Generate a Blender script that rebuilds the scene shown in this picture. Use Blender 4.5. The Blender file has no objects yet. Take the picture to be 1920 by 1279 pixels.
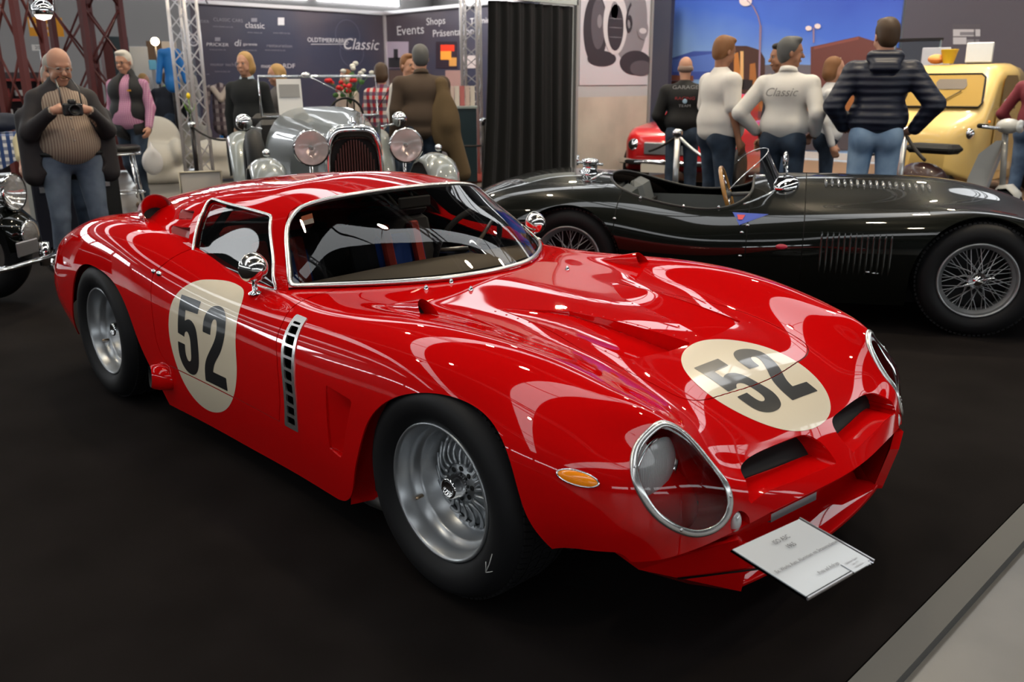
import bpy, math, random
import numpy as np
from mathutils import Vector, Matrix, Euler
from mathutils.bvhtree import BVHTree
random.seed(7)
rng = np.random.default_rng(7)
SC = bpy.context.scene
COL = SC.collection
PI = math.pi
# ---------------------------------------------------------------- camera, world, exposure
SC.view_settings.view_transform = 'Standard'
SC.view_settings.look = 'None'
SC.view_settings.gamma = 1.0
SC.view_settings.exposure = 0.0
SC.view_settings.use_curve_mapping = False
CAM = (1.77145, -2.27384, 1.44577)
YAW, PITCH, ROLL, FPX = 2.3672946, -0.2854483, -0.006014, 1639.06
def _camrot():
    cy, sy, cp, sp = math.cos(YAW), math.sin(YAW), math.cos(PITCH), math.sin(PITCH)
    f = Vector((cy*cp, sy*cp, sp)); r = Vector((sy, -cy, 0)); u = r.cross(f)
    cr, sr = math.cos(ROLL), math.sin(ROLL)
    r2 = cr*r + sr*u; u2 = -sr*r + cr*u
    m = Matrix((r2, u2, -f)).transposed()
    return m, r2, u2, f
_m, CR, CU, CF = _camrot()
cam_d = bpy.data.cameras.new('camera'); cam = bpy.data.objects.new('camera', cam_d); COL.objects.link(cam)
cam.matrix_world = Matrix.Translation(CAM) @ _m.to_4x4()
cam_d.sensor_width = 36.0; cam_d.lens = FPX/1920*36.0; cam_d.clip_start = 0.05; cam_d.clip_end = 200
cam_d.dof.use_dof = True; cam_d.dof.focus_distance = 2.9; cam_d.dof.aperture_fstop = 4.5
SC.camera = cam
W_ = bpy.data.worlds.new('hall_air'); SC.world = W_; W_.use_nodes = True
W_.node_tree.nodes['Background'].inputs[0].default_value = (0.9, 0.95, 1.0, 1)
W_.node_tree.nodes['Background'].inputs[1].default_value = 0.25
SC.cycles.use_denoising = True
SC.cycles.max_bounces = 8; SC.cycles.diffuse_bounces = 3; SC.cycles.glossy_bounces = 4
SC.cycles.transmission_bounces = 6; SC.cycles.transparent_max_bounces = 12
SC.cycles.sample_clamp_indirect = 6.0
SC.cycles.caustics_reflective = False; SC.cycles.caustics_refractive = False

def pray(px, py):
    """direction through a pixel of the 1920x1279 frame, used only to survey positions of real things"""
    return CF + CR*((px-960)/FPX) - CU*((py-639.5)/FPX)
def at_z(px, py, z=0.0):
    d = pray(px, py); t = (z-CAM[2])/d.z; return Vector(CAM)+d*t
def at_d(px, py, depth):
    return Vector(CAM)+pray(px, py)*depth

def area(name, loc, target, sx, sy, power, color=(1, 1, 1)):
    l = bpy.data.lights.new(name, 'AREA'); l.shape = 'RECTANGLE'; l.size = sx; l.size_y = sy
    l.energy = power; l.color = color
    o = bpy.data.objects.new(name, l); COL.objects.link(o); o.location = loc
    d = Vector(target)-Vector(loc); o.rotation_euler = d.to_track_quat('-Z', 'Y').to_euler()
    return o
# ---------------------------------------------------------------- materials
MATS = {}
def mat(name, col=(.5, .5, .5), rough=.5, metal=0., coat=0., trans=0., ior=1.45, emit=None, estr=0., bump=None, alpha=1., coatrough=.03, sheen=0., spec=None):
    if name in MATS: return MATS[name]
    m = bpy.data.materials.new(name); m.use_nodes = True; MATS[name] = m
    b = m.node_tree.nodes['Principled BSDF']; I = b.inputs
    I['Base Color'].default_value = (*col, 1); I['Roughness'].default_value = rough; I['Metallic'].default_value = metal
    I['Coat Weight'].default_value = coat; I['Coat Roughness'].default_value = coatrough
    I['Transmission Weight'].default_value = trans; I['IOR'].default_value = ior; I['Alpha'].default_value = alpha
    I['Sheen Weight'].default_value = sheen
    if spec is not None: I['Specular IOR Level'].default_value = spec
    if emit: I['Emission Color'].default_value = (*emit, 1); I['Emission Strength'].default_value = estr
    if bump:
        n = m.node_tree; t = n.nodes.new('ShaderNodeTexNoise'); t.inputs['Scale'].default_value = bump[0]; t.inputs['Detail'].default_value = 4
        tc = n.nodes.new('ShaderNodeTexCoord'); n.links.new(tc.outputs['Object'], t.inputs['Vector'])
        bp = n.nodes.new('ShaderNodeBump'); bp.inputs['Strength'].default_value = bump[1]; bp.inputs['Distance'].default_value = bump[2]
        n.links.new(t.outputs['Fac'], bp.inputs['Height']); n.links.new(bp.outputs['Normal'], I['Normal'])
    return m
def nodes(m): return m.node_tree.nodes, m.node_tree.links, m.node_tree.nodes['Principled BSDF']
def noise_color(m, scale, c1, c2, detail=3, lo=.35, hi=.65, coord='Object'):
    N, L, b = nodes(m)
    tc = N.new('ShaderNodeTexCoord'); t = N.new('ShaderNodeTexNoise'); t.inputs['Scale'].default_value = scale; t.inputs['Detail'].default_value = detail
    r = N.new('ShaderNodeValToRGB'); r.color_ramp.elements[0].position = lo; r.color_ramp.elements[1].position = hi
    r.color_ramp.elements[0].color = (*c1, 1); r.color_ramp.elements[1].color = (*c2, 1)
    L.new(tc.outputs[coord], t.inputs['Vector']); L.new(t.outputs['Fac'], r.inputs['Fac']); L.new(r.outputs['Color'], b.inputs['Base Color'])
    return m
def check_mat(name, cols, scale, rough=.8, axes=(0, 2)):
    """plaid / check / stripe cloth: cols = (base, stripe along first axis, stripe along second axis or None)"""
    m = mat(name, cols[0], rough); N, L, b = nodes(m)
    tc = N.new('ShaderNodeTexCoord'); sp = N.new('ShaderNodeSeparateXYZ'); L.new(tc.outputs['Object'], sp.inputs[0])
    prev = None
    rgb = N.new('ShaderNodeRGB'); rgb.outputs[0].default_value = (*cols[0], 1); prev = rgb.outputs[0]
    for k, ax in enumerate(axes):
        if cols[k+1] is None: continue
        mu = N.new('ShaderNodeMath'); mu.operation = 'MULTIPLY'; mu.inputs[1].default_value = scale if not isinstance(scale, (tuple, list)) else scale[k]
        L.new(sp.outputs[ax], mu.inputs[0])
        fr = N.new('ShaderNodeMath'); fr.operation = 'FRACT'; L.new(mu.outputs[0], fr.inputs[0])
        gt = N.new('ShaderNodeMath'); gt.operation = 'GREATER_THAN'; gt.inputs[1].default_value = .5; L.new(fr.outputs[0], gt.inputs[0])
        mx = N.new('ShaderNodeMixRGB'); mx.inputs[2].default_value = (*cols[k+1], 1)
        h = N.new('ShaderNodeMath'); h.operation = 'MULTIPLY'; h.inputs[1].default_value = .75 if k else 1.; L.new(gt.outputs[0], h.inputs[0])
        L.new(h.outputs[0], mx.inputs[0]); L.new(prev, mx.inputs[1]); prev = mx.outputs[0]
    L.new(prev, b.inputs['Base Color']); return m

RED = mat('red_car_paint', (.62, .0025, .003), .34, coat=1.0, coatrough=.02, spec=.0)
CREAM = mat('cream_roundel_paint', (.80, .70, .53), .3, coat=1.0, coatrough=.03)
BLACKP = mat('black_number_paint', (.012, .014, .016), .3, coat=1.0, coatrough=.05)
CHROME = mat('chrome', (.82, .82, .82), .06, metal=1)
STEEL = mat('brushed_steel', (.6, .6, .6), .3, metal=1)
ALU = mat('silver_alloy', (.43, .45, .47), .32, metal=.75)
TRIM = mat('satin_trim', (.72, .72, .71), .25, metal=.9)
RUBBER = mat('tyre_rubber', (.010, .010, .011), .55, spec=.3, bump=(60, .15, .002))
BLACK = mat('black_gap', (.006, .006, .006), .7)
DARK = mat('dark_underbody', (.012, .012, .013), .6)
GROOVE = mat('panel_gap_red', (.10, .001, .002), .5)
def glass(name, tint=(1, 1, 1), rough=0., refl=1.5):
    m = bpy.data.materials.new(name); m.use_nodes = True; MATS[name] = m
    N = m.node_tree.nodes; L = m.node_tree.links; N.remove(N['Principled BSDF']); o = N['Material Output']
    f = N.new('ShaderNodeFresnel'); f.inputs['IOR'].default_value = refl
    g = N.new('ShaderNodeBsdfGlossy'); g.inputs['Roughness'].default_value = rough
    t = N.new('ShaderNodeBsdfTransparent'); t.inputs['Color'].default_value = (*tint, 1)
    x = N.new('ShaderNodeMixShader'); L.new(f.outputs[0], x.inputs[0]); L.new(t.outputs[0], x.inputs[1]); L.new(g.outputs[0], x.inputs[2]); L.new(x.outputs[0], o.inputs[0])
    return m
GLASS = glass('windscreen_glass', (.86, .85, .82), refl=1.5)
CLEAR = glass('clear_cover', (.95, .95, .95), refl=1.5)

# ---------------------------------------------------------------- objects and tagging
def tag(o, label=None, cat=None, group=None, kind=None):
    if label: o['label'] = label
    if cat: o['category'] = cat
    if group: o['group'] = group
    if kind: o['kind'] = kind
    return o
def thing(name, label, cat, loc=(0, 0, 0), rotz=0., group=None, scale=1.):
    o = bpy.data.objects.new(name, None); COL.objects.link(o); o.location = loc; o.rotation_euler = (0, 0, rotz)
    o.empty_display_size = .1; o.scale = (scale,)*3
    return tag(o, label, cat, group)
def dup(root, loc=None, rotz=None, label=None, group=None):
    def cp(o, par):
        c = o.copy(); COL.objects.link(c); c.parent = par
        for ch in list(o.children): cp(ch, c)
        return c
    r = cp(root, None)
    if loc is not None: r.location = loc
    if rotz is not None: r.rotation_euler = (0, 0, rotz)
    return tag(r, label, None, group)
def mesh_obj(name, V, F, m, parent=None, smooth=True, N=None, loc=None, rotz=None, midx=None):
    me = bpy.data.meshes.new(name)
    V = np.asarray(V, dtype=float)
    if isinstance(F, np.ndarray): F = F.tolist()
    me.from_pydata(V.tolist(), [], F); me.update()
    if smooth: me.polygons.foreach_set('use_smooth', [True]*len(me.polygons))
    ms = m if isinstance(m, (list, tuple)) else [m]
    for x in ms: me.materials.append(x)
    if midx is not None: me.polygons.foreach_set('material_index', midx)
    if N is not None:
        me.normals_split_custom_set_from_vertices(np.asarray(N).tolist())
    o = bpy.data.objects.new(name, me); COL.objects.link(o)
    if parent: o.parent = parent
    if loc is not None: o.location = loc
    if rotz is not None: o.rotation_euler = (0, 0, rotz)
    return o

def own(o, par):
    """parent o to par, keeping its place in the world"""
    o.parent = par; q = par; chain = []
    while q: chain.append(q); q = q.parent
    M = Matrix.Identity(4)
    for q in reversed(chain): M = M @ Matrix.Translation(q.location) @ q.rotation_euler.to_matrix().to_4x4() @ Matrix.Diagonal((*q.scale, 1))
    L = Matrix.Translation(o.location) @ o.rotation_euler.to_matrix().to_4x4()
    L = M.inverted() @ L; o.location = L.to_translation(); o.rotation_euler = L.to_euler(); o.scale = L.to_scale()
    return o

class MB:
    """collects shapes into one mesh"""
    def __init__(s): s.V = []; s.F = []; s.S = []; s.M = []; s.mi = 0
    def add(s, V, F, smooth=False):
        b = len(s.V); s.V += [tuple(map(float, v)) for v in V]; s.F += [tuple(int(i)+b for i in f) for f in F]; s.S += [smooth]*len(F); s.M += [s.mi]*len(F); return s
    def box(s, c, d, rot=None, bev=0., taper=1.):
        x, y, z = [k/2 for k in d]
        if bev <= 0:
            V = [(a*x*(taper if w > 0 else 1), b*y*(taper if w > 0 else 1), w*z) for w in (-1, 1) for a, b in ((-1, -1), (1, -1), (1, 1), (-1, 1))]
            F = [(3, 2, 1, 0), (4, 5, 6, 7), (0, 1, 5, 4), (1, 2, 6, 5), (2, 3, 7, 6), (3, 0, 4, 7)]
        else:
            bm_V = []; e = min(bev, x*.95, y*.95, z*.95); F = []
            rings = [(-z, e), (-z+e, 0), (z-e, 0), (z, e)]
            for (zz, ins) in rings:
                X, Y = x-ins, y-ins; q = e if ins == 0 else e*.4
                for (a, b) in ((-X+q, -Y), (X-q, -Y), (X, -Y+q), (X, Y-q), (X-q, Y), (-X+q, Y), (-X, Y-q), (-X, -Y+q)): bm_V.append((a, b, zz))
            V = bm_V
            for r in range(3):
                for k in range(8): F.append((r*8+k, r*8+(k+1) % 8, (r+1)*8+(k+1) % 8, (r+1)*8+k))
            F.append(tuple(range(7, -1, -1))); F.append(tuple(range(24, 32)))
        V = np.array(V)
        if rot is not None:
            R = np.array(Euler(rot).to_matrix()); V = V@R.T
        return s.add(V+np.array(c), F)
    def ring_loft(s, rings, closed=True, cap=(False, False), smooth=True):
        n = len(rings[0]); V = [p for r in rings for p in r]; F = []
        for i in range(len(rings)-1):
            for k in range(n if closed else n-1):
                a, b = i*n+k, i*n+(k+1) % n; F.append((a, b, b+n, a+n))
        if cap[0]: F.append(tuple(range(n-1, -1, -1)))
        if cap[1]: F.append(tuple(range((len(rings)-1)*n, len(rings)*n)))
        return s.add(V, F, smooth)
    def tube(s, pts, r, n=8, cap=True, flat=None):
        P = [np.array(p, float) for p in pts]; rings = []
        rs = r if isinstance(r, (list, tuple, np.ndarray)) else [r]*len(P)
        up = None
        for i, p in enumerate(P):
            t = (P[min(i+1, len(P)-1)]-P[max(i-1, 0)]); t = t/(np.linalg.norm(t)+1e-12)
            if up is None:
                up = np.array([0, 0, 1.]) if abs(t[2]) < .9 else np.array([1., 0, 0])
            a = np.cross(t, up); a /= np.linalg.norm(a)+1e-12; b = np.cross(a, t); up = b
            k1, k2 = (1, 1) if flat is None else flat
            rings.append([p+rs[i]*(k1*math.cos(q)*a+k2*math.sin(q)*b) for q in np.linspace(0, 2*PI, n, endpoint=False)])
        return s.ring_loft(rings, True, (cap, cap))
    def cyl(s, a, b, r, n=16, r2=None, cap=True):
        return s.tube([a, b], [r, r if r2 is None else r2], n, cap)
    def lathe(s, prof, c=(0, 0, 0), axis='z', n=32, smooth=True):
        """prof: list of (r, h) along the axis"""
        rings = []
        for (r, h) in prof:
            ring = []
            for q in np.linspace(0, 2*PI, n, endpoint=False):
                u, v = r*math.cos(q), r*math.sin(q)
                p = {'z': (u, v, h), 'y': (v, h, u), 'x': (h, u, v)}[axis]
                ring.append((p[0]+c[0], p[1]+c[1], p[2]+c[2]))
            rings.append(ring)
        return s.ring_loft(rings, True, (False, False), smooth)
    def sphere(s, c, r, n=16, m=10, sc=(1, 1, 1), zlo=-1., zhi=1.):
        rings = []
        for a in np.linspace(math.asin(zlo), math.asin(zhi), m):
            rings.append([(c[0]+sc[0]*r*math.cos(a)*math.cos(q), c[1]+sc[1]*r*math.cos(a)*math.sin(q), c[2]+sc[2]*r*math.sin(a)) for q in np.linspace(0, 2*PI, n, endpoint=False)])
        return s.ring_loft(rings)
    def quad(s, a, b, c, d): return s.add([a, b, c, d], [(0, 1, 2, 3)])
    def prism(s, poly, h0, h1, plane='xy'):
        """extrude polygon; plane names the two axes the polygon lies in"""
        n = len(poly)
        def P(u, v, h): return {'xy': (u, v, h), 'xz': (u, h, v), 'yz': (h, u, v)}[plane]
        V = [P(u, v, h0) for u, v in poly]+[P(u, v, h1) for u, v in poly]
        F = [tuple(range(n-1, -1, -1)), tuple(range(n, 2*n))]+[(k, (k+1) % n, n+(k+1) % n, n+k) for k in range(n)]
        return s.add(V, F)
    def xform(s, M, start=0):
        M = np.array(M); V = np.array(s.V[start:]); V = V@M[:3, :3].T+M[:3, 3]; s.V[start:] = [tuple(v) for v in V]; return s
    def build(s, name, m, parent=None, loc=None, rotz=None, auto=True):
        me = bpy.data.meshes.new(name); me.from_pydata(s.V, [], s.F)
        ms = m if isinstance(m, (list, tuple)) else [m]
        for x in ms: me.materials.append(x)
        me.polygons.foreach_set('use_smooth', s.S)
        if len(ms) > 1: me.polygons.foreach_set('material_index', s.M)
        me.update()
        o = bpy.data.objects.new(name, me); COL.objects.link(o)
        if parent: o.parent = parent
        if loc is not None: o.location = loc
        if rotz is not None: o.rotation_euler = (0, 0, rotz)
        return o

# ---------------------------------------------------------------- smooth spline surfaces
def spl(t, s, d=0):
    """matrix evaluating the natural cubic spline through knots t at s (or its derivative)"""
    t = np.asarray(t, float); s = np.atleast_1d(np.asarray(s, float)); n = len(t); h = np.diff(t)
    A = np.zeros((n, n)); B = np.zeros((n, n)); A[0, 0] = A[-1, -1] = 1
    for i in range(1, n-1):
        A[i, i-1] = h[i-1]; A[i, i] = 2*(h[i-1]+h[i]); A[i, i+1] = h[i]
        B[i, i-1] = 6/h[i-1]; B[i, i] = -6/h[i-1]-6/h[i]; B[i, i+1] = 6/h[i]
    M = np.linalg.solve(A, B); I = np.eye(n)
    k = np.clip(np.searchsorted(t, s, side='right')-1, 0, n-2); hh = h[k][:, None]
    a = (t[k+1]-s)[:, None]/hh; b = (s-t[k])[:, None]/hh
    if d == 0: return a*I[k]+b*I[k+1]+((a**3-a)*M[k]+(b**3-b)*M[k+1])*hh**2/6
    return (I[k+1]-I[k])/hh+(-(3*a**2-1)*M[k]+(3*b**2-1)*M[k+1])*hh/6
def curve(pts, n, closed=False):
    P = np.array(pts, float)
    if closed: P = np.vstack([P[-3:], P, P[:4]])
    t = np.r_[0, np.cumsum(np.linalg.norm(np.diff(P, axis=0), axis=1)**.75)]
    s = np.linspace(t[3], t[-4], n+1)[:-1] if closed else np.linspace(t[0], t[-1], n)
    return spl(t, s)@P
class Surf:
    def __init__(s, P, mirror=True):
        """P[i][j] = (x,y,z) on one half, last j on the centre line; mirrored to the other half"""
        P = np.array(P, float)
        if mirror:
            Q = P[:, :-1][:, ::-1].copy(); Q[:, :, 1] *= -1; P = np.concatenate([P, Q], 1)
        s.P = P
        s.tu = np.r_[0, np.cumsum(np.linalg.norm(np.diff(P, axis=0), axis=2).mean(1))]
        s.tv = np.r_[0, np.cumsum(np.linalg.norm(np.diff(P, axis=1), axis=2).mean(0))]
        if mirror:
            h = (s.tv[-1]-s.tv[::-1]+s.tv)/2; s.tv = h
    def ev(s, u, v, du=0, dv=0):
        return np.einsum('ai,ijk,bj->abk', spl(s.tu, u, du), s.P, spl(s.tv, v, dv))
    def mesh(s, nu, nv, u0=0., u1=1., v0=0., v1=1.):
        u = np.linspace(s.tu[-1]*u0, s.tu[-1]*u1, nu); v = np.linspace(s.tv[-1]*v0, s.tv[-1]*v1, nv)
        X = s.ev(u, v).reshape(-1, 3)
        N = np.cross(s.ev(u, v, 0, 1), s.ev(u, v, 1, 0)).reshape(-1, 3); N /= np.linalg.norm(N, axis=1)[:, None]+1e-12
        i, j = np.meshgrid(np.arange(nu-1), np.arange(nv-1), indexing='ij'); a = (i*nv+j).ravel()
        T = np.concatenate([np.stack([a, a+nv+1, a+nv], 1), np.stack([a, a+1, a+nv+1], 1)])
        U, VV = np.meshgrid(u, v, indexing='ij')
        return TM(X, N, T, np.stack([U.ravel(), VV.ravel()], 1))
class TM:
    """triangle mesh with exact normals that can be cut along the zero line of any field"""
    def __init__(s, X, N, T, A=None): s.X, s.N, s.T, s.A = X, N, T, (np.zeros((len(X), 1)) if A is None else A)
    def clean(s):
        used, inv = np.unique(s.T, return_inverse=True); return TM(s.X[used], s.N[used], inv.reshape(-1, 3), s.A[used])
    def cut(s, f):
        """-> (part where f<0, part where f>=0)"""
        fv = f(s.X, s.A) if callable(f) else f
        fv = np.where(np.abs(fv) < 1e-7, 1e-7, fv)
        sg = fv[s.T] < 0; c = sg.sum(1)
        neg = [s.T[c == 3]]; pos = [s.T[c == 0]]
        mix = s.T[(c == 1) | (c == 2)]; cm = sg[(c == 1) | (c == 2)]
        if len(mix) == 0: return TM(s.X, s.N, neg[0], s.A).clean() if len(neg[0]) else None, TM(s.X, s.N, pos[0], s.A).clean() if len(pos[0]) else None
        # rotate so that vertex 0 is the odd one
        lone_neg = cm.sum(1) == 1
        odd = np.where(lone_neg, cm.argmax(1), (~cm).argmax(1)); r = np.arange(len(mix))
        a, b, d = mix[r, odd], mix[r, (odd+1) % 3], mix[r, (odd+2) % 3]
        E = np.concatenate([np.sort(np.stack([a, b], 1), 1), np.sort(np.stack([a, d], 1), 1)])
        Eu, inv = np.unique(E, axis=0, return_inverse=True); inv = inv.ravel()
        f0, f1 = fv[Eu[:, 0]], fv[Eu[:, 1]]; t = (f0/(f0-f1))[:, None]
        X = s.X[Eu[:, 0]]*(1-t)+s.X[Eu[:, 1]]*t; N = s.N[Eu[:, 0]]*(1-t)+s.N[Eu[:, 1]]*t; N /= np.linalg.norm(N, axis=1)[:, None]+1e-12
        A = s.A[Eu[:, 0]]*(1-t)+s.A[Eu[:, 1]]*t; base = len(s.X)
        p, q = base+inv[:len(a)], base+inv[len(a):]
        t1 = np.stack([a, p, q], 1); t2 = np.concatenate([np.stack([p, b, d], 1), np.stack([p, d, q], 1)]); ln2 = np.concatenate([lone_neg, lone_neg])
        neg += [t1[lone_neg], t2[~ln2]]; pos += [t1[~lone_neg], t2[ln2]]
        XX, NN, AA = np.vstack([s.X, X]), np.vstack([s.N, N]), np.vstack([s.A, A])
        g = lambda L: (TM(XX, NN, np.concatenate(L), AA).clean() if sum(map(len, L)) else None)
        return g(neg), g(pos)
    def join(s, o):
        return s if o is None else TM(np.vstack([s.X, o.X]), np.vstack([s.N, o.N]), np.vstack([s.T, o.T+len(s.X)]), np.vstack([s.A, o.A]))
    def weld(s):
        k = np.round(s.X*1e6).astype(np.int64); _, idx, inv = np.unique(k, axis=0, return_index=True, return_inverse=True); inv = inv.ravel()
        T = inv[s.T]; T = T[(T[:, 0] != T[:, 1]) & (T[:, 1] != T[:, 2]) & (T[:, 0] != T[:, 2])]
        return TM(s.X[idx], s.N[idx], T, s.A[idx])
    def offset(s, d): return TM(s.X+s.N*d, s.N, s.T, s.A)
    def thick(s, d):
        """shell of thickness d below the surface, with rims"""
        s = s.weld(); n = len(s.X)
        E = np.concatenate([s.T[:, [0, 1]], s.T[:, [1, 2]], s.T[:, [2, 0]]]); key = np.sort(E, 1)
        _, inv, cnt = np.unique(key, axis=0, return_inverse=True, return_counts=True); B = E[cnt[inv.ravel()] == 1]
        X = np.vstack([s.X, s.X-s.N*d]); T = [s.T.tolist(), (s.T[:, ::-1]+n).tolist(), np.stack([B[:, 1], B[:, 0], B[:, 0]+n, B[:, 1]+n], 1).tolist()]
        return X, T[0]+T[1]+T[2], n, len(s.T), np.vstack([s.N, -s.N])
    def obj(s, name, m, parent=None, thick=0.):
        if thick:
            X, F, n, nt, NN = s.thick(thick)
            me = bpy.data.meshes.new(name); me.from_pydata(X.tolist(), [], F); me.materials.append(m)
            me.polygons.foreach_set('use_smooth', [i < 2*nt for i in range(len(F))]); me.update()
            # exact normals on both faces, flat rims
            ln = np.zeros((len(me.loops), 3)); li = np.zeros(len(me.loops), int); me.loops.foreach_get('vertex_index', li)
            ln[:] = NN[li]; pn = np.zeros(len(me.polygons)*3); me.polygons.foreach_get('normal', pn); pn = pn.reshape(-1, 3)
            k0 = 2*nt*3; ln[k0:] = np.repeat(pn[2*nt:], 4, axis=0)
            me.normals_split_custom_set(ln.tolist())
            o = bpy.data.objects.new(name, me); COL.objects.link(o); o.parent = parent; return o
        return mesh_obj(name, s.X, s.T, m, parent, True, s.N)
def seg_dist(P, poly, closed=True):
    """signed distance (negative inside) of 2D points to polygon"""
    poly = np.array(poly, float); n = len(poly); d = np.full(len(P), 1e9); ins = np.zeros(len(P), bool)
    for i in range(n if closed else n-1):
        a, b = poly[i], poly[(i+1) % n]; ab = b-a; t = np.clip(((P-a)@ab)/(ab@ab), 0, 1)
        d = np.minimum(d, np.linalg.norm(P-a-t[:, None]*ab, axis=1))
        if closed:
            c = (a[1] > P[:, 1]) != (b[1] > P[:, 1])
            with np.errstate(divide='ignore', invalid='ignore'): x = (b[0]-a[0])*(P[:, 1]-a[1])/(b[1]-a[1])+a[0]
            ins ^= c & (P[:, 0] < x)
    return np.where(ins, -d, d) if closed else d
def poly_f(poly, axes=(0, 2), extra=None):
    def f(X, A):
        d = seg_dist(X[:, axes], poly)
        if extra is not None: d = np.maximum(d, extra(X, A))
        return d
    return f
def bezier_text(txt, size, font=None, ext=0.0, align='CENTER'):
    c = bpy.data.curves.new('lettering', 'FONT'); c.body = txt; c.size = size; c.align_x = align; c.align_y = 'CENTER'; c.extrude = ext; c.resolution_u = 3
    o = bpy.data.objects.new('lettering', c); COL.objects.link(o)
    dg = bpy.context.evaluated_depsgraph_get(); me = bpy.data.meshes.new_from_object(o.evaluated_get(dg))
    bpy.data.objects.remove(o); bpy.data.curves.remove(c)
    return me
def text(name, txt, size, m, parent, origin, xdir, ydir, align='CENTER', sx=1., shear=0., weld=0.0):
    """flat printed lettering lying on a surface (origin, reading direction, up direction)"""
    me = bezier_text(txt, size, align=align); x = Vector(xdir).normalized(); y = Vector(ydir).normalized(); z = x.cross(y)
    M = Matrix((x, y, z)).transposed().to_4x4(); M = Matrix.Translation(origin) @ M @ Matrix(((sx, shear, 0, 0), (0, 1, 0, 0), (0, 0, 1, 0), (0, 0, 0, 1)))
    me.transform(M); me.materials.clear(); me.materials.append(m)
    o = bpy.data.objects.new(name, me); COL.objects.link(o)
    if parent: o.parent = parent
    return o
# ================================================================ the hall
def struct(o, name=None):
    o['kind'] = 'structure'; return o
X0, X1, Y0, Y1, HZ = -42., 14., -24., 34., 9.5
CONC = noise_color(mat('grey_concrete_floor', (.33, .31, .28), .28, spec=.4), 1.2, (.135, .128, .12), (.225, .213, .198), detail=6)
WALLM = mat('hall_wall_grey', (.26, .24, .235), .8); WALLD = mat('hall_wall_dark', (.05, .05, .055), .8); CEILM = mat('hall_ceiling_dark', (.025, .025, .028), .8)
def emit(name, c, s):
    m = mat(name, (0, 0, 0), .5, emit=c, estr=s); return m
SKY = emit('daylight_glazing', (.92, .97, 1.), 13.0)
FLOOR = MB().box(((X0+X1)/2, (Y0+Y1)/2, -.08), (X1-X0, Y1-Y0, .1)).build('floor', CONC); struct(FLOOR)
struct(MB().box(((X0+X1)/2, (Y0+Y1)/2, HZ+.1), (X1-X0, Y1-Y0, .2)).build('ceiling', CEILM))
for n, c, d in (('wall_west', (X0-.1, (Y0+Y1)/2, HZ/2), (.2, Y1-Y0, HZ)), ('wall_east', (X1+.1, (Y0+Y1)/2, HZ/2), (.2, Y1-Y0, HZ)),
                ('wall_south', ((X0+X1)/2, Y0-.1, HZ/2), (X1-X0, .2, HZ)), ('wall_north', ((X0+X1)/2, Y1+.1, HZ/2), (X1-X0, .2, HZ))):
    struct(MB().box(c, d).build(n, WALLD if n in ('wall_south', 'wall_east') else WALLM))
wn = 0
def window(c, d, m=SKY):
    global wn
    wn += 1; o = struct(MB().box(c, d).build('window_%d' % wn, m)); return o
FRAME = mat('window_mullion', (.12, .12, .12), .5)
# high glazing on the west and south walls, with mullions
for k in range(9):
    yc = -21+k*6.2
    w = window((X0+.06, yc, 7.2), (.06, 5.6, 2.6)); 
    mb = MB(); [mb.box((X0+.11, yc-2.8+j*.93, 7.2), (.05, .10, 2.6)) for j in range(7)]; mb.box((X0+.11, yc, 7.2), (.05, 5.6, .1)); mb.build('mullions', FRAME).parent = w
for k in range(8):
    xc = -38+k*6.4
    w = window((xc, Y0+.06, 5.6), (5.8, .06, .55))
    mb = MB(); [mb.box((xc-2.9+j*.725, Y0+.11, 5.6), (.09, .05, .55)) for j in range(9)]; mb.box((xc, Y0+.11, 5.6), (5.8, .05, .04)); mb.build('mullions', FRAME).parent = w
for k in range(7): window((-36+k*7.0, Y1-.06, 7.2), (6.0, .06, 2.4))
for k in range(6): window((X1-.06, -18+k*6.5, 3.6), (.06, 5.6, 1.6), emit('added_east_glazing', (.92, .97, 1.), 4.0))  # added east windows, out of view, to light the nose and headlamp lenses
# skylight strips in the ceiling
for k, x in enumerate((-34, -26, -18, -10, -2.5, 5)):
    w = window((x, 5, HZ-.03), (1.5, 50, .05), emit('skylight', (.95, .98, 1.), 3.2))
    mb = MB(); [mb.box((x, -20+j*5.0, HZ-.07), (1.5, .12, .04)) for j in range(11)]; mb.build('skylight_bars', FRAME).parent = w
# ceiling trusses
mb = MB()
for y in (-12, -4, 4, 12, 20, 28):
    for z in (8.4, 9.1): mb.box((-14, y, z), (54, .12, .12))
    for j in range(44):
        x = -40+j*1.2; mb.tube([(x, y, 8.4), (x+.6, y, 9.1), (x+1.2, y, 8.4)], .04, 5)
TRUS = struct(mb.build('trim_1', mat('pale_steel_truss', (.5, .5, .5), .5)))
TRUS['label'] = 'pale steel roof trusses'
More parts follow.
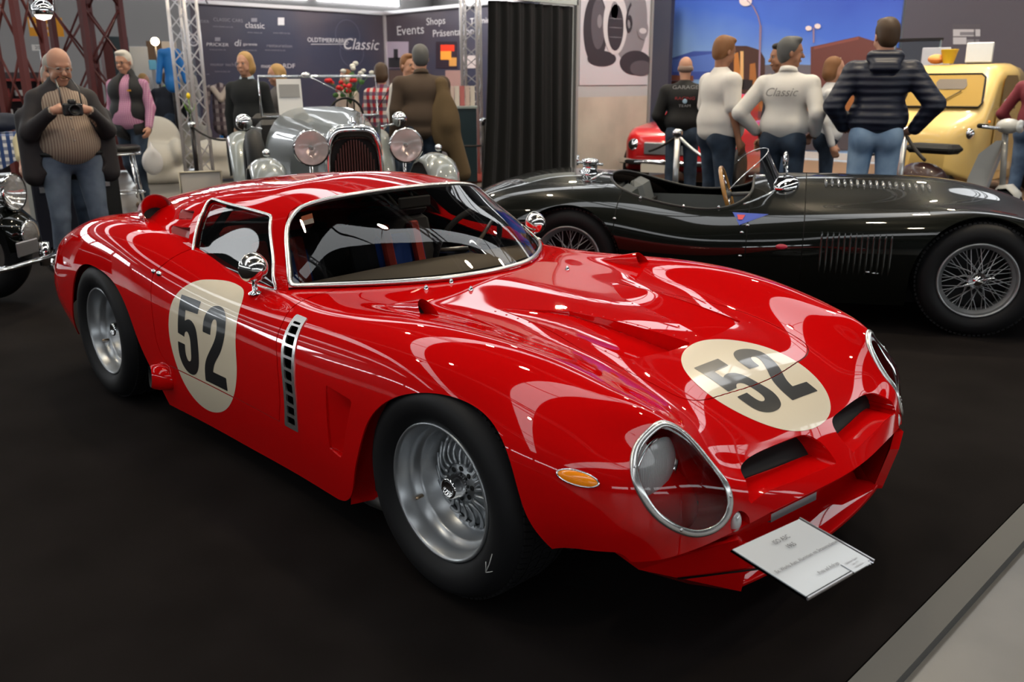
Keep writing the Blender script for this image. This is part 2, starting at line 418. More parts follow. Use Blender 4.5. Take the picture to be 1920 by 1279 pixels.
# warm spot lamps hanging from the roof; each lamp carries its own light
lampm = mat('lamp_housing', (.05, .05, .05), .5)
LP = [(-3.2, -1.6), (-2.2, 1.2), (-.4, 2.6), (-4.6, 3.4), (-1.2, 5.4), (-6.4, 1.2), (-3.4, 7.2), (.9, .9), (-.9, -3.4), (-5.6, -3.2), (-8.4, 4.4), (1.8, 4.2), (-7.6, 8.2), (-2.6, 10.6), (-10.5, .5)]
for k, (x, y) in enumerate(LP):
    t = thing('hanging_spotlight', 'black spotlight hanging above the stand, out of the picture', 'lamp', (x, y, 5.2), group='hanging spotlights above the stand')
    MB().lathe([(.02, .35), (.09, .30), (.14, .0), (.13, .0), (.08, .26)], n=20).build('lamp_housing', lampm, t)
    MB().cyl((0, 0, .33), (0, 0, 3.95), .01, 6).build('hanging_cable', lampm, t)
    l = bpy.data.lights.new('spot_lamp', 'AREA'); l.shape = 'DISK'; l.size = .20; l.energy = 19 if y < 3 and x > -6 else 60; l.color = (1, .83, .58); l.spread = math.radians(150)
    o = bpy.data.objects.new('lamp_light', l); COL.objects.link(o); o.parent = t; o.location = (0, 0, -.01)
def wash(x, y, z, tx, ty, tz, e, size=.5):  # added unseen lamps that brighten the mural, booth, sponsor walls and van
    t = thing('added_wall_washer', 'added lamp bar, unseen, brightening a stand from above', 'lamp', (x, y, z), group='added unseen washers above the stands')
    MB().box((0, 0, .08), (.5, .12, .10), bev=.02).build('lamp_housing', lampm, t); MB().cyl((0, 0, .1), (0, 0, HZ-z), .01, 6).build('hanging_cable', lampm, t)
    l = bpy.data.lights.new('washer', 'AREA'); l.size = size; l.energy = e; l.color = (1, .93, .84); l.spread = math.radians(120)
    o = bpy.data.objects.new('lamp_light', l); COL.objects.link(o); o.parent = t; o.rotation_euler = (Vector((tx, ty, tz))-Vector((x, y, z))).to_track_quat('-Z', 'Y').to_euler(); o.location = (0, 0, -.02)
for a in ((-8.5, 11.2, 4.6, -8.7, 14, 2.2, 32), (-5.5, 11.2, 4.6, -5.6, 14, 2.2, 32), (-2.0, 11.2, 4.6, -2, 14, 2, 15), (-4.6, 8.2, 4.6, -7.05, 8.6, 1.8, 55), (-16.0, 10.5, 5.2, -19, 10.5, 1.8, 110), (-15.0, 11, 5.0, -15, 13.2, 1.8, 110), (-2.4, 8.6, 4.4, -2.4, 9.8, 1.2, 70)): wash(*a)
# ---- black show carpet with its edge strip, red carpet behind
CARP = mat('black_carpet', (.011, .0098, .0098), .95, bump=(900, .5, .002), spec=.08)
noise_color(CARP, 3.0, (.0085, .0068, .0064), (.0125, .0102, .0098), detail=8)
mb = MB(); mb.box((-3.36, -2.15, -.015), (8.76, 22.7, .030)); c = mb.build('black_carpet', CARP); tag(c, 'large black show carpet under the red racing coupe and the black roadster', 'carpet')
c.location.z = 0
mb = MB(); mb.box((1.0675, -2.15, -.014), (.085, 22.7, .032)); tag(mb.build('carpet_edge_strip', mat('grey_edge_tape', (.10, .10, .095), .6)), 'grey edging strip along the border of the black carpet and the concrete', 'edging')
REDC = mat('red_carpet', (.36, .055, .04), .9)
mb = MB(); mb.box((-16.6, 10.6, -.012), (4.6, 9.0, .024)); tag(mb.build('red_carpet', REDC), 'red carpet laid in front of the dark sponsor wall', 'carpet')
mb = MB(); mb.box((-9.0, 5.9, -.010), (1.0, 4.4, .022)); tag(mb.build('red_carpet', REDC), 'strip of red carpet beside the black curtain', 'carpet')
# ---- sponsor stand: dark blue walls
SLATE = mat('slate_blue_print', (.040, .043, .075), .55)
noise_color(SLATE, .35, (.036, .040, .070), (.085, .065, .075), lo=.45, hi=.75)
WHITE = mat('white_print', (.55, .55, .58), .6); GREYP = mat('grey_print', (.22, .22, .26), .6); DIMP = mat('dim_print', (.09, .095, .14), .6)
XB = -19.0; YB = 13.2; ZB = 3.3
sw = MB().box((XB-.06, (7.6+YB)/2, ZB/2), (.12, YB-7.6, ZB)).build('sponsor_wall', SLATE)
tag(sw, 'long slate blue exhibition wall printed with rows of pale sponsor names', 'exhibition wall')
def wall_pt(px, py, ax, v): 
    d = pray(px, py); t = (v-CAM[ax])/d[ax]; return Vector(CAM)+d*t
def wtext(txt, px, py, hpx, par, m=WHITE, ax=0, v=XB+.012, align='CENTER', sx=1., shear=0.):
    p = wall_pt(px, py, ax, v); dep = (p-Vector(CAM)).dot(CF); size = hpx*dep/FPX*1.4
    xd = (0, 1, 0) if ax == 0 else (1, 0, 0)
    return text('lettering', txt, size, m, par, p, xd, (0, 0, 1), align, sx*1.0, shear)
for (txt, px, py, h, m, sx, sh) in (('LANDER', 376, 40, 5, GREYP, 1.3, 0), ('CLASSIC CARS', 428, 38, 6, GREYP, 1.1, 0), ('classic', 478, 48, 11, WHITE, 1.05, 0), ('PRICKER', 408, 84, 6, WHITE, 1.4, .2), ('di', 446, 81, 12, WHITE, 1.2, .2), ('garantie', 469, 83, 5, WHITE, 1.3, 0),
        ('restauration', 524, 86, 6, GREYP, 1.3, 0), ('motor tech', 417, 121, 6, GREYP, 1.25, 0), ('classic cars', 366, 127, 5, GREYP, 1.2, 0), ('RDF', 542, 124, 8, WHITE, 1.3, 0), ('motor', 503, 124, 7, WHITE, 1.2, 0), ('www.classic-cars.de', 418, 50, 3, GREYP, 1.2, 0), ('www.classic.de', 478, 61, 3, GREYP, 1.2, 0),
        ('www.oldtimer.de', 528, 62, 3, GREYP, 1.2, 0), ('www.pricker.de', 408, 93, 3, GREYP, 1.2, 0), ('www.garantie.de', 466, 94, 3, GREYP, 1.2, 0), ('www.restauration.de', 516, 94, 3, GREYP, 1.2, 0), ('www.motor.de', 417, 134, 3, GREYP, 1.2, 0), ('www.cars.de', 380, 139, 3, GREYP, 1.2, 0), ('Classic', 377, 163, 5, GREYP, 1.2, .3),
        ('OLDTIMERFABRIK', 616, 76, 8, WHITE, 1.02, 0), ('Classic', 678, 84, 20, WHITE, 1.05, .35)):
    wtext(txt, px, py, h, sw, m, sx=sx, shear=sh)
def ring_on(px, py, rpx, wpx, par, m, ax=0, v=XB+.011, a0=0, a1=2*PI):
    p = wall_pt(px, py, ax, v); dep = (p-Vector(CAM)).dot(CF); r = rpx*dep/FPX; w = wpx*dep/FPX/2
    V = []; n = 48
    for a in np.linspace(a0, a1, n):
        for rr in (r-w, r+w):
            q = (0, rr*math.cos(a), rr*math.sin(a)) if ax == 0 else (rr*math.cos(a), 0, rr*math.sin(a)); V.append((p[0]+q[0], p[1]+q[1], p[2]+q[2]))
    mb = MB(); mb.add(V, [(2*i, 2*i+2, 2*i+3, 2*i+1) for i in range(n-1)]); o = mb.build('printed_ring', m, par); return o
ring_on(362, 75, 10, 2.5, sw, WHITE); ring_on(362, 75, 5, 3, sw, GREYP)
ring_on(652, 66, 27, 1.2, sw, DIMP); ring_on(660, 98, 26, 1.2, sw, DIMP); ring_on(446, 121, 5, 1.5, sw, GREYP, a0=.6, a1=5.6)
def wrect(x0, y0, x1, y1, par, m, ax=0, v=XB+.011, name='printed_block'):
    P = [wall_pt(*q, ax, v) for q in ((x0, y1), (x1, y1), (x1, y0), (x0, y0))]
    mb = MB(); mb.quad(*P); o = mb.build(name, m, par); return o
wrect(521, 33, 533, 47, sw, WHITE); wrect(403, 70, 413, 77, sw, GREYP); wrect(583, 82.4, 652, 83.4, sw, WHITE); wrect(471, 34, 482, 41, sw, GREYP)
ew = MB().box(((XB-9.4)/2-1, YB+.06, ZB/2), (-9.4-XB+2, .12, ZB)).build('event_wall', SLATE); tag(ew, 'slate blue exhibition wall with the words Events, Shops and photo prints', 'exhibition wall')
VB = YB-.012
for txt, px, py, h, sx in (('Events', 769, 57, 17, 1.35), ('Shops', 817, 40, 13, 1.3), ('Präsentation', 849, 61, 13, 1.3), ('Training', 903, 39, 11, 1.3)): wtext(txt, px, py, h, ew, WHITE, 1, VB, sx=sx)
ph = [(722, 78, 766, 128, (.42, .36, .45)), (817, 78, 857, 128, (.03, .02, .03)), (730, 132, 765, 170, (.12, .08, .07)), (835, 132, 864, 180, (.35, .22, .2)), (866, 104, 892, 128, (.5, .45, .45))]
for i, (a, b, c_, d, col) in enumerate(ph):
    o = wrect(a, b, c_, d, ew, mat('photo_print_%d' % i, col, .5), 1, VB, 'photo_print')
for a, b, c_, d, col in ((728, 108, 764, 127, (.03, .03, .035)), (738, 92, 746, 112, (.03, .03, .035)), (826, 84, 852, 96, (.75, .05, .02)), (826, 96, 846, 112, (.9, .35, .05)), (842, 108, 856, 124, (.6, .3, .08))):
    wrect(a, b, c_, d, ew, mat('print_tone_%s' % str(col), col, .5), 1, VB-.004, 'printed_block')
TRM = mat('aluminium_truss', (.62, .60, .62), .35, metal=.5)
struct(MB().box((XB+.02, (7.6+YB)/2, ZB+.05), (.1, YB-7.4, .08)).build('trim_2', TRM)); struct(MB().box(((XB-9.4)/2-1, YB-.02, ZB+.05), (-9.4-XB+2, .1, .08)).build('trim_3', TRM)); struct(MB().box((XB+.03, YB-.03, ZB/2), (.07, .07, ZB)).build('trim_4', TRM))
def lattice(name, label, x, y, w, h, rt, rb, m, rot=0., seg=None, z0=0., group=None, sections=None):
    t = thing(name, label, 'truss', (x, y, z0), rot, group)
    for a, b in ((-1, -1), (1, -1), (1, 1), (-1, 1)):
        MB().cyl((a*w/2, b*w/2, 0), (a*w/2, b*w/2, h), rt, 10).build('chord', m, t)
    seg = seg or w; n = int(h/seg)
    for (ax, ay), (bx, by) in (((-1, -1), (1, -1)), ((1, -1), (1, 1)), ((1, 1), (-1, 1)), ((-1, 1), (-1, -1))):
        P = [((ax if i % 2 == 0 else bx)*w/2, (ay if i % 2 == 0 else by)*w/2, h*i/n) for i in range(n+1)]
        MB().tube(P, rb, 6).build('bracing', m, t)
        P = [((bx if i % 2 == 0 else ax)*w/2, (by if i % 2 == 0 else ay)*w/2, h*i/n) for i in range(n+1)]
        if name == 'steel_tower': MB().tube(P, rb, 6).build('bracing', m, t)
    return t
lattice('lattice_truss', 'silver lattice truss column standing beside the black curtain', -9.5, 7.85, .26, 4.6, .026, .013, TRM, .6, .20)
_lp = at_d(357, 159, 12.5); lattice('lattice_truss', 'silver lattice truss column at the left end of the sponsor wall', _lp.x, _lp.y, .27, 3.55, .026, .013, TRM, .5, .22)
mb = MB(); 
for z in (3.30, 3.52):
    for w in (-.12, .12): mb.cyl((_lp.x-.2, _lp.y+.14, z), (-18.7, 7.9, z), .02, 8); 
_t = mb.build('ceiling_truss_beam', TRM); tag(_t, 'silver truss beam running back from the left column to the sponsor wall', 'truss')
RUST = mat('dark_red_steel', (.11, .020, .017), .55)
def tower(x, y, w, h, label, rot=.5):
    t = thing('steel_tower', label, 'lattice tower', (x, y, 0), rot)
    for a, b in ((-1, -1), (1, -1), (1, 1), (-1, 1)): MB().box((a*w/2, b*w/2, h/2), (.09, .09, h)).build('corner_post', RUST, t)
    n = int(h/.85)
    for (ax, ay), (bx, by) in (((-1, -1), (1, -1)), ((1, -1), (1, 1)), ((1, 1), (-1, 1)), ((-1, 1), (-1, -1))):
        mb = MB()
        for i in range(n):
            za, zb = h*i/n, h*(i+1)/n
            mb.tube([(ax*w/2, ay*w/2, za), (bx*w/2, by*w/2, zb)], .022, 4); mb.tube([(bx*w/2, by*w/2, za), (ax*w/2, ay*w/2, zb)], .022, 4)
        mb.build('lattice_face', RUST, t)
    return t
p = at_d(37, 80, 12.5); tower(p.x, p.y, .44, 5., 'dark red steel lattice tower nearest the left edge of the hall view')
p = at_d(168, 80, 14.5); tower(p.x, p.y, .74, 5.4, 'wider dark red steel lattice tower behind the two standing men', .35)
p = at_d(213, 200, 15.5); mb = MB(); mb.box((0, 0, 1.1), (.16, .16, 2.2)); mb.box((-.1, 0, .9), (.5, .3, .12)); o = mb.build('steel_post', RUST, None, (p.x, p.y, 0)); tag(o, 'short dark red steel post beside the wider lattice tower', 'post')
# ---- curtain box and poster panel
CURT = mat('black_curtain_cloth', (.006, .006, .0065), .95, sheen=.02)
xq = -7.05
ys = np.linspace(5.98, 7.66, 300); fold = lambda y: .045*np.sin(y*31+1.1*np.sin(y*5.3))+.02*np.sin(y*57+1.)
rings = [[(xq-.02+fold(y)*(.55+.45*(1-z/2.5))+.0, (y-6.82)*(1.0+.19*(1-z/2.5)**2*(1 if y < 6.82 else .1))+6.82, z) for y in ys] for z in (2.50, 2.2, 1.6, 1., .5, .02)]
mb = MB(); mb.ring_loft(rings, False); o = mb.build('black_curtain', CURT); tag(o, 'floor length black curtain hanging in folds in the booth doorway', 'curtain')
PAN = mat('pale_grey_panel', (.42, .43, .44), .5); WOOD = mat('pale_birch_panel', (.46, .41, .34), .5)
noise_color(WOOD, 2.0, (.42, .37, .31), (.52, .46, .385)); BEAM = mat('booth_fascia', (.38, .42, .40), .5)
t = thing('booth', 'pale exhibition booth with a black curtained doorway and a race poster', 'booth', (xq, 8., 0))
def bpart(name, c, d, m, **k): o = MB().box(c, d).build(name, m); return own(o, t)
bpart('wood_panel', (xq-.02, 8.56, .63), (.04, 1.72, 1.26), WOOD); bpart('upper_panel', (xq-.02, 8.56, 2.35), (.04, 1.72, 2.18), PAN)
bpart('corner_post', (xq, 7.68, 1.75), (.06, .05, 3.5), mat('grey_post', (.25, .25, .25), .4)); bpart('corner_post', (xq, 9.43, 1.75), (.06, .05, 3.5), MATS['grey_post'])
bpart('fascia', (xq, 6.82, 2.98), (.06, 1.72, .92), BEAM); bpart('side_wall', (xq-1.2, 9.45, 1.7), (2.4, .04, 3.4), PAN); 
# poster: black and white race car photograph, built as flat print shapes
post = MB().box((xq+.008, 8.56, 2.42), (.012, 1.62, 1.98)).build('race_poster', mat('poster_paper', (.50, .48, .52), .5)); tag(post, 'large black and white poster of an old racing car nose on the booth', 'poster')
def pell(cy, cz, ry, rz, m, k, name='printed_shape', rot=0., par=post):
    V = [(xq+.016+.002*k, cy+ry*math.cos(a)*math.cos(rot)-rz*math.sin(a)*math.sin(rot), cz+ry*math.cos(a)*math.sin(rot)+rz*math.sin(a)*math.cos(rot)) for a in np.linspace(0, 2*PI, 40, endpoint=False)]
    mb = MB(); mb.add(V, [tuple(range(40))]); return own(mb.build(name, m), par)
PB = mat('poster_black', (.035, .03, .038), .5); PG = mat('poster_grey', (.20, .19, .21), .5); PL = mat('poster_light', (.50, .48, .50), .5); PD = mat('poster_dark', (.09, .08, .095), .5)
q = lambda px, py: wall_pt(px, py, 0, xq)
def pe(px, py, rx, ry, m, k, rot=0.):
    c_ = q(px, py); s_ = (c_-Vector(CAM)).dot(CF)/FPX; pell(c_.y, c_.z, rx*s_*1.38, ry*s_, m, k, rot=rot)
pe(1180, 40, 38, 75, PG, 0); pe(1115, 55, 25, 62, PB, 1); pe(1120, 45, 15, 45, PD, 2); pe(1127, 110, 30, 14, PB, 2); pe(1190, 118, 34, 22, PB, 1); pe(1200, 128, 24, 14, PD, 2)
pe(1152, 45, 26, 55, PL, 3); pe(1152, 52, 17, 41, PB, 4); pe(1150, 20, 8, 16, PG, 4)
for z_ in (35, 52, 70): 
    c_ = q(1152, z_); pell(c_.y, c_.z, .16, .005, PG, 5)
pe(1122, 40, 5, 12, PG, 4); pe(1203, 55, 12, 18, PG, 4); pe(1203, 58, 8, 5, PL, 5); pe(1190, 20, 12, 40, PG, 2)
c_ = q(1177, 36); own(text('race_number', '6', .62, PB, None, (xq+.030, c_.y, c_.z), (0, 1, 0), (0, 0, 1), sx=.62), post)
# ---- dusk mural and grey wall on the right
YM = 14.0
mm = bpy.data.materials.new('printed_dusk_sky'); mm.use_nodes = True; MATS['printed_dusk_sky'] = mm; N, L, b = nodes(mm); b.inputs['Roughness'].default_value = .6
tc = N.new('ShaderNodeTexCoord'); sp = N.new('ShaderNodeSeparateXYZ'); L.new(tc.outputs['Object'], sp.inputs[0]); nz = N.new('ShaderNodeTexNoise'); nz.inputs['Scale'].default_value = .9; L.new(tc.outputs['Object'], nz.inputs['Vector'])
a1 = N.new('ShaderNodeMath'); a1.operation = 'MULTIPLY_ADD'; a1.inputs[1].default_value = .07; L.new(sp.outputs[0], a1.inputs[0]); a2 = N.new('ShaderNodeMath'); a2.operation = 'MULTIPLY_ADD'; a2.inputs[1].default_value = .33; a2.inputs[2].default_value = .28; L.new(sp.outputs[2], a2.inputs[0]); L.new(a2.outputs[0], a1.inputs[2])
a3 = N.new('ShaderNodeMath'); a3.operation = 'MULTIPLY_ADD'; a3.inputs[1].default_value = .25; L.new(nz.outputs['Fac'], a3.inputs[0]); L.new(a1.outputs[0], a3.inputs[2])
r = N.new('ShaderNodeValToRGB'); e = r.color_ramp.elements; e[0].position = .12; e[0].color = (.30, .48, .78, 1); e[1].position = .95; e[1].color = (.016, .035, .38, 1); n1 = e.new(.45); n1.color = (.07, .17, .66, 1)
L.new(a3.outputs[0], r.inputs['Fac']); L.new(r.outputs['Color'], b.inputs['Base Color'])
mural = MB().box((0, 0, 0), (5.6, .05, 4.6)).build('dusk_mural', mm, None, (-7.87, YM+.025, 2.45)); tag(mural, 'tall blue mural of a floodlit town square at dusk behind the visitors', 'mural')
def mpoly(pts, m, k=0, name='printed_shape', par=mural):
    P = [wall_pt(x, y, 1, YM-.006-.003*k) for x, y in pts]; mb = MB(); mb.add(P, [tuple(range(len(P)))]); return own(mb.build(name, m), par)
def pm(n, c, e=0): return mat('print_'+n, c, .6)
mpoly([(1215, 170), (1700, 170), (1700, 215), (1215, 215)], pm('street', (.36, .13, .035)), 1); mpoly([(1215, 175), (1300, 172), (1360, 185), (1300, 200), (1215, 196)], pm('verge', (.30, .22, .05)), 2)
mpoly([(1248, 120), (1262, 108), (1300, 96), (1340, 96), (1365, 105), (1372, 150), (1250, 148)], pm('glass_dome', (.07, .11, .42)), 1)
mpoly([(1260, 112), (1340, 100), (1362, 112), (1330, 134), (1262, 135)], pm('glass_dome_light', (.13, .22, .62)), 2)
mpoly([(1345, 92), (1360, 86), (1400, 86), (1425, 94), (1434, 110), (1434, 178), (1345, 172)], pm('drum_building', (.085, .035, .025)), 3)
mpoly([(1376, 100), (1384, 98), (1392, 170), (1376, 170)], pm('lit_facade', (.62, .22, .05)), 4); mpoly([(1388, 96), (1394, 96), (1394, 165), (1388, 165)], pm('lit_facade2', (.9, .5, .2)), 5); mpoly([(1406, 120), (1416, 118), (1420, 172), (1404, 172)], pm('lit_facade3', (.45, .16, .04)), 4); mpoly([(1384, 148), (1412, 150), (1410, 168), (1384, 168)], pm('dark_lettering', (.03, .02, .02)), 5)
mpoly([(1434, 122), (1455, 120), (1520, 122), (1520, 178), (1434, 178)], pm('grey_houses', (.16, .14, .16)), 2); mpoly([(1438, 140), (1446, 138), (1446, 172), (1438, 172)], pm('pale_door', (.55, .45, .33)), 3)
mpoly([(1520, 88), (1610, 68), (1622, 72), (1690, 92), (1690, 180), (1520, 180)], pm('brick_hall', (.16, .05, .04)), 3); mpoly([(1526, 88), (1610, 69), (1610, 74), (1526, 93)], pm('brick_cornice', (.26, .08, .06)), 4)
for x in (1552, 1568): mpoly([(x, 110), (x+9, 108), (x+9, 128), (x, 128)], pm('lit_window', (.85, .72, .45)), 5)
mpoly([(1228, 140), (1300, 142), (1300, 152), (1228, 150)], pm('pavilion', (.30, .10, .06)), 4); mpoly([(1228, 152), (1296, 152), (1296, 172), (1228, 170)], pm('pavilion_wall', (.10, .03, .02)), 3)
for (x, y, r_) in ((1247, 93, 5), (1516, 53, 6), (1533, 49, 6), (1398, 2, 12), (1254, 152, 5)):
    mpoly([(x+r_*math.cos(a), y+r_*.8*math.sin(a)) for a in np.linspace(0, 2*PI, 16, endpoint=False)], pm('lamp_glow', (.95, .75, .70)), 6)
mpoly([(1524, 52), (1527, 52), (1527, 80), (1524, 80)], pm('lamp_post', (.35, .22, .30)), 5); mpoly([(1424, 48), (1428, 48), (1424, 180), (1421, 180)], pm('lamp_post', (.35, .22, .30)), 6)
for a, b_ in (((1400, 0), (1412, 12)), ((1412, 12), (1421, 30)), ((1421, 30), (1426, 50))): mpoly([(a[0]-1, a[1]), (a[0]+1.5, a[1]), (b_[0]+1.5, b_[1]), (b_[0]-1, b_[1])], pm('lamp_post', (.35, .22, .30)), 6)
mpoly([(1225, 208), (1700, 208), (1700, 282), (1225, 282)], mat('print_grey_band', (.085, .072, .085), .6), 7); own(wtext('innerfabrik', 1400, 222, 13, None, WHITE, 1, YM-.034, align='CENTER', sx=1.15), mural)
GW = mat('slate_grey_wall', (.085, .075, .095), .6)
o = MB().box((-1.26, YM+.05, 2.4), (7.5, .1, 4.8)).build('grey_partition', GW); tag(o, 'plain slate grey partition wall behind the yellow delivery van', 'partition wall'); gp = o
o = wrect(1785, 45, 1838, 84, None, PD, 1, YM-.006, 'framed_photo'); tag(o, 'black and white landscape photograph hanging on the grey partition', 'picture'); fp = o
for a in ((1787, 55, 1838, 68, PL), (1787, 70, 1812, 83, PL), (1800, 60, 1826, 66, PG), (1826, 46, 1829, 84, PD), (1812, 74, 1836, 82, PG)): own(wrect(*a[:4], None, a[4], 1, YM-.009), fp)
struct(MB().box((-5., YM-.02, .10), (12, .06, .13)).build('baseboard_north', mat('white_skirting', (.62, .60, .60), .5)))
TANC = mat('sandy_carpet', (.36, .22, .13), .9); o = MB().box((-3.0, 11.64, -.015), (8.0, 4.68, .030)).build('sandy_carpet', TANC); tag(o, 'sandy brown carpet of the stand in front of the mural', 'carpet')
# ================================================================ the red racing car
CAR = thing('sports_car', 'low red racing coupe with cream number 52 roundels on door and bonnet', 'car', (-1.2, 0, 0))
L0 = [  # tail -> nose; rails: 0 sill .. 9 centre, (x, y, z) of the left half
 [(-3.36,.66,.34),(-3.38,.69,.41),(-3.40,.69,.48),(-3.41,.67,.545),(-3.42,.635,.60),(-3.42,.58,.64),(-3.42,.50,.665),(-3.42,.36,.685),(-3.42,.18,.70),(-3.42,0,.70)],
 [(-3.25,.765,.30),(-3.27,.80,.40),(-3.28,.80,.49),(-3.28,.78,.58),(-3.28,.74,.65),(-3.27,.66,.70),(-3.27,.55,.725),(-3.27,.38,.745),(-3.27,.2,.755),(-3.27,0,.755)],
 [(-3.02,.825,.24),(-3.04,.86,.36),(-3.05,.862,.49),(-3.05,.84,.61),(-3.04,.79,.71),(-3.03,.70,.765),(-3.03,.58,.785),(-3.03,.4,.80),(-3.03,.2,.81),(-3.03,0,.81)],
 [(-2.75,.85,.19),(-2.75,.878,.33),(-2.75,.882,.48),(-2.75,.868,.63),(-2.75,.81,.76),(-2.75,.71,.82),(-2.75,.58,.83),(-2.75,.4,.835),(-2.75,.2,.84),(-2.75,0,.84)],
 [(-2.43,.855,.15),(-2.43,.882,.3),(-2.43,.888,.47),(-2.43,.875,.64),(-2.43,.82,.78),(-2.43,.71,.842),(-2.43,.58,.85),(-2.43,.4,.85),(-2.43,.2,.85),(-2.43,0,.85)],
 [(-2.1,.85,.12),(-2.1,.877,.29),(-2.1,.885,.46),(-2.1,.872,.63),(-2.1,.82,.765),(-2.1,.71,.828),(-2.1,.58,.84),(-2.1,.4,.84),(-2.1,.2,.84),(-2.1,0,.84)],
 [(-1.78,.84,.115),(-1.78,.866,.28),(-1.78,.873,.45),(-1.78,.857,.61),(-1.78,.805,.725),(-1.78,.71,.785),(-1.78,.58,.80),(-1.78,.4,.80),(-1.78,.2,.8),(-1.78,0,.8)],
 [(-1.45,.83,.115),(-1.45,.857,.28),(-1.45,.862,.44),(-1.45,.845,.59),(-1.45,.79,.69),(-1.45,.70,.735),(-1.45,.57,.745),(-1.45,.4,.75),(-1.45,.2,.75),(-1.45,0,.75)],
 [(-1.12,.828,.115),(-1.12,.855,.28),(-1.12,.86,.43),(-1.12,.842,.58),(-1.12,.785,.675),(-1.12,.69,.72),(-1.12,.57,.73),(-1.12,.4,.735),(-1.12,.2,.74),(-1.12,0,.74)],
 [(-.80,.832,.12),(-.80,.86,.28),(-.80,.866,.43),(-.80,.847,.58),(-.80,.785,.68),(-.80,.69,.72),(-.80,.56,.727),(-.80,.4,.733),(-.80,.2,.742),(-.80,0,.746)],
 [(-.50,.84,.12),(-.50,.868,.28),(-.50,.874,.43),(-.50,.858,.58),(-.50,.79,.695),(-.50,.675,.738),(-.50,.545,.724),(-.50,.4,.721),(-.50,.2,.727),(-.50,0,.733)],
 [(-.24,.848,.12),(-.24,.874,.28),(-.24,.88,.43),(-.24,.868,.58),(-.24,.80,.705),(-.24,.67,.752),(-.24,.535,.730),(-.24,.4,.710),(-.24,.2,.712),(-.24,0,.718)],
 [(.0,.85,.12),(.0,.876,.28),(.0,.884,.43),(.0,.870,.58),(.0,.80,.70),(.0,.66,.747),(.0,.53,.722),(.0,.4,.697),(.0,.2,.696),(.0,0,.702)],
 [(.2,.842,.16),(.2,.868,.29),(.2,.875,.43),(.2,.857,.57),(.2,.775,.678),(.2,.645,.724),(.2,.52,.702),(.2,.39,.673),(.2,.2,.672),(.2,0,.677)],
 [(.34,.82,.25),(.36,.842,.36),(.38,.846,.46),(.39,.82,.565),(.40,.73,.645),(.41,.62,.684),(.42,.51,.658),(.42,.38,.629),(.42,.2,.628),(.42,0,.63)],
 [(.44,.795,.31),(.48,.805,.39),(.51,.795,.475),(.54,.745,.548),(.565,.665,.590),(.585,.59,.624),(.597,.50,.592),(.60,.37,.559),(.60,.18,.556),(.60,0,.558)],
 [(.53,.765,.325),(.575,.758,.395),(.615,.722,.455),(.652,.672,.497),(.679,.603,.519),(.689,.523,.516),(.692,.44,.496),(.697,.315,.490),(.705,.15,.490),(.706,0,.495)],
 [(.585,.735,.325),(.64,.705,.365),(.685,.645,.395),(.718,.575,.418),(.740,.50,.432),(.755,.42,.437),(.768,.33,.433),(.778,.22,.428),(.787,.1,.427),(.790,0,.427)],
 [(.60,.72,.305),(.66,.68,.32),(.71,.61,.34),(.742,.54,.358),(.765,.46,.372),(.782,.38,.382),(.797,.29,.388),(.811,.19,.391),(.822,.09,.393),(.826,0,.394)],
]
L0 = [[((x if x > -2.75 else -2.75+(x+2.75)*.88), y, z) for x, y, z in r] for r in L0]
body_s = Surf(L0)
BODY = body_s.mesh(330, 300)
FULL = BODY
LENS = mat('ribbed_lens', (.93, .94, .95), .2, metal=.0, coat=1., alpha=.85)
REFL = mat('lamp_reflector', (.88, .86, .85), .3, metal=.2)
N, Lk, b = nodes(LENS); tcx = N.new('ShaderNodeTexCoord'); wvx = N.new('ShaderNodeTexWave'); wvx.bands_direction = 'Y'; wvx.inputs['Scale'].default_value = 60; Lk.new(tcx.outputs['Object'], wvx.inputs[0]); bpx = N.new('ShaderNodeBump'); bpx.inputs['Strength'].default_value = .8; bpx.inputs['Distance'].default_value = .003; Lk.new(wvx.outputs['Fac'], bpx.inputs['Height']); Lk.new(bpx.outputs['Normal'], b.inputs['Normal'])
LENS2 = mat('clear_lamp_lens', (.75, .77, .78), .15, metal=.2, coat=1)
AMBER = mat('amber_lens', (.95, .28, .01), .15, coat=1, emit=(1, .25, 0), estr=.15)
# wheel openings (polygons in the side plane, smoothed)
fa = curve([(-.66,.02),(-.56,.112),(-.49,.128),(-.435,.165),(-.40,.215),(-.372,.28),(-.335,.36),(-.275,.475),(-.165,.575),(-.01,.63),(.12,.635),(.235,.60),(.31,.53),(.345,.44),(.375,.36),(.43,.27),(.50,.15),(.5,.0)], 90)
ra = curve([(-1.80,.05),(-1.865,.2),(-1.97,.36),(-2.05,.50),(-2.17,.60),(-2.38,.645),(-2.58,.63),(-2.68,.56),(-2.76,.44),(-2.84,.30),(-2.93,.15),(-2.95,.0)], 90)
fa = [tuple(p) for p in fa]+[(.5,-.2),(-.5,-.2)]; ra = [tuple(p) for p in ra]+[(-2.95,-.2),(-1.8,-.2)]
_, BODY = BODY.cut(poly_f(fa, extra=lambda X, A: .5-np.abs(X[:, 1])))
_, BODY = BODY.cut(poly_f(ra, extra=lambda X, A: .5-np.abs(X[:, 1])))
def band(M, f, w, ext=None):
    """cut a thin line |f|<w out of M -> (M without it, the line)"""
    far = (lambda X, A: np.full(len(X), -1.)) if ext is None else ext
    inn, out = M.cut(far)
    if inn is None: return M, None
    lo, hi = inn.cut(lambda X, A: f(X, A)+w)
    if hi is None: return M, None
    mid, hi2 = hi.cut(lambda X, A: f(X, A)-w)
    keep = out
    for q in (lo, hi2):
        if q is not None: keep = q if keep is None else keep.join(q)
    return keep, mid

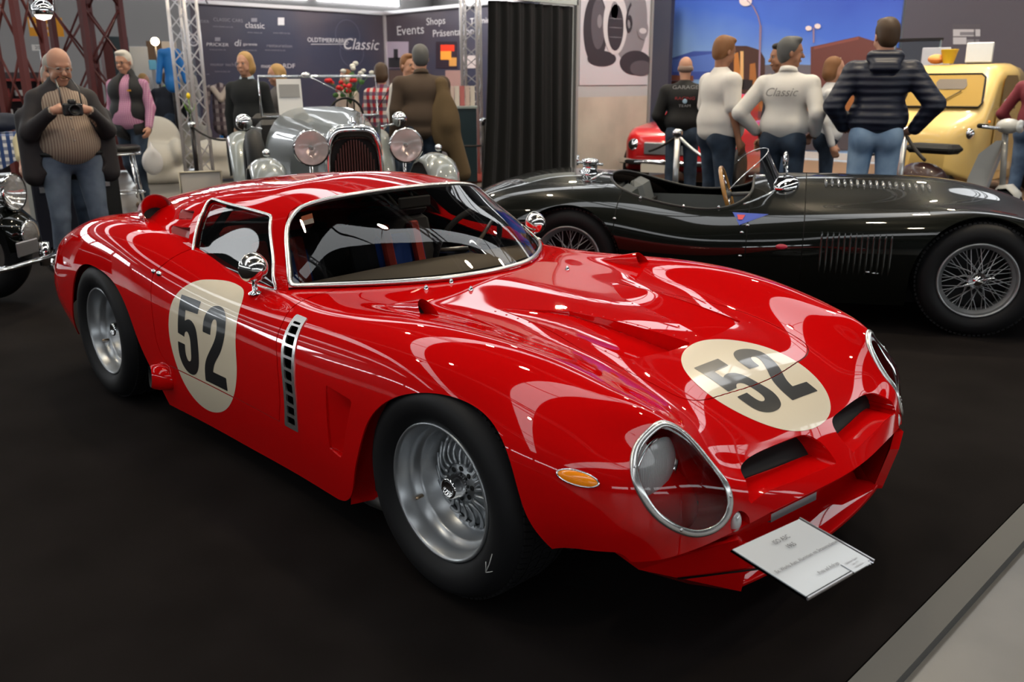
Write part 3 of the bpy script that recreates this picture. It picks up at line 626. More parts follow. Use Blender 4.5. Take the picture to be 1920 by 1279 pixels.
# ---- openings in the nose: two nostrils, two headlamp bays, two parking lamps
SX = lambda X: np.stack([X[:, 0], np.abs(X[:, 1])], 1)
def rpoly(pts, n=60): return curve(pts, n, closed=True)
def smooth_poly(pts, corners):
    out = []; n = len(pts); cs = sorted(corners)
    for a, b in zip(cs, cs[1:]+[cs[0]+n]):
        seg = [pts[k % n] for k in range(a, b+1)]
        out += [tuple(p) for p in (seg[:-1] if len(seg) == 2 else curve(seg, 4*len(seg))[:-1])]
    return out
nost = smooth_poly([(.797,.052),(.765,.045),(.735,.053),(.714,.075),(.702,.13),(.694,.22),(.689,.33),(.692,.375),(.702,.405),(.722,.42),(.757,.447)], [0, 10])
nost_f = lambda X, A: np.maximum(seg_dist(SX(X), nost), .3-X[:, 2])
NOS_IN, BODY = BODY.cut(nost_f)
HL3 = [(.572,.585,.624),(.580,.556,.613),(.600,.532,.594),(.632,.514,.560),(.661,.505,.528),(.686,.500,.500),(.710,.499,.470),(.729,.502,.438),(.739,.518,.410),(.738,.548,.391),(.724,.582,.382),(.706,.612,.383),(.679,.653,.404),(.646,.691,.444),(.618,.710,.490),(.598,.712,.526),(.580,.696,.559),(.568,.667,.588),(.564,.625,.610)]
_h = np.array(HL3); _hc = _h.mean(0); _u, _s, _vt = np.linalg.svd(_h-_hc)
hn = _vt[2]*(1 if _vt[2][0] > 0 else -1); h1 = _vt[0]; h2 = np.cross(hn, h1)
hl2 = curve(np.stack([(_h-_hc)@h1, (_h-_hc)@h2], 1), 90, closed=True)
def hproj(X):
    Q = X.copy(); Q[:, 1] = np.abs(Q[:, 1]); Q = Q-_hc; return np.stack([Q@h1, Q@h2], 1), Q@hn
def head_f(X, A):
    q, d = hproj(X); return np.maximum(seg_dist(q, hl2), np.maximum(np.abs(d)-.14, .35-X[:, 0]))
HEAD_IN, BODY = BODY.cut(head_f)
pkp = rpoly([(.462,.402),(.480,.412),(.503,.403),(.513,.380),(.503,.352),(.482,.342),(.460,.357),(.452,.385)], 40)
pk_f = lambda X, A: np.maximum(seg_dist(np.stack([np.abs(X[:, 1]), X[:, 2]], 1), pkp), .6-X[:, 0])
PARK_IN, BODY = BODY.cut(pk_f)
# ---- side: gill vent, recess behind the wheel arch, door and panel lines
vl = curve([(-.818,.690),(-.811,.608),(-.803,.57),(-.787,.509),(-.777,.437),(-.780,.38),(-.793,.317)], 30)
vr = curve([(-.703,.317),(-.697,.38),(-.696,.43),(-.703,.493),(-.713,.563),(-.725,.62),(-.742,.690)], 30)
ventp = [tuple(p) for p in vl]+[tuple(p) for p in vr]
vent_f = lambda X, A: np.maximum(seg_dist(X[:, [0, 2]], ventp), X[:, 1]+.3)
VENT, BODY = BODY.cut(vent_f)
rec = [(-.508,.534),(-.357,.522),(-.43,.325),(-.445,.305),(-.507,.318)]
REC, BODY = BODY.cut(poly_f(rec, extra=lambda X, A: X[:, 1]+.3))
def groove(M, poly, w, region, axes=(0, 2)):
    return band(M, lambda X, A: seg_dist(X[:, axes], poly), w, region)
door = [(-.835,.317),(-.812,.40),(-.813,.48),(-.830,.55),(-.855,.605),(-.862,.66),(-.89,.72),(-1.00,.95),(-1.66,.95),(-1.80,.735),(-1.842,.69),(-1.832,.62),(-1.812,.52),(-1.80,.42),(-1.775,.36),(-1.72,.325)]
lines = []
BODY, g = groove(BODY, door, .0025, lambda X, A: np.maximum(X[:, 1]+.45, X[:, 2]-.9)); lines.append(g)
DOOR, BODY = BODY.cut(poly_f(door, extra=lambda X, A: X[:, 1]+.3))
hood = curve([(-.31,-.30),(-.153,-.315),(0,-.345),(.131,-.378),(.30,-.382),(.42,-.372),(.475,-.355),(.503,-.31),(.518,-.22),(.530,-.10),(.534,0),(.530,.10),(.518,.22),(.503,.31),(.475,.355),(.42,.372),(.30,.382),(.131,.378),(0,.345),(-.153,.315),(-.31,.30)], 160)
hood = [tuple(p) for p in hood]
BODY, g = band(BODY, lambda X, A: seg_dist(X[:, [0, 1]], hood), .002, lambda X, A: np.maximum(.42-X[:, 2], -.30-X[:, 0])); lines.append(g)
HOOD, BODY = BODY.cut(lambda X, A: np.maximum(seg_dist(X[:, [0, 1]], hood), .42-X[:, 2]))
TRIP = [(-.345,.315),(-.13,.135),(.293,.036),(.286,.15),(.255,.303),(.10,.306),(-.10,.310)]
tri_f = lambda X, A: np.maximum(seg_dist(SX(X), TRIP), -.305-X[:, 0])
TRI, HOOD = HOOD.cut(tri_f)
def boundary(T):
    E = np.concatenate([T[:, [0, 1]], T[:, [1, 2]], T[:, [2, 0]]]); _, inv, cnt = np.unique(np.sort(E, 1), axis=0, return_inverse=True, return_counts=True)
    return E[cnt[inv.ravel()] == 1]
def sunk(piece, D, name, m, par, mfloor=None, scale=None):
    """a recess: the cut-out piece moved by D (per vertex), joined to the opening by walls"""
    p = piece.weld(); X2 = p.X+D(p.X); B = boundary(p.T); n = len(p.X)
    V = np.vstack([p.X-p.N*.003, X2]); F = (p.T+n).tolist()+np.stack([B[:, 1], B[:, 0], B[:, 0]+n, B[:, 1]+n], 1).tolist()
    o = mesh_obj(name, V, F, [m, mfloor or m], par, False, midx=[1]*len(p.T)+[0]*len(B))
    o.data.polygons.foreach_set('use_smooth', [True]*len(p.T)+[False]*len(B)); return o
def side_of(M, s): 
    a, b = M.cut(lambda X, A: X[:, 1]*s); return b
# opening for the cockpit under the cabin
cp_ = [(-.70,0),(-.705,.115),(-.735,.233),(-.80,.34),(-.88,.443),(-.97,.545),(-1.07,.63),(-1.35,.655),(-1.7,.65),(-1.93,.60),(-2.05,.45),(-2.1,0)]
cp_ = cp_+[(x, -y) for x, y in cp_[::-1][1:-1]]
cpf = lambda X, A: np.maximum(seg_dist(X[:, [0, 1]], cp_), .55-X[:, 2])
_, BODY = BODY.cut(cpf); _, DOOR = DOOR.cut(cpf)
# tail panel
tb = body_s.ev([0.], np.linspace(0, body_s.tv[-1], 120))[0]
tc = tb.mean(0)
for g in lines:
    if g is not None: g.offset(-.004).obj('panel_gap', GROOVE, None)
GAPS = [o for o in COL.objects if o.name.startswith('panel_gap')]
shell = BODY.obj('body_shell', RED, None, thick=.006)
doorp = DOOR.obj('door', RED, None, thick=.006)
hoodp = HOOD.obj('bonnet', RED, None, thick=.004)
CP = [shell, doorp, hoodp]+GAPS     # direct parts, parented to the car at the end
mb = MB(); ring2 = tc+(tb-tc)*.93+np.array([.05, 0, 0]); n = len(tb)
mb.ring_loft([tb, ring2], False); mb.add(np.vstack([ring2, [ring2.mean(0)]]), [(i, i+1, n) for i in range(n-1)])
CP.append(mb.build('tail_panel', RED))
def depth_tri(X):
    x = X[:, 0]; y = np.abs(X[:, 1]); d = np.clip((x+.30)/.56, 0, 1)*np.clip((.315-y)/.20, 0, 1)**.8*.052
    return np.stack([0*x, 0*x, -d], 1)
TR = [sunk(side_of(TRI, s), depth_tri, 'bonnet_intake', RED, hoodp) for s in (1, -1)]
CP.append(sunk(REC, lambda X: np.stack([0*X[:, 0]-.0, .055*np.clip((.545-X[:, 2])/.10+.2, 0, 1)*np.clip((X[:, 0]+.515)/.14, .0, 1)+.002, 0*X[:, 0]], 1), 'side_recess', RED, None))
for s in (1, -1):
    CP.append(sunk(side_of(NOS_IN, s), lambda X: np.stack([-.085-0*X[:, 0], -.0*X[:, 1], .0-0*X[:, 0]], 1), 'nose_intake', RED, None, BLACK))
    h = side_of(HEAD_IN, s); sg = np.array([1, s, 1])
    hc = _hc*sg; hnn = hn*sg
    bay = sunk(h, lambda X: (hc-X)*.05-hnn*.135, 'headlamp_bay', RED, None)
    CP.append(bay)
    # lamp unit, clear cover, trim ring
    lc = np.array([.556, .572*s, .500])
    L = MB(); ax = np.array([1., .03*s, .0]); ax /= np.linalg.norm(ax)
    q = Vector(ax).to_track_quat('Z', 'Y').to_matrix().to_4x4(); q.translation = lc
    L.lathe([(.0001, -.05), (.05, -.045), (.078, -.01), (.082, .0)], n=40); L.xform(q); bowl = L.build('headlamp', REFL)
    L = MB(); L.lathe([(.082, -.004), (.088, .0), (.088, .008), (.082, .01)], n=40); L.xform(q); own(L.build('lamp_rim', CHROME), bowl)
    L = MB(); L.lathe([(.0001, .022), (.03, .020), (.06, .013), (.083, .0)], n=48); L.xform(q); own(L.build('lamp_lens', LENS), bowl)
    L = MB(); L.sphere((0, 0, -.015), .018, 12, 8); L.xform(q); own(L.build('bulb', mat('pale_bulb', (.9, .9, .85), .2)), bowl)
    CP.append(bowl)
    cov = h.offset(.0005).obj('headlamp_cover', CLEAR, None); CP.append(cov)
    # loop of the opening
    t = np.linspace(0, 2*PI, 91)[:-1]
    pts = []
    bv = BVHTree.FromPolygons(FULL.X.tolist(), FULL.T.tolist()) if '_BV' not in globals() else _BV
    globals()['_BV'] = bv
    for (a, b) in hl2:
        o = hc+(a*h1+b*h2)*sg+hnn*.2; r = bv.ray_cast(Vector(o), Vector(-hnn))
        pts.append(np.array(r[0]) if r[0] else o-hnn*.2)
    tr = MB(); rings = []
    P_ = np.array(pts); nn = len(P_)
    for i in range(nn):
        tg = P_[(i+1) % nn]-P_[i-1]; tg /= np.linalg.norm(tg); loc, nrm, idx, dist = bv.find_nearest(Vector(P_[i])); nv = np.array(nrm); nv *= np.sign(nv@hnn) or 1; sd = np.cross(tg, nv)
        rings.append([P_[i]+sd*.0105*math.cos(w)+nv*.0045*math.sin(w)+nv*.001 for w in np.linspace(0, 2*PI, 10, endpoint=False)])
    rings.append(rings[0]); tr.ring_loft(rings); cr_ = tr.build('cover_trim_ring', TRIM); cr_.parent = cov
    for i in (8, 30, 52, 74):
        L = MB(); L.sphere(tuple(P_[i]+hnn*.004), .005, 8, 6); o = L.build('screw', CHROME); o.parent = cov
    pk = side_of(PARK_IN, s); CP.append(sunk(pk, lambda X: np.stack([-.03-0*X[:, 0], 0*X[:, 0], 0*X[:, 0]], 1), 'parking_lamp_recess', RED, None, CHROME))
    L = MB(); L.sphere((.742, .482*s, .380), .025, 16, 10, sc=(.6, .75, 1.15)); CP.append(L.build('parking_lamp', LENS2))
# side repeater
for s in (-1,):
    loc, nrm, _, _ = _BV.ray_cast(Vector((.487, s*1.2, .52)), Vector((0, -s, 0)))
    e = Vector((.995, .0, .03)); nrm = nrm*(-1 if nrm.y*s < 0 else 1); e = (e-nrm*e.dot(nrm)).normalized(); up = nrm.cross(e)
    Mx = Matrix((e, up, nrm)).transposed().to_4x4(); Mx.translation = loc
    L = MB(); L.sphere((0, 0, 0), 1., 28, 10, sc=(.052, .0165, .010), zlo=0); L.xform(Mx); CP.append(L.build('side_indicator', AMBER))
    L = MB(); rg = []
    for a in np.linspace(0, 2*PI, 33):
        c_ = np.array([.053*math.cos(a), .0175*math.sin(a), .001]); rg.append([c_+np.array([.003*math.cos(a)*math.cos(w), .003*math.sin(a)*math.cos(w), .003*math.sin(w)]) for w in np.linspace(0, 2*PI, 8, endpoint=False)])
    L.ring_loft(rg); L.xform(Mx); o = L.build('indicator_bezel', CHROME); o.parent = CP[-1]
# gill vent: silver frame with ten openings
VF_ = body_s.mesh(90, 260, .55, .72, .78, .995); VENT, _ = VF_.cut(vent_f)
va = VENT.A[:, 1]; v_hi, v_lo = va.max(), va.min()
zv = lambda X: X[:, 2]
# arc length down the flank measured with the surface parameter
vs0, vs1 = v_lo, v_hi
def holes(X, A):
    q = (A[:, 1]-vs0)/(vs1-vs0)*10.5-.25; k = np.abs((q % 1)-.5)-.385
    # distance from the strip's edges
    d = seg_dist(X[:, [0, 2]], ventp)+.016
    return np.maximum(np.maximum(d, k*.035), np.maximum(-q, q-10)*.04)
VH, VF = VENT.cut(holes)
vent_o = VF.offset(.003).obj('gill_vent', TRIM, None, thick=.006); CP.append(vent_o)
VENT.offset(-.035).obj('vent_back', BLACK, None).parent = vent_o
# ---- painted roundels and numbers
hood5 = smooth_poly([(.394,-.178),(.396,-.053),(.436,-.056),(.437,-.134),(.469,-.136),(.462,-.115),(.463,-.092),(.474,-.068),(.500,-.051),(.531,-.043),(.569,-.034),(.597,-.040),(.618,-.060),(.626,-.100),(.618,-.142),(.599,-.167),(.570,-.176),(.543,-.178),(.544,-.127),(.569,-.125),(.584,-.117),(.587,-.102),(.579,-.089),(.563,-.085),(.531,-.089),(.514,-.096),(.506,-.112),(.508,-.126),(.518,-.140),(.518,-.184)], [0,1,2,3,4,17,18,28,29])
hood2 = smooth_poly([(.477,-.003),(.480,.048),(.456,.052),(.440,.065),(.438,.078),(.446,.088),(.460,.087),(.480,.074),(.508,.050),(.537,.024),(.577,.005),(.622,.0),(.628,.144),(.590,.142),(.585,.065),(.563,.072),(.518,.108),(.470,.133),(.431,.136),(.403,.108),(.392,.065),(.400,.028),(.430,.002)], [0,1,11,12,13,14])
hoodoval = rpoly([(.345,-.172),(.303,-.082),(.296,.009),(.318,.080),(.360,.138),(.410,.180),(.460,.203),(.524,.214),(.587,.205),(.641,.177),(.682,.125),(.704,.059),(.709,-.02),(.696,-.095),(.668,-.155),(.631,-.201),(.587,-.234),(.531,-.253),(.477,-.252),(.410,-.229)], 140)
door5 = smooth_poly([(-1.587,.644),(-1.434,.639),(-1.436,.592),(-1.533,.592),(-1.532,.550),(-1.508,.560),(-1.475,.558),(-1.445,.538),(-1.430,.500),(-1.427,.44),(-1.440,.378),(-1.478,.340),(-1.532,.334),(-1.576,.358),(-1.597,.40),(-1.597,.455),(-1.538,.453),(-1.537,.405),(-1.522,.388),(-1.502,.393),(-1.492,.425),(-1.490,.456),(-1.496,.495),(-1.514,.510),(-1.532,.502),(-1.538,.484),(-1.592,.491),(-1.589,.552)], [0,1,2,3,4,15,16,25,26])
door2 = smooth_poly([(-1.385,.534),(-1.324,.532),(-1.322,.567),(-1.311,.592),(-1.292,.594),(-1.279,.570),(-1.281,.540),(-1.300,.505),(-1.350,.448),(-1.381,.400),(-1.392,.335),(-1.215,.334),(-1.213,.387),(-1.318,.387),(-1.300,.423),(-1.250,.475),(-1.220,.530),(-1.214,.575),(-1.225,.610),(-1.256,.636),(-1.306,.643),(-1.351,.630),(-1.379,.597)], [0,1,10,11,12,13])
dooroval = rpoly([(-1.573,.683),(-1.522,.704),(-1.456,.713),(-1.379,.716),(-1.299,.712),(-1.222,.700),(-1.170,.668),(-1.140,.60),(-1.128,.53),(-1.122,.451),(-1.142,.374),(-1.188,.306),(-1.268,.243),(-1.365,.204),(-1.454,.194),(-1.539,.218),(-1.606,.281),(-1.650,.375),(-1.671,.46),(-1.668,.538),(-1.653,.595),(-1.623,.643)], 140)
L_u, L_v = body_s.tu[-1], body_s.tv[-1]
def local(lo, hi, nu, nv, vlo, vhi):
    us = np.linspace(0, L_u, 400); xs = body_s.ev(us, [L_v/2])[:, 0, 0]
    a = np.interp(lo, xs, us)/L_u; b = np.interp(hi, xs, us)/L_u
    return body_s.mesh(nu, nv, a, b, vlo, vhi)
HF = local(.22, .76, 170, 190, .36, .64)
ov, _ = HF.cut(lambda X, A: np.maximum(seg_dist(X[:, [0, 1]], hoodoval), .42-X[:, 2]))
_, ov = ov.cut(lambda X, A: np.abs(seg_dist(X[:, [0, 1]], hood))-.002)
roundel = ov.offset(.0009).obj('number_roundel', CREAM, hoodp)
for nm, pl in (('number_five', hood5), ('number_two', hood2)):
    d, _ = HF.cut(lambda X, A: np.maximum(seg_dist(X[:, [0, 1]], pl), .42-X[:, 2])); _, d = d.cut(lambda X, A: np.abs(seg_dist(X[:, [0, 1]], hood))-.002)
    o = d.offset(.0016).obj(nm, BLACKP, None); o.parent = roundel
DF = local(-1.72, -1.08, 190, 240, .72, 1.0)
DF, _ = DF.cut(lambda X, A: X[:, 1])
ov, _ = DF.cut(lambda X, A: seg_dist(X[:, [0, 2]], dooroval)); _, ov = ov.cut(lambda X, A: np.abs(seg_dist(X[:, [0, 2]], door))-.0025)
roundel2 = ov.offset(.0009).obj('number_roundel', CREAM, doorp)
for nm, pl in (('number_five', door5), ('number_two', door2)):
    d, _ = DF.cut(lambda X, A: seg_dist(X[:, [0, 2]], pl))
    o = d.offset(.0016).obj(nm, BLACKP, None); o.parent = roundel2
# ---- the cabin (greenhouse) shell
G0 = [
 [(-1.02,.70,.66),(-1.04,.675,.735),(-1.125,.625,.80),(-1.225,.56,.898),(-1.275,.505,.968),(-1.235,.41,1.011),(-1.185,.2,1.035),(-1.17,0,1.043)],
 [(-1.17,.715,.66),(-1.17,.69,.735),(-1.25,.64,.80),(-1.34,.578,.89),(-1.40,.515,.962),(-1.41,.40,1.022),(-1.41,.2,1.055),(-1.41,0,1.064)],
 [(-1.62,.725,.67),(-1.62,.70,.74),(-1.62,.655,.81),(-1.62,.595,.89),(-1.62,.52,.96),(-1.62,.40,1.02),(-1.62,.2,1.055),(-1.62,0,1.067)],
 [(-1.9,.73,.72),(-1.9,.705,.785),(-1.9,.66,.845),(-1.9,.60,.905),(-1.9,.515,.96),(-1.9,.39,1.007),(-1.9,.2,1.035),(-1.9,0,1.045)],
 [(-2.25,.69,.77),(-2.25,.66,.825),(-2.25,.61,.868),(-2.25,.55,.91),(-2.25,.47,.948),(-2.25,.36,.978),(-2.25,.19,.998),(-2.25,0,1.005)],
 [(-2.6,.62,.77),(-2.6,.60,.81),(-2.6,.55,.845),(-2.6,.49,.875),(-2.6,.41,.905),(-2.6,.31,.925),(-2.6,.16,.942),(-2.6,0,.948)],
 [(-2.95,.53,.73),(-2.95,.51,.76),(-2.95,.47,.785),(-2.95,.42,.81),(-2.95,.35,.832),(-2.95,.26,.85),(-2.95,.14,.86),(-2.95,0,.866)],
 [(-3.22,.44,.67),(-3.22,.42,.70),(-3.22,.39,.715),(-3.22,.34,.73),(-3.22,.29,.74),(-3.22,.21,.75),(-3.22,.11,.757),(-3.22,0,.76)],
]
roof_s = Surf(G0[::-1])
ROOF = roof_s.mesh(200, 160)
winp = smooth_poly([(-1.70,.715),(-1.741,.759),(-1.837,.890),(-1.895,.938),(-1.935,.962),(-1.900,.965),(-1.795,.962),(-1.554,.956),(-1.398,.950),(-1.365,.944),(-1.350,.930),(-1.251,.843),(-1.10,.730),(-1.09,.715)], [0, 1, 12, 13])
winf = lambda X, A: np.maximum(seg_dist(X[:, [0, 2]], winp), .3-np.abs(X[:, 1]))
WIN, ROOF = ROOF.cut(winf)
# two louvre recesses in each sail panel
l1 = [(-2.090,.912),(-1.945,.920),(-1.895,.888),(-2.042,.876)]; l2 = [(-2.04,.853),(-1.866,.862),(-1.812,.806),(-1.96,.80)]
lou = []
for pl in (l1, l2):
    a, ROOF = ROOF.cut(poly_f(pl, extra=lambda X, A: .3-np.abs(X[:, 1]))); lou.append(a)
# rear hatch window
hat = [(-3.05,-.34),(-3.05,.34),(-2.35,.33),(-2.35,-.33)]
HAT, ROOF = ROOF.cut(lambda X, A: np.maximum(seg_dist(X[:, [0, 1]], hat), .75-X[:, 2]))
roof = ROOF.obj('cabin_shell', RED, None, thick=.008); CP.append(roof)
CP.append(HAT.offset(-.002).obj('rear_hatch_glass', GLASS, None))
for a in lou:
    for s in (1, -1):
        q = side_of(a, s)
        o = sunk(q, lambda X: np.stack([0*X[:, 0], -s*.055*np.clip((X[:, 0]-X[:, 0].min())/(np.ptp(X[:, 0])), .08, 1), 0*X[:, 0]], 1), 'sail_louvre', RED, None, mat('red_recess_shade', (.30, .002, .004), .4, coat=.6)); o.parent = roof  # louvre floor in darker red, recess shade put into the colour
inner = ROOF.offset(-.014); inner = TM(inner.X, -inner.N, inner.T[:, ::-1], inner.A)
inner.obj('headliner', mat('dark_headliner', (.10, .085, .07), .9), None).parent = roof
def loop_of(M):
    """ordered boundary loop of a cut piece"""
    w = M.weld(); B = boundary(w.T); nx = {a: b for a, b in B.tolist()}; st = B[0][0]; L = [st]; k = nx[st]
    while k != st and len(L) < 5000: L.append(k); k = nx.get(k, st)
    return w.X[L], w.N[L]
def resample(P, N, n):
    d = np.r_[0, np.cumsum(np.linalg.norm(np.diff(np.vstack([P, P[:1]]), axis=0), axis=1))]; t = np.linspace(0, d[-1], n+1)[:-1]
    PP = np.vstack([P, P[:1]]); NN = np.vstack([N, N[:1]])
    return np.stack([np.interp(t, d, PP[:, k]) for k in range(3)], 1), np.stack([np.interp(t, d, NN[:, k]) for k in range(3)], 1)
def strip(P, N, w, h, name, m, inset=0., n=220):
    P, N = resample(P, N, n); rings = []
    for i in range(len(P)):
        t = P[(i+2) % n]-P[i-2]; t /= np.linalg.norm(t); nn = N[i]/np.linalg.norm(N[i]); s = np.cross(nn, t)
        rings.append([P[i]+s*(inset+w*a)+nn*(h*b+.001) for a, b in ((-1, -.4), (-1, .5), (-.6, 1), (.6, 1), (1, .5), (1, -.4))])
    rings.append(rings[0]); mb = MB(); mb.ring_loft(rings); return mb.build(name, m)
for s in (-1, 1):
    w = side_of(WIN, s); P_, N_ = loop_of(w)
    g = w.offset(-.012).obj('side_window_glass' if s > 0 else 'side_window_glass', CLEAR if s > 0 else glass('side_glass', (.55, .6, .62), refl=2.0), None); CP.append(g)
    o = strip(P_, N_, .006, .004, 'window_frame', TRIM); o.parent = g
# ---- windscreen
WB = [(-1.045,.672,.733),(-.93,.56,.735),(-.827,.443,.737),(-.75,.34,.739),(-.69,.233,.741),(-.655,.115,.743),(-.643,0,.744)]
WT = [(-1.272,.503,.972),(-1.250,.44,1.000),(-1.222,.36,1.020),(-1.200,.27,1.031),(-1.185,.18,1.037),(-1.175,.09,1.041),(-1.172,0,1.042)]
WM1 = [(-1.125,.622,.808),(-1.035,.535,.835),(-.955,.43,.845),(-.89,.33,.852),(-.845,.225,.857),(-.815,.11,.86),(-.805,0,.861)]
WM2 = [(-1.222,.561,.897),(-1.155,.49,.925),(-1.095,.40,.938),(-1.05,.31,.946),(-1.015,.205,.952),(-.992,.10,.956),(-.985,0,.957)]
ws = Surf([WB, WM1, WM2, WT])
WS = ws.mesh(70, 170); 
if WS.N[:, 0].mean() < 0: WS = TM(WS.X, -WS.N, WS.T[:, ::-1], WS.A)
wu, wv = ws.tu[-1], ws.tv[-1]
def rrect(X, A):
    # rounded rectangle in the pane's own coordinates, larger radii at the top corners
    a = A[:, 0]/wu*.38; b = (A[:, 1]-wv/2)/wv*1.45; hw = .716; r = .085
    q = np.stack([np.abs(a-.19)-(.181-r), np.abs(b)-(hw-r)], 1); top = np.linalg.norm(np.maximum(q, 0), axis=1)+np.minimum(q.max(1), 0)-r
    r2 = .02; q2 = np.stack([np.abs(a-.19)-(.181-r2), np.abs(b)-(hw-r2)], 1); bot = np.linalg.norm(np.maximum(q2, 0), axis=1)+np.minimum(q2.max(1), 0)-r2
    return np.where(a > .19, top, bot)
PANE, FR = WS.cut(rrect)
FR.offset(-.001).obj('screen_surround', RED, None).parent = roof
pane = PANE.obj('windscreen', GLASS, None); CP.append(pane)
P_, N_ = loop_of(PANE); o = strip(P_, N_, .0085, .005, 'windscreen_trim', TRIM, n=300); o.parent = pane
st, _ = PANE.cut(lambda X, A: rrect(X, A)*-1-.013); st = st if st is not None else None
if st is not None: st.offset(-.002).obj('screen_seal', mat('black_rubber', (.01, .01, .01), .5), None).parent = pane
# inspection sticker inside the screen
def on_pane(u, v): return ws.ev([u*wu], [v*wv])[0, 0]
sg_ = 1 if on_pane(.5, .9)[1] < 0 else -1
def pane_pt(u, lat): return on_pane(u, .5+lat*.5*sg_)
a_, b_, c_, d_ = pane_pt(.86, .875), pane_pt(.86, .79), pane_pt(.73, .79), pane_pt(.73, .885)
off = np.array([-.006, 0, -.006]); m_ = (a_+d_)/2; m2 = (b_+c_)/2
mb = MB(); mb.quad(a_+off, b_+off, m2+off, m_+off); o = mb.build('sticker', mat('orange_sticker', (.85, .22, .10), .6)); o.parent = pane
mb = MB(); mb.quad(m_+off, m2+off, c_+off, d_+off); o = mb.build('sticker', mat('pale_sticker', (.75, .62, .55), .6)); o.parent = pane
# ---- interior
IN = mat('black_leathercloth', (.035, .034, .036), .7); BLUE = mat('blue_seat_cloth', (.02, .08, .38), .85); REDS = mat('red_seat_stripe', (.65, .05, .03), .7); TAN = mat('tan_dash_top', (.30, .25, .20), .7)
for s in (-1, 1):
    c = (-1.55, .33*s)
    mb = MB(); mb.box((c[0]+.16, c[1], .30), (.50, .46, .14), bev=.05); seat = mb.build('seat', IN)
    mb = MB(); mb.box((c[0]+.16, c[1], .365), (.46, .34, .05), bev=.02); mb.build('seat_cushion', BLUE).parent = seat
    mb = MB(); mb.box((c[0]-.16, c[1], .56), (.12, .50, .56), rot=(0, -.28, 0), bev=.05); mb.build('seat_back', IN).parent = seat
    mb = MB(); mb.box((c[0]-.10, c[1], .53), (.05, .30, .44), rot=(0, -.28, 0), bev=.02); mb.build('back_insert', BLUE).parent = seat
    for t in (-.09, .09):
        mb = MB(); mb.box((c[0]-.115, c[1]+t, .675), (.05, .055, .24), rot=(0, -.28, 0), bev=.008); mb.build('seat_stripe', REDS).parent = seat
    mb = MB(); mb.box((c[0]-.215, c[1], .835), (.10, .44, .05), rot=(0, -.28, 0), bev=.02); mb.build('seat_top', REDS if s < 0 else IN).parent = seat
    CP.append(seat)
dash = MB(); 
dl = [(x+.0, y, z-.022) for x, y, z in WB]; dl = dl+[(x, -y, z) for x, y, z in dl[::-1][1:]]
back = [(min(-1.13, x-.06), y*.94, z+.004) for x, y, z in dl]; low = [(x+.03, y, z-.12) for x, y, z in back]
fr = [(x+.10, y*.98, z-.03) for x, y, z in dl]
dash.ring_loft([fr, dl, back, low], closed=False); CP.append(dash.build('dashboard', TAN))
sw = MB(); cw = Vector((-1.17, .33, .745)); axd = Vector((-.90, 0, .38)).normalized(); Q = axd.to_track_quat('Z', 'Y').to_matrix().to_4x4(); Q.translation = cw
pts = [(.185*math.cos(a), .185*math.sin(a), 0) for a in np.linspace(0, 2*PI, 41)]
sw.tube(pts, .013, 10, False); sw.xform(Q); wheel = sw.build('steering_wheel', IN); CP.append(wheel)
for a in (0, 2.3, -2.3):
    sw = MB(); u = np.array([math.cos(a), math.sin(a), 0]); sw.tube([u*.03+np.array([0, 0, -.03]), u*.18], [.018, .012], 8, flat=(1, .35)); sw.xform(Q); sw.build('spoke', STEEL).parent = wheel
sw = MB(); sw.lathe([(.0001, .012), (.035, .008), (.04, -.02), (.03, -.05), (.02, -.16)], n=20); sw.xform(Q); sw.build('hub', CHROME).parent = wheel
mb = MB(); mb.box((-1.5, 0, .17), (2.2, 1.5, .04)); mb.box((-2.02, 0, .45), (.03, 1.35, .6)); 
for s in (-1, 1): mb.box((-1.5, .70*s, .45), (1.2, .03, .46))
mb.box((-.70, 0, .40), (.03, 1.3, .5)); mb.box((-1.45, 0, .30), (.9, .16, .22), bev=.05)
CP.append(mb.build('cabin_tub', IN))
mb = MB(); mb.tube([(-1.93, -.56, .3), (-1.93, -.53, .80), (-1.93, -.42, .92), (-1.93, .42, .92), (-1.93, .53, .80), (-1.93, .56, .3)], .02, 10); CP.append(mb.build('roll_bar', IN))
mb = MB(); c_ = [(-1.03,.665,.742),(-1.14,.61,.83),(-1.24,.55,.925)]
mb = MB(); mb.tube([(-.80, -.10, .765), (-.90, -.02, .80), (-1.0, .10, .835)], .004, 6); mb.tube([(-.74, -.15, .745), (-.80, -.10, .765)], .009, 8); 
CP.append(mb.build('wiper_arm', CHROME))
CP.pop(); bpy.data.objects.remove(bpy.data.objects['wiper_arm'])
# rear view mirror inside
mb = MB(); mb.box((-1.13, 0, .975), (.015, .17, .05), bev=.01); mb.tube([(-1.14, 0, .99), (-1.17, 0, 1.03)], .006, 6); CP.append(mb.build('rear_view_mirror', IN))
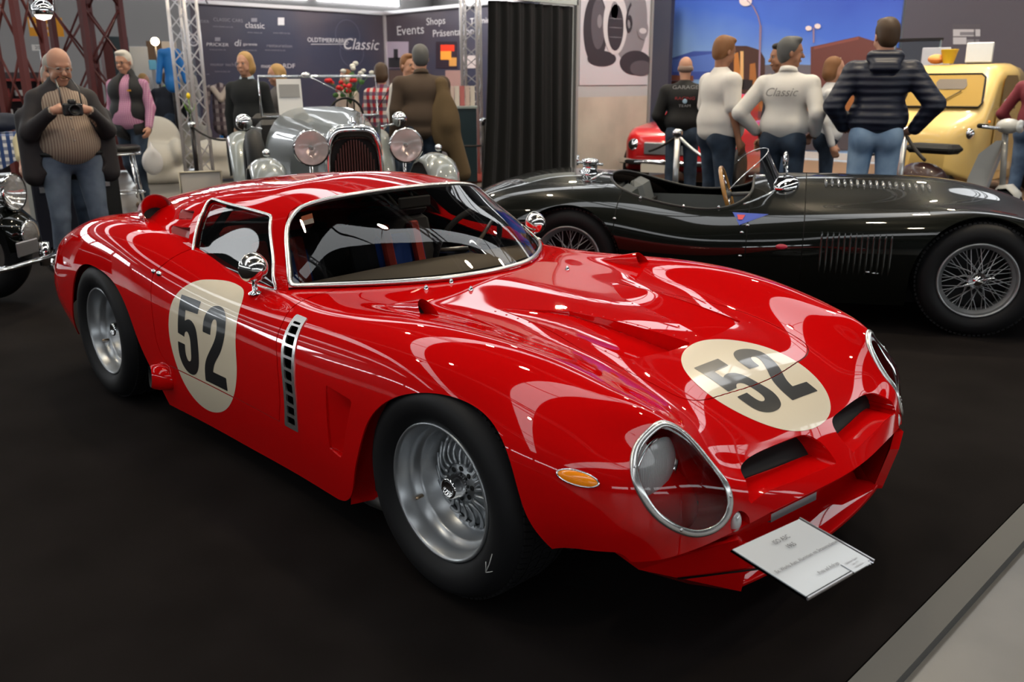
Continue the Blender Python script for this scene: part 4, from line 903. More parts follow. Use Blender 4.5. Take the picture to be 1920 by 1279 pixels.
# ---- outside mirrors, scoops, spray jets, bonnet catch
for s in (-1, 1):
    loc, nrm, _, _ = _BV.ray_cast(Vector((-1.155, s*.742, 1.5)), Vector((0, 0, -1)))
    b = np.array(loc)
    mb = MB(); mb.lathe([(.026, 0), (.024, .006), (.010, .012), (.009, .05), (.013, .056)], tuple(b), n=16); mb.tube([b+[0, 0, .035], b+[.035, s*.01, .02]], .005, 8)
    mir = mb.build('door_mirror', CHROME); CP.append(mir)
    c_ = b+np.array([.0, 0, .098]); Mx = Matrix.Translation(c_) @ Euler((0, .06, 0)).to_matrix().to_4x4()
    mb = MB(); mb.lathe([(.0001, .062), (.018, .058), (.036, .044), (.050, .022), (.056, 0), (.057, -.006), (.053, -.010)], axis='x', n=36); mb.xform(Mx); mb.build('mirror_shell', TRIM if 0 else mat('polished_shell', (.78, .76, .74), .14, metal=1)).parent = mir
    mb = MB(); mb.lathe([(.053, -.009), (.0001, -.007)], axis='x', n=36); mb.xform(Mx); mb.build('mirror_glass', CHROME).parent = mir
    # small bonnet scoop: a teardrop open to the front
    rings = []; z0 = .733
    for t in np.linspace(0, 1, 12):
        x = -.345-.26*t; k = (1-t)**.75; w = .030*k+.004; hgt = .052*k*(1 if t > 0 else 1); ly, = [.565*s+.0*t]
        r = _BV.ray_cast(Vector((x, ly, 1.2)), Vector((0, 0, -1)))[0]
        lean = .03*(1-t) if t < .3 else 0
        rings.append([(x-.050*math.sin(a)*(1-t), ly+w*math.cos(a), r.z-.006+hgt*math.sin(a)) for a in np.linspace(0, PI, 15)])
    mb = MB(); mb.ring_loft(rings, False); sc = mb.build('bonnet_scoop', RED); CP.append(sc)
    inn = [[tuple(np.array(p)*1.0+np.array([-.004, 0, -.002])) for p in rings[0]], [tuple(np.array([p[0]-.05, .565*s+(p[1]-.565*s)*.6, p[2]-.012])) for p in rings[0]]]
    mb = MB(); mb.add(list(inn[1])+[], [tuple(range(15))]); mb.build('scoop_mouth', BLACK).parent = sc
# twin tail intake horns behind the sail panels
for s in (-1, 1):
    rings = []; ni = 28
    for t in np.linspace(0, 1, 16):
        x = -2.285-.13*t; r = .079*(1-t*.38); cz = .890-.10*t**1.0; cy = (.600-.03*t)*s
        rings.append([(x+.035*math.sin(a)*(-1)*(1-t)-.025*s*0, cy+r*math.cos(a)*1.0, cz+r*math.sin(a)*.92) for a in np.linspace(0, 2*PI, ni, endpoint=False)])
    mb = MB(); mb.ring_loft(rings); hn_ = mb.build('air_horn', RED); CP.append(hn_)
    mb = MB(); r0 = np.array(rings[0]); c0 = r0.mean(0)
    r1 = c0+(r0-c0)*.94; r2 = c0+(r0-c0)*.84+np.array([-.075, 0, -.02])
    mb.ring_loft([r0, r1+[.002, 0, 0], r2]); mb.build('horn_throat', mat('red_recess_shade', (.30, .002, .004), .4, coat=.6)).parent = hn_  # throat in darker red, shade inside the horn put into the colour
    mb = MB(); mb.add(r2, [tuple(range(ni))]); mb.build('horn_back', BLACK).parent = hn_  # black disc stands for the dark depth of the horn
# brake duct on the sill ahead of the rear wheel: a short pod with a round mouth facing out and back
ax_ = np.array([-.25, -.96, .10]); ax_ /= np.linalg.norm(ax_); u_ = np.cross(ax_, [0, 0, 1]); u_ /= np.linalg.norm(u_); v_ = np.cross(u_, ax_); m0 = np.array([-1.835, -.905, .256])
rings = [[m0+np.array(o_)+r*(math.cos(a)*u_+math.sin(a)*v_) for a in np.linspace(0, 2*PI, 24, endpoint=False)] for o_, r in (((0, 0, 0), .046), ((.004, .006, 0), .052), ((.03, .022, 0), .056), ((.07, .05, -.004), .050), ((.11, .085, -.01), .030))]
mb = MB(); mb.ring_loft(rings); dc = mb.build('brake_duct', RED); CP.append(dc)
mb = MB(); r0 = np.array(rings[0]); c0 = r0.mean(0); r1 = c0+(r0-c0)*.90; r2 = r1-ax_*.035; mb.ring_loft([r0, r1, r2]); mb.add(r2, [tuple(range(24))]); mb.build('duct_mouth', BLACK).parent = dc
# door latch, spray jets, cowl nozzle
for nm, p, r in (('door_latch', (-1.845, -.83, .70), .012), ('door_latch', (-1.80, -.825, .695), .014)):
    loc, nrm, _, _ = _BV.find_nearest(Vector(p)); mb = MB(); mb.sphere(tuple(loc), r, 12, 8, sc=(1.3, .8, .9)); CP.append(mb.build(nm, CHROME))
for (x, y) in ((-.66, -.33), (-.54, -.22), (-.54, .30), (-.66, -.21)):
    loc, nrm, _, _ = _BV.ray_cast(Vector((x, y, 1.5)), Vector((0, 0, -1))); mb = MB(); mb.lathe([(.009, 0), (.008, .006), (.004, .014), (.0001, .016)], tuple(loc), n=12); CP.append(mb.build('spray_jet', CHROME))
# rivets along the bonnet intakes
rv = [(-.30+.58*t/11, s*(.325-.006*t/11)) for t in range(12) for s in (-1, 1)]+[(-.10+.36*t/9, s*(.118-.092*t/9)) for t in range(10) for s in (-1, 1)]
for (x, y) in rv:
    loc, nrm, _, _ = _BV.ray_cast(Vector((x, y, 1.5)), Vector((0, 0, -1))); mb = MB(); mb.sphere(tuple(loc), .0042, 8, 5, sc=(1, 1, .5)); mb.build('rivet', RED).parent = hoodp
# ---- nose underside: lip, intake slot, chin scoop
mb = MB(); lipc = body_s.ev([L_u], np.linspace(L_v*.25, L_v*.75, 80))[0]
lip = [p for p in lipc if p[0] > .60]
lip = np.array(lip); up = lip+np.array([-.012, 0, .004]); bk = lip*np.array([1, .96, 1])+np.array([-.05, 0, -.012])
mb.ring_loft([lip, lip+np.array([-.006, 0, -.010]), bk], False); CP.append(mb.build('nose_lip', RED))
mb = MB(); a = lip[(lip[:, 1] > -.50) & (lip[:, 1] < -.18)]; mb.ring_loft([a+[-.005, 0, -.011], a+[-.004, 0, -.034], a+[-.014, 0, -.036]], False); CP.append(mb.build('intake_strip', mat('grey_metal_strip', (.42, .40, .43), .4, metal=.6)))
mb = MB(); mb.box((.60, 0, .33), (.05, .94, .12)); CP.append(mb.build('radiator_slot', BLACK))
chin = [[(.79,.50,.335),(.80,.45,.30),(.76,.43,.20),(.715,.40,.155)], [(.70,.56,.32),(.70,.545,.26),(.66,.50,.19),(.60,.44,.14)]]
n_ = 41; ys = np.linspace(-.43, .43, n_)
mb = MB()   # shallow scoop: lower jaw sweeping back under the nose
top = [(.775+.02*(1-(y/.43)**2)-.05*abs(y/.43)**4, y*1.0, .262+.0*abs(y)) for y in ys]
edge = [(.735+.03*(1-(y/.43)**2), y, .150+.012*abs(y/.43)**3) for y in ys]
bot = [(.50, y, .135) for y in ys]; inn_ = [(.66, y, .165) for y in ys]; inn2 = [(.60, y, .25) for y in ys]
mb.ring_loft([bot, edge, [(x-.004, y, z+.012) for x, y, z in edge], inn_, inn2], False)
CP.append(mb.build('chin_scoop', RED))
for s in (-1, 1):
    mb = MB()
    A_ = [(.745,.475*s,.345),(.80,.46*s,.37)]
    out = [np.array(p)*[1, s, 1] for p in ((.70,.60,.325),(.765,.50,.345),(.775,.452,.30),(.745,.432,.158),(.60,.46,.13),(.55,.62,.22),(.55,.72,.31))]
    inn3 = [p+np.array([-.02, -.022*s, 0.0]) for p in out]
    k = len(out)
    V = out+inn3; F = [tuple(range(k)), tuple(range(2*k-1, k-1, -1))]+[(i, (i+1) % k, k+(i+1) % k, k+i) for i in range(k)]
    mb.add(V, F); CP.append(mb.build('chin_fin', RED))
# side closing behind sill, floor pan and inner wheel wells
mb = MB(); mb.box((-1.45, 0, .14), (3.4, 1.1, .03)); mb.box((-1.2, 0, .20), (1.35, 1.60, .16)); mb.box((.25, 0, .32), (.4, .9, .28)); mb.box((-3.0, 0, .45), (.5, 1.2, .4))
for x in (0, -2.45): mb.box((x, 0, .35), (.80, 1.04, .34))
CP.append(mb.build('floor_pan', DARK))
mb = MB(); mb.tube([(-.9, -.72, .115), (-.5, -.72, .10), (-.35, -.72, .115)], .035, 12); mb.tube([(-1.3, -.72, .115), (-.9, -.72, .115)], .03, 12)
CP.append(mb.build('exhaust_pipe', mat('dull_steel', (.2, .19, .18), .45, metal=.8)))
mb = MB(); mb.quad((-.515, -.80, .09), (-.335, -.68, .16), (-.30, -.66, .52), (-.45, -.80, .52)); CP.append(mb.build('arch_liner', RED))
# ---- wheels
def make_wheel(x, s, yf, lip=.206, tyr=.3262, mark=False):
    yo = yf*s; W = lambda prof: [(r, (yf-h)*s) for r, h in prof]
    mb = MB()
    mb.lathe(W([(lip-.004, .012), (lip+.004, .0), (lip+.014, -.006), (.235, -.018), (.262, -.024), (.285, -.022), (.301, -.012), (.312, .004), (.318, .018), (.3225, .03), (tyr-.0005, .055), (tyr, .11), (tyr-.0005, .175), (.3225, .20), (.312, .222), (.29, .24), (.22, .23), (lip-.004, .21)]), (x, 0, .3262), 'y', 96)
    w = mb.build('wheel', RUBBER)
    # tread blocks
    mb = MB()
    for k in range(96):
        a = 2*PI*k/96
        for (h0, h1, sk) in ((.022, .052, 1), (.062, .095, -1), (.103, .136, 1), (.145, .178, -1), (.186, .212, 1)):
            V = []
            for hh, rr in ((h0, tyr-.003 if h0 < .03 else tyr), (h1, tyr if h1 < .2 else tyr-.006)):
                for da in (-.024, .024):
                    for rad in (rr-.004, rr+.0028):
                        aa = a+da+sk*.012*(1 if hh == h0 else -1); V.append((x+rad*math.cos(aa), (yf-hh)*s, .3262+rad*math.sin(aa)))
            mb.add(V, [(0, 1, 3, 2), (4, 6, 7, 5), (0, 4, 5, 1), (2, 3, 7, 6), (1, 5, 7, 3)])
    mb.build('tyre_tread', RUBBER).parent = w
    mb = MB(); mb.lathe(W([(lip+.001, .014), (lip+.003, .002), (lip, -.004), (lip-.006, -.003), (lip-.010, .006), (lip-.016, .022), (lip-.020, .040), (lip-.022, .062), (lip-.034, .068), (lip-.038, .075), (lip-.042, .125), (.150, .130), (.146, .130)]), (x, 0, .3262), 'y', 96)
    rim = mb.build('rim', ALU); rim.parent = w
    mb = MB(); mb.lathe(W([(.155, .135), (.12, .128), (.09, .115), (.062, .095), (.058, .088), (.0001, .088)]), (x, 0, .3262), 'y', 64); d = mb.build('wheel_centre', ALU); d.parent = rim
    for k in range(20):
        a = 2*PI*k/20; P_ = []
        for t in np.linspace(0, 1, 9):
            r = .062+.084*t; aa = a+.22*math.sin(t*PI*1.1)*(.9)-.25*t; h = .086+.034*t-.006*math.sin(t*PI)
            P_.append((x+r*math.cos(aa), (yf-h)*s, .3262+r*math.sin(aa)))
        mb = MB(); mb.tube(P_, [.0062, .006, .0055, .005, .005, .005, .0055, .007, .0075], 8); mb.build('rib', ALU).parent = rim
        aa = a+.10; mb = MB(); cc = (x+.149*math.cos(aa), (yf-.125)*s, .3262+.149*math.sin(aa)); mb.sphere(cc, .0055, 8, 6); mb.build('rim_bolt', STEEL).parent = rim
    for k in range(8):
        a = 2*PI*k/8; mb = MB(); cc = np.array((x+.047*math.cos(a), (yf-.087)*s, .3262+.047*math.sin(a))); mb.cyl(cc, cc+[0, -.002*-s, 0], .008, 12); mb.build('hub_hole', BLACK).parent = rim
    mb = MB(); mb.lathe(W([(.036, .09), (.036, .060), (.033, .056), (.033, .040), (.030, .034), (.0235, .033), (.022, .040), (.014, .045), (.0001, .046)]), (x, 0, .3262), 'y', 8 if False else 24); mb.build('hub_nut', CHROME).parent = rim
    mb = MB(); p = np.array((x-.155, (yf-.062)*s, .3262-.085)); mb.cyl(p, p+[.01, .030*s, .004], .0055, 10, r2=.004); mb.build('valve', mat('brass_valve', (.45, .33, .22), .4, metal=1)).parent = rim
    # brake behind
    mb = MB(); mb.lathe(W([(.14, .16), (.05, .16)]), (x, 0, .3262), 'y', 40); mb.build('brake_disc', mat('brake_iron', (.1, .1, .1), .4, metal=.8)).parent = w
    if mark:
        def sp(ang, r): return np.array((x+r*math.cos(ang), (yf+.0245)*s if .25 < r < .28 else (yf+.020)*s, .3262+r*math.sin(ang)))
        mb = MB(); A0 = -.52
        for (a0, r0, a1, r1) in ((-.33, .262, -.60, .268), (-.60, .268, -.50, .285), (-.60, .268, -.49, .252)): mb.tube([sp(a0, r0), sp((a0+a1)/2, (r0+r1)/2), sp(a1, r1)], .0013, 5)
        mb.build('chalk_arrow', mat('chalk', (.6, .6, .58), .9)).parent = w
    CP.append(w); return w
make_wheel(0, -1, .838, mark=True); make_wheel(-2.45, -1, .856, lip=.208)
make_wheel(0, 1, .838); make_wheel(-2.45, 1, .856, lip=.208)
for o in CP: own(o, CAR)
for o, l in ((roundel, 'cream oval with black 52 on the bonnet'), (roundel2, 'cream oval with black 52 on the door')): o['label'] = l
# ================================================================ the black open roadster
JY = math.radians(28.2)
JC = thing('roadster', 'black open racing roadster with wire wheels parked behind the red coupe', 'car', (-.228, 3.763, 0), JY)
JB = mat('black_car_paint', (.004, .005, .004), .3, coat=1., coatrough=.02, spec=.05)
JL = [
 [(-3.30,.45,.35),(-3.31,.52,.42),(-3.32,.55,.50),(-3.32,.52,.57),(-3.32,.45,.62),(-3.32,.32,.65),(-3.32,.16,.66),(-3.32,0,.66)],
 [(-3.08,.62,.28),(-3.10,.71,.38),(-3.10,.74,.48),(-3.10,.71,.60),(-3.10,.61,.69),(-3.10,.42,.74),(-3.10,.2,.76),(-3.10,0,.765)],
 [(-2.8,.70,.22),(-2.8,.79,.34),(-2.8,.815,.48),(-2.8,.79,.62),(-2.8,.69,.725),(-2.8,.48,.795),(-2.8,.24,.83),(-2.8,0,.84)],
 [(-2.44,.72,.18),(-2.44,.80,.32),(-2.44,.825,.48),(-2.44,.80,.635),(-2.44,.70,.735),(-2.44,.50,.80),(-2.44,.25,.84),(-2.44,0,.85)],
 [(-2.1,.72,.16),(-2.1,.785,.3),(-2.1,.805,.45),(-2.1,.78,.585),(-2.1,.69,.68),(-2.1,.52,.755),(-2.1,.27,.80),(-2.1,0,.81)],
 [(-1.7,.71,.15),(-1.7,.76,.28),(-1.7,.775,.42),(-1.7,.75,.53),(-1.7,.67,.615),(-1.7,.54,.685),(-1.7,.3,.74),(-1.7,0,.76)],
 [(-1.3,.71,.15),(-1.3,.75,.28),(-1.3,.77,.42),(-1.3,.745,.54),(-1.3,.67,.63),(-1.3,.53,.71),(-1.3,.3,.80),(-1.3,0,.84)],
 [(-.9,.72,.15),(-.9,.77,.3),(-.9,.79,.45),(-.9,.765,.575),(-.9,.68,.665),(-.9,.52,.725),(-.9,.3,.815),(-.9,0,.86)],
 [(-.4,.73,.16),(-.4,.79,.32),(-.4,.815,.48),(-.4,.79,.61),(-.4,.70,.695),(-.4,.53,.74),(-.4,.28,.81),(-.4,0,.86)],
 [(0,.73,.18),(0,.80,.34),(0,.825,.5),(0,.80,.62),(0,.71,.705),(0,.55,.73),(0,.28,.775),(0,0,.825)],
 [(.3,.70,.24),(.3,.78,.36),(.3,.80,.48),(.3,.78,.58),(.3,.70,.65),(.3,.54,.675),(.3,.28,.70),(.3,0,.735)],
 [(.56,.58,.3),(.56,.69,.38),(.56,.72,.46),(.56,.70,.525),(.56,.63,.575),(.56,.47,.59),(.56,.25,.595),(.56,0,.61)],
 [(.72,.36,.34),(.72,.46,.39),(.72,.50,.43),(.72,.48,.47),(.72,.42,.495),(.72,.3,.505),(.72,.16,.505),(.72,0,.505)],
]
js = Surf(JL); JM = js.mesh(220, 180)
def arch(cx, r, zc=.33):
    return [(cx-r, -.3)]+[(cx-r*math.cos(a), zc+r*math.sin(a)) for a in np.linspace(0, PI, 40)]+[(cx+r, -.3)]
for cx, r in ((0, .375), (-2.44, .365)): _, JM = JM.cut(poly_f(arch(cx, r), extra=lambda X, A: .45-np.abs(X[:, 1])))
cock = curve([(-2.22,-.36),(-2.10,-.50),(-1.75,-.555),(-1.45,-.55),(-1.33,-.44),(-1.31,-.2),(-1.31,.2),(-1.36,.46),(-1.6,.545),(-2.0,.53),(-2.2,.38),(-2.28,0)], 120, closed=True)
COCK, JM = JM.cut(lambda X, A: np.maximum(seg_dist(X[:, [0, 1]], cock), .5-X[:, 2]))
JG = mat('black_panel_gap', (.002, .002, .002), .8); jl = []
for f, reg in ((lambda X, A: X[:, 0]+2.13, lambda X, A: np.maximum(X[:, 1]+.50, .2-X[:, 2])), (lambda X, A: X[:, 0]+1.31, lambda X, A: np.maximum(X[:, 1]+.45, .2-X[:, 2])), (lambda X, A: X[:, 0]+.98, lambda X, A: np.maximum(X[:, 1]+.0, .2-X[:, 2]))):
    JM, g = band(JM, f, .003, reg); jl.append(g)
jb = JM.obj('body_shell', JB, JC, thick=.008)
for g in jl: g.offset(-.006).obj('panel_gap', JG, JC)
JBV = BVHTree.FromPolygons(js.mesh(160, 140).X.tolist(), js.mesh(160, 140).T.tolist())
def jtop(x, y): return JBV.ray_cast(Vector((x, y, 2)), Vector((0, 0, -1)))[:2]
def jside(x, z): return JBV.ray_cast(Vector((x, -2, z)), Vector((0, 1, 0)))[:2]
def frame_at(loc, nrm, xd):
    n = nrm.normalized(); x = (Vector(xd)-n*n.dot(Vector(xd))).normalized(); y = n.cross(x); M = Matrix((x, y, n)).transposed().to_4x4(); M.translation = loc; return M
# cockpit
JI = mat('grey_cockpit_trim', (.10, .11, .115), .6); JI2 = mat('dark_green_leather', (.02, .028, .025), .5)
mb = MB(); mb.box((-1.75, 0, .22), (1.1, 1.15, .04)); mb.box((-2.24, 0, .48), (.03, 1.05, .5), rot=(0, -.2, 0))
for s in (-1, 1): mb.box((-1.75, s*.56, .42), (1.0, .03, .42))
mb.box((-1.28, 0, .45), (.03, 1.05, .48)); mb.build('cockpit_tub', JI, JC)
lp = [jtop(x, y)[0] for x, y in cock]; lp = [p for p in lp if p]
mb = MB(); mb.tube([tuple(p) for p in lp+[lp[0]]], .009, 8, False); mb.build('cockpit_rim', mat('rim_leather', (.02, .02, .02), .4), JC)
for s in (-1, 1):
    mb = MB(); mb.box((-1.88, s*.27, .34), (.42, .42, .14), bev=.05); st = mb.build('seat', JI2, JC)
    mb = MB(); mb.box((-2.10, s*.27, .56), (.12, .44, .44), rot=(0, -.32, 0), bev=.05); mb.build('seat_back', JI if s > 0 else JI2, st)
mb = MB(); pts = [(0, .18*math.cos(a), .18*math.sin(a)) for a in np.linspace(0, 2*PI, 41)]; mb.tube(pts, .014, 10, False); M = Matrix.Translation((-1.47, -.27, .735)) @ Euler((0, -.30, 0)).to_matrix().to_4x4(); mb.xform(M); w = mb.build('steering_wheel', mat('varnished_wood_rim', (.42, .22, .06), .25, coat=1), JC)
for a in (PI/2, PI*7/6, -PI/6):
    mb = MB(); mb.tube([(0.01, 0, 0), (0, .17*math.cos(a), .17*math.sin(a))], .008, 6); mb.xform(M); mb.build('spoke', CHROME, w)
mb = MB(); mb.sphere((0, 0, 0), .03, 12, 8); mb.tube([(0, 0, 0), (.25, 0, -.06)], .014, 8); mb.xform(M); mb.build('steering_column', JI, w)
# perspex aero screen and round mirror
rings = []
for t in np.linspace(-1, 1, 25):
    y = -.27+.26*t; x = -1.13-.22*t*t; z0 = jtop(x, y)[0].z; hh = .20*(1-.35*t*t-.25*t**6)
    rings.append([(x-.10*k, y*1., z0+hh*k) for k in (0, .35, .7, 1)])
mb = MB(); mb.ring_loft(rings, False); mb.build('perspex_screen', CLEAR, JC)
mb = MB(); mb.tube([r_[0] for r_ in rings], .006, 6); mb.tube([r_[-1] for r_ in rings], .003, 6); mb.build('screen_frame', CHROME, JC)
mb = MB(); mb.sphere((-1.12, -.10, .955), .055, 20, 12, sc=(.35, 1.15, 1)); mb.tube([(-1.10, -.10, .83), (-1.11, -.10, .92)], .008, 8); mb.build('round_mirror', CHROME, JC)
mb = MB(); mb.lathe([(.10, 0), (.098, .012), (.085, .03), (.05, .042), (.0001, .046)], n=32); mb.xform(frame_at(jtop(-1.12, -.30)[0], jtop(-1.12, -.30)[1], (1, 0, 0))); mb.build('chrome_cowl', CHROME, JC)
# fuel filler
fp_ = jtop(-2.42, -.20)
mb = MB(); mb.lathe([(.06, -.01), (.062, .02), (.05, .03), (.05, .075), (.058, .08), (.058, .095), (.03, .105), (.0001, .107)], n=28); mb.tube([(-.09, 0, .07), (.09, 0, .07)], .010, 8); mb.tube([(-.09, 0, .05), (-.09, 0, .12)], .008, 8); mb.xform(frame_at(fp_[0], fp_[1], (1, 0, 0))); mb.build('fuel_filler', CHROME, JC)
mb = MB(); mb.tube([tuple(jtop(-2.36, -.40)[0]+Vector((0, 0, .01))), (-2.30, -.34, .86), tuple(jtop(-2.24, -.30)[0]+Vector((0, 0, .03)))], .010, 8); mb.build('filler_strap', CHROME, JC)
# louvres on the bonnet and in the flank
LM = mat('louvre_metal', (.02, .022, .02), .15, metal=.2, coat=1)
for row in (-.26,):
    for k in range(17):
        x = -.86+k*.038; p, n = jtop(x, row); mb = MB(); mb.sphere((0, 0, 0), 1, 10, 6, sc=(.010, .075, .012), zlo=0); mb.xform(frame_at(p, n, (1, 0, 0))); mb.build('bonnet_louvre', LM, JC)
for k in range(13):
    x = -.875+k*.032; p, n = jside(x, .47); mb = MB(); mb.sphere((0, 0, 0), 1, 10, 6, sc=(.008, .13, .008), zlo=0); mb.xform(frame_at(p, n, (1, 0, 0))); mb.build('side_louvre', LM, JC)
def jdecal(name, pts, m, off=.002):
    V = []; 
    for x, z in pts: p, n = jside(x, z); V.append(p-n.normalized()*0+Vector((0, -off, 0)))
    mb = MB(); mb.add([tuple(v) for v in V], [tuple(range(len(V)))]); return mb.build(name, m, JC)
jdecal('pennant_badge', [(-1.41,.665),(-1.19,.665),(-1.36,.60)], mat('badge_blue', (.03, .07, .42), .4), .006); jdecal('pennant_flag', [(-1.38,.655),(-1.33,.655),(-1.345,.63),(-1.37,.63)], mat('badge_red', (.6, .06, .06), .4), .008)
p, n = jside(-1.10, .49); mb = MB(); mb.sphere((0, 0, 0), 1, 16, 6, sc=(.035, .016, .006), zlo=0); mb.xform(frame_at(p, n, (1, 0, 0))); mb.build('red_badge', mat('badge_red2', (.5, .02, .05), .3, coat=1), JC)
for x, z in ((-1.34, .56), (-1.34, .42), (-2.13, .62), (-1.31, .60), (-.60, .365), (-.56, .36)):
    p, n = jside(x, z); mb = MB(); mb.sphere(tuple(p), .011, 10, 6, sc=(2.0 if x > -1 else 1.2, .8, .7)); mb.build('body_catch', CHROME, JC)
for x in (-2.0, -1.72, -1.5):
    p = jtop(x, -.565)[0]; mb = MB(); mb.sphere(tuple(p+Vector((0, 0, .01))), .010, 8, 6); mb.build('tonneau_stud', CHROME, JC)
mb = MB(); mb.box((-1.2, 0, .19), (3.3, 1.05, .10)); 
for x in (0, -2.44): mb.box((x, 0, .42), (.8, 1.0, .4))
mb.build('underbody', DARK, JC)
mb = MB(); tb_ = js.ev([0.], np.linspace(0, js.tv[-1], 50))[0]; mb.add(np.vstack([tb_, [tb_.mean(0)]]), [(i, i+1, 50) for i in range(49)]); tn = js.ev([js.tu[-1]], np.linspace(0, js.tv[-1], 50))[0]; mb.add(np.vstack([tn, [tn.mean(0)]]), [(i+1, i, 50) for i in range(49)]); mb.build('end_caps', JB, JC)
SPK = mat('spoke_steel', (.42, .43, .44), .35, metal=.8)
spoke_me = {}
def wire_wheel(par, x, ys, s, R=.335, rl=.215, spokes=48, detail=True, cx=0.):
    """s = -1: outer face towards -y; ys = lateral position of the outer face"""
    W = lambda prof: [(r, ys-h*s) for r, h in prof]
    mb = MB(); mb.lathe(W([(rl-.004, .02), (rl+.01, .0), (rl+.035, -.012), (R-.06, -.014), (R-.03, -.004), (R-.012, .012), (R-.004, .03), (R, .06), (R, .12), (R-.006, .16), (R-.03, .185), (rl, .18)]), (x, 0, R), 'y', 72)
    w = mb.build('wheel', RUBBER, par)
    mb = MB()
    for k in range(80):
        a = 2*PI*k/80
        for (h0, h1) in ((.022, .058), (.066, .114), (.122, .158)):
            V = []
            for hh in (h0, h1):
                for da in (-.026, .026):
                    for rad in (R-.012, R+.003): V.append((x+rad*math.cos(a+da), ys-hh*s, R+rad*math.sin(a+da)))
            mb.add(V, [(0, 1, 3, 2), (4, 6, 7, 5), (0, 4, 5, 1), (2, 3, 7, 6), (1, 5, 7, 3)])
    mb.build('tyre_tread', RUBBER, w)
    mb = MB(); mb.lathe(W([(rl+.002, .018), (rl+.006, .004), (rl, -.003), (rl-.008, .002), (rl-.012, .016), (rl-.016, .03), (rl-.03, .038), (rl-.033, .10), (rl-.02, .13)]), (x, 0, R), 'y', 64); rim = mb.build('rim', SPK, w)
    if not detail: return w
    mb = MB(); mb.lathe(W([(.062, .10), (.060, .05), (.050, .02), (.045, .01), (.030, .0), (.028, -.012), (.0001, -.014)]), (x, 0, R), 'y', 28); hub = mb.build('hub', CHROME, w)
    for k in range(spokes):
        a = 2*PI*k/spokes; lay = k % 2; d = .30*(1 if (k//2) % 2 else -1)
        h0, h1 = ((.018, .055), (.075, .045))[lay]; r0 = .050 if lay == 0 else .058
        p0 = (x+r0*math.cos(a+d*1.7), ys-h0*s, R+r0*math.sin(a+d*1.7)); p1 = (x+(rl-.024)*math.cos(a), ys-h1*s, R+(rl-.024)*math.sin(a))
        MB().tube([p0, p1], .0027, 5, False).build('spoke', SPK, w)
    for a in (.35, .35+PI) if True else ():
        mb = MB(); c_ = np.array((x, ys+.008*s, R)); u = np.array([math.cos(a), 0, math.sin(a)]); mb.tube([c_+u*.02, c_+u*.06+np.array([0, .004*s, 0]), c_+u*.085+np.array([0, .016*s, 0])], [.013, .011, .006], 8, flat=(1, .6)); mb.build('knock_off_ear', CHROME, hub)
    return w
wire_wheel(JC, 0, -.74, -1); wire_wheel(JC, -2.44, -.74, -1)
wire_wheel(JC, 0, .74, 1, detail=False); wire_wheel(JC, -2.44, .74, 1, detail=False)
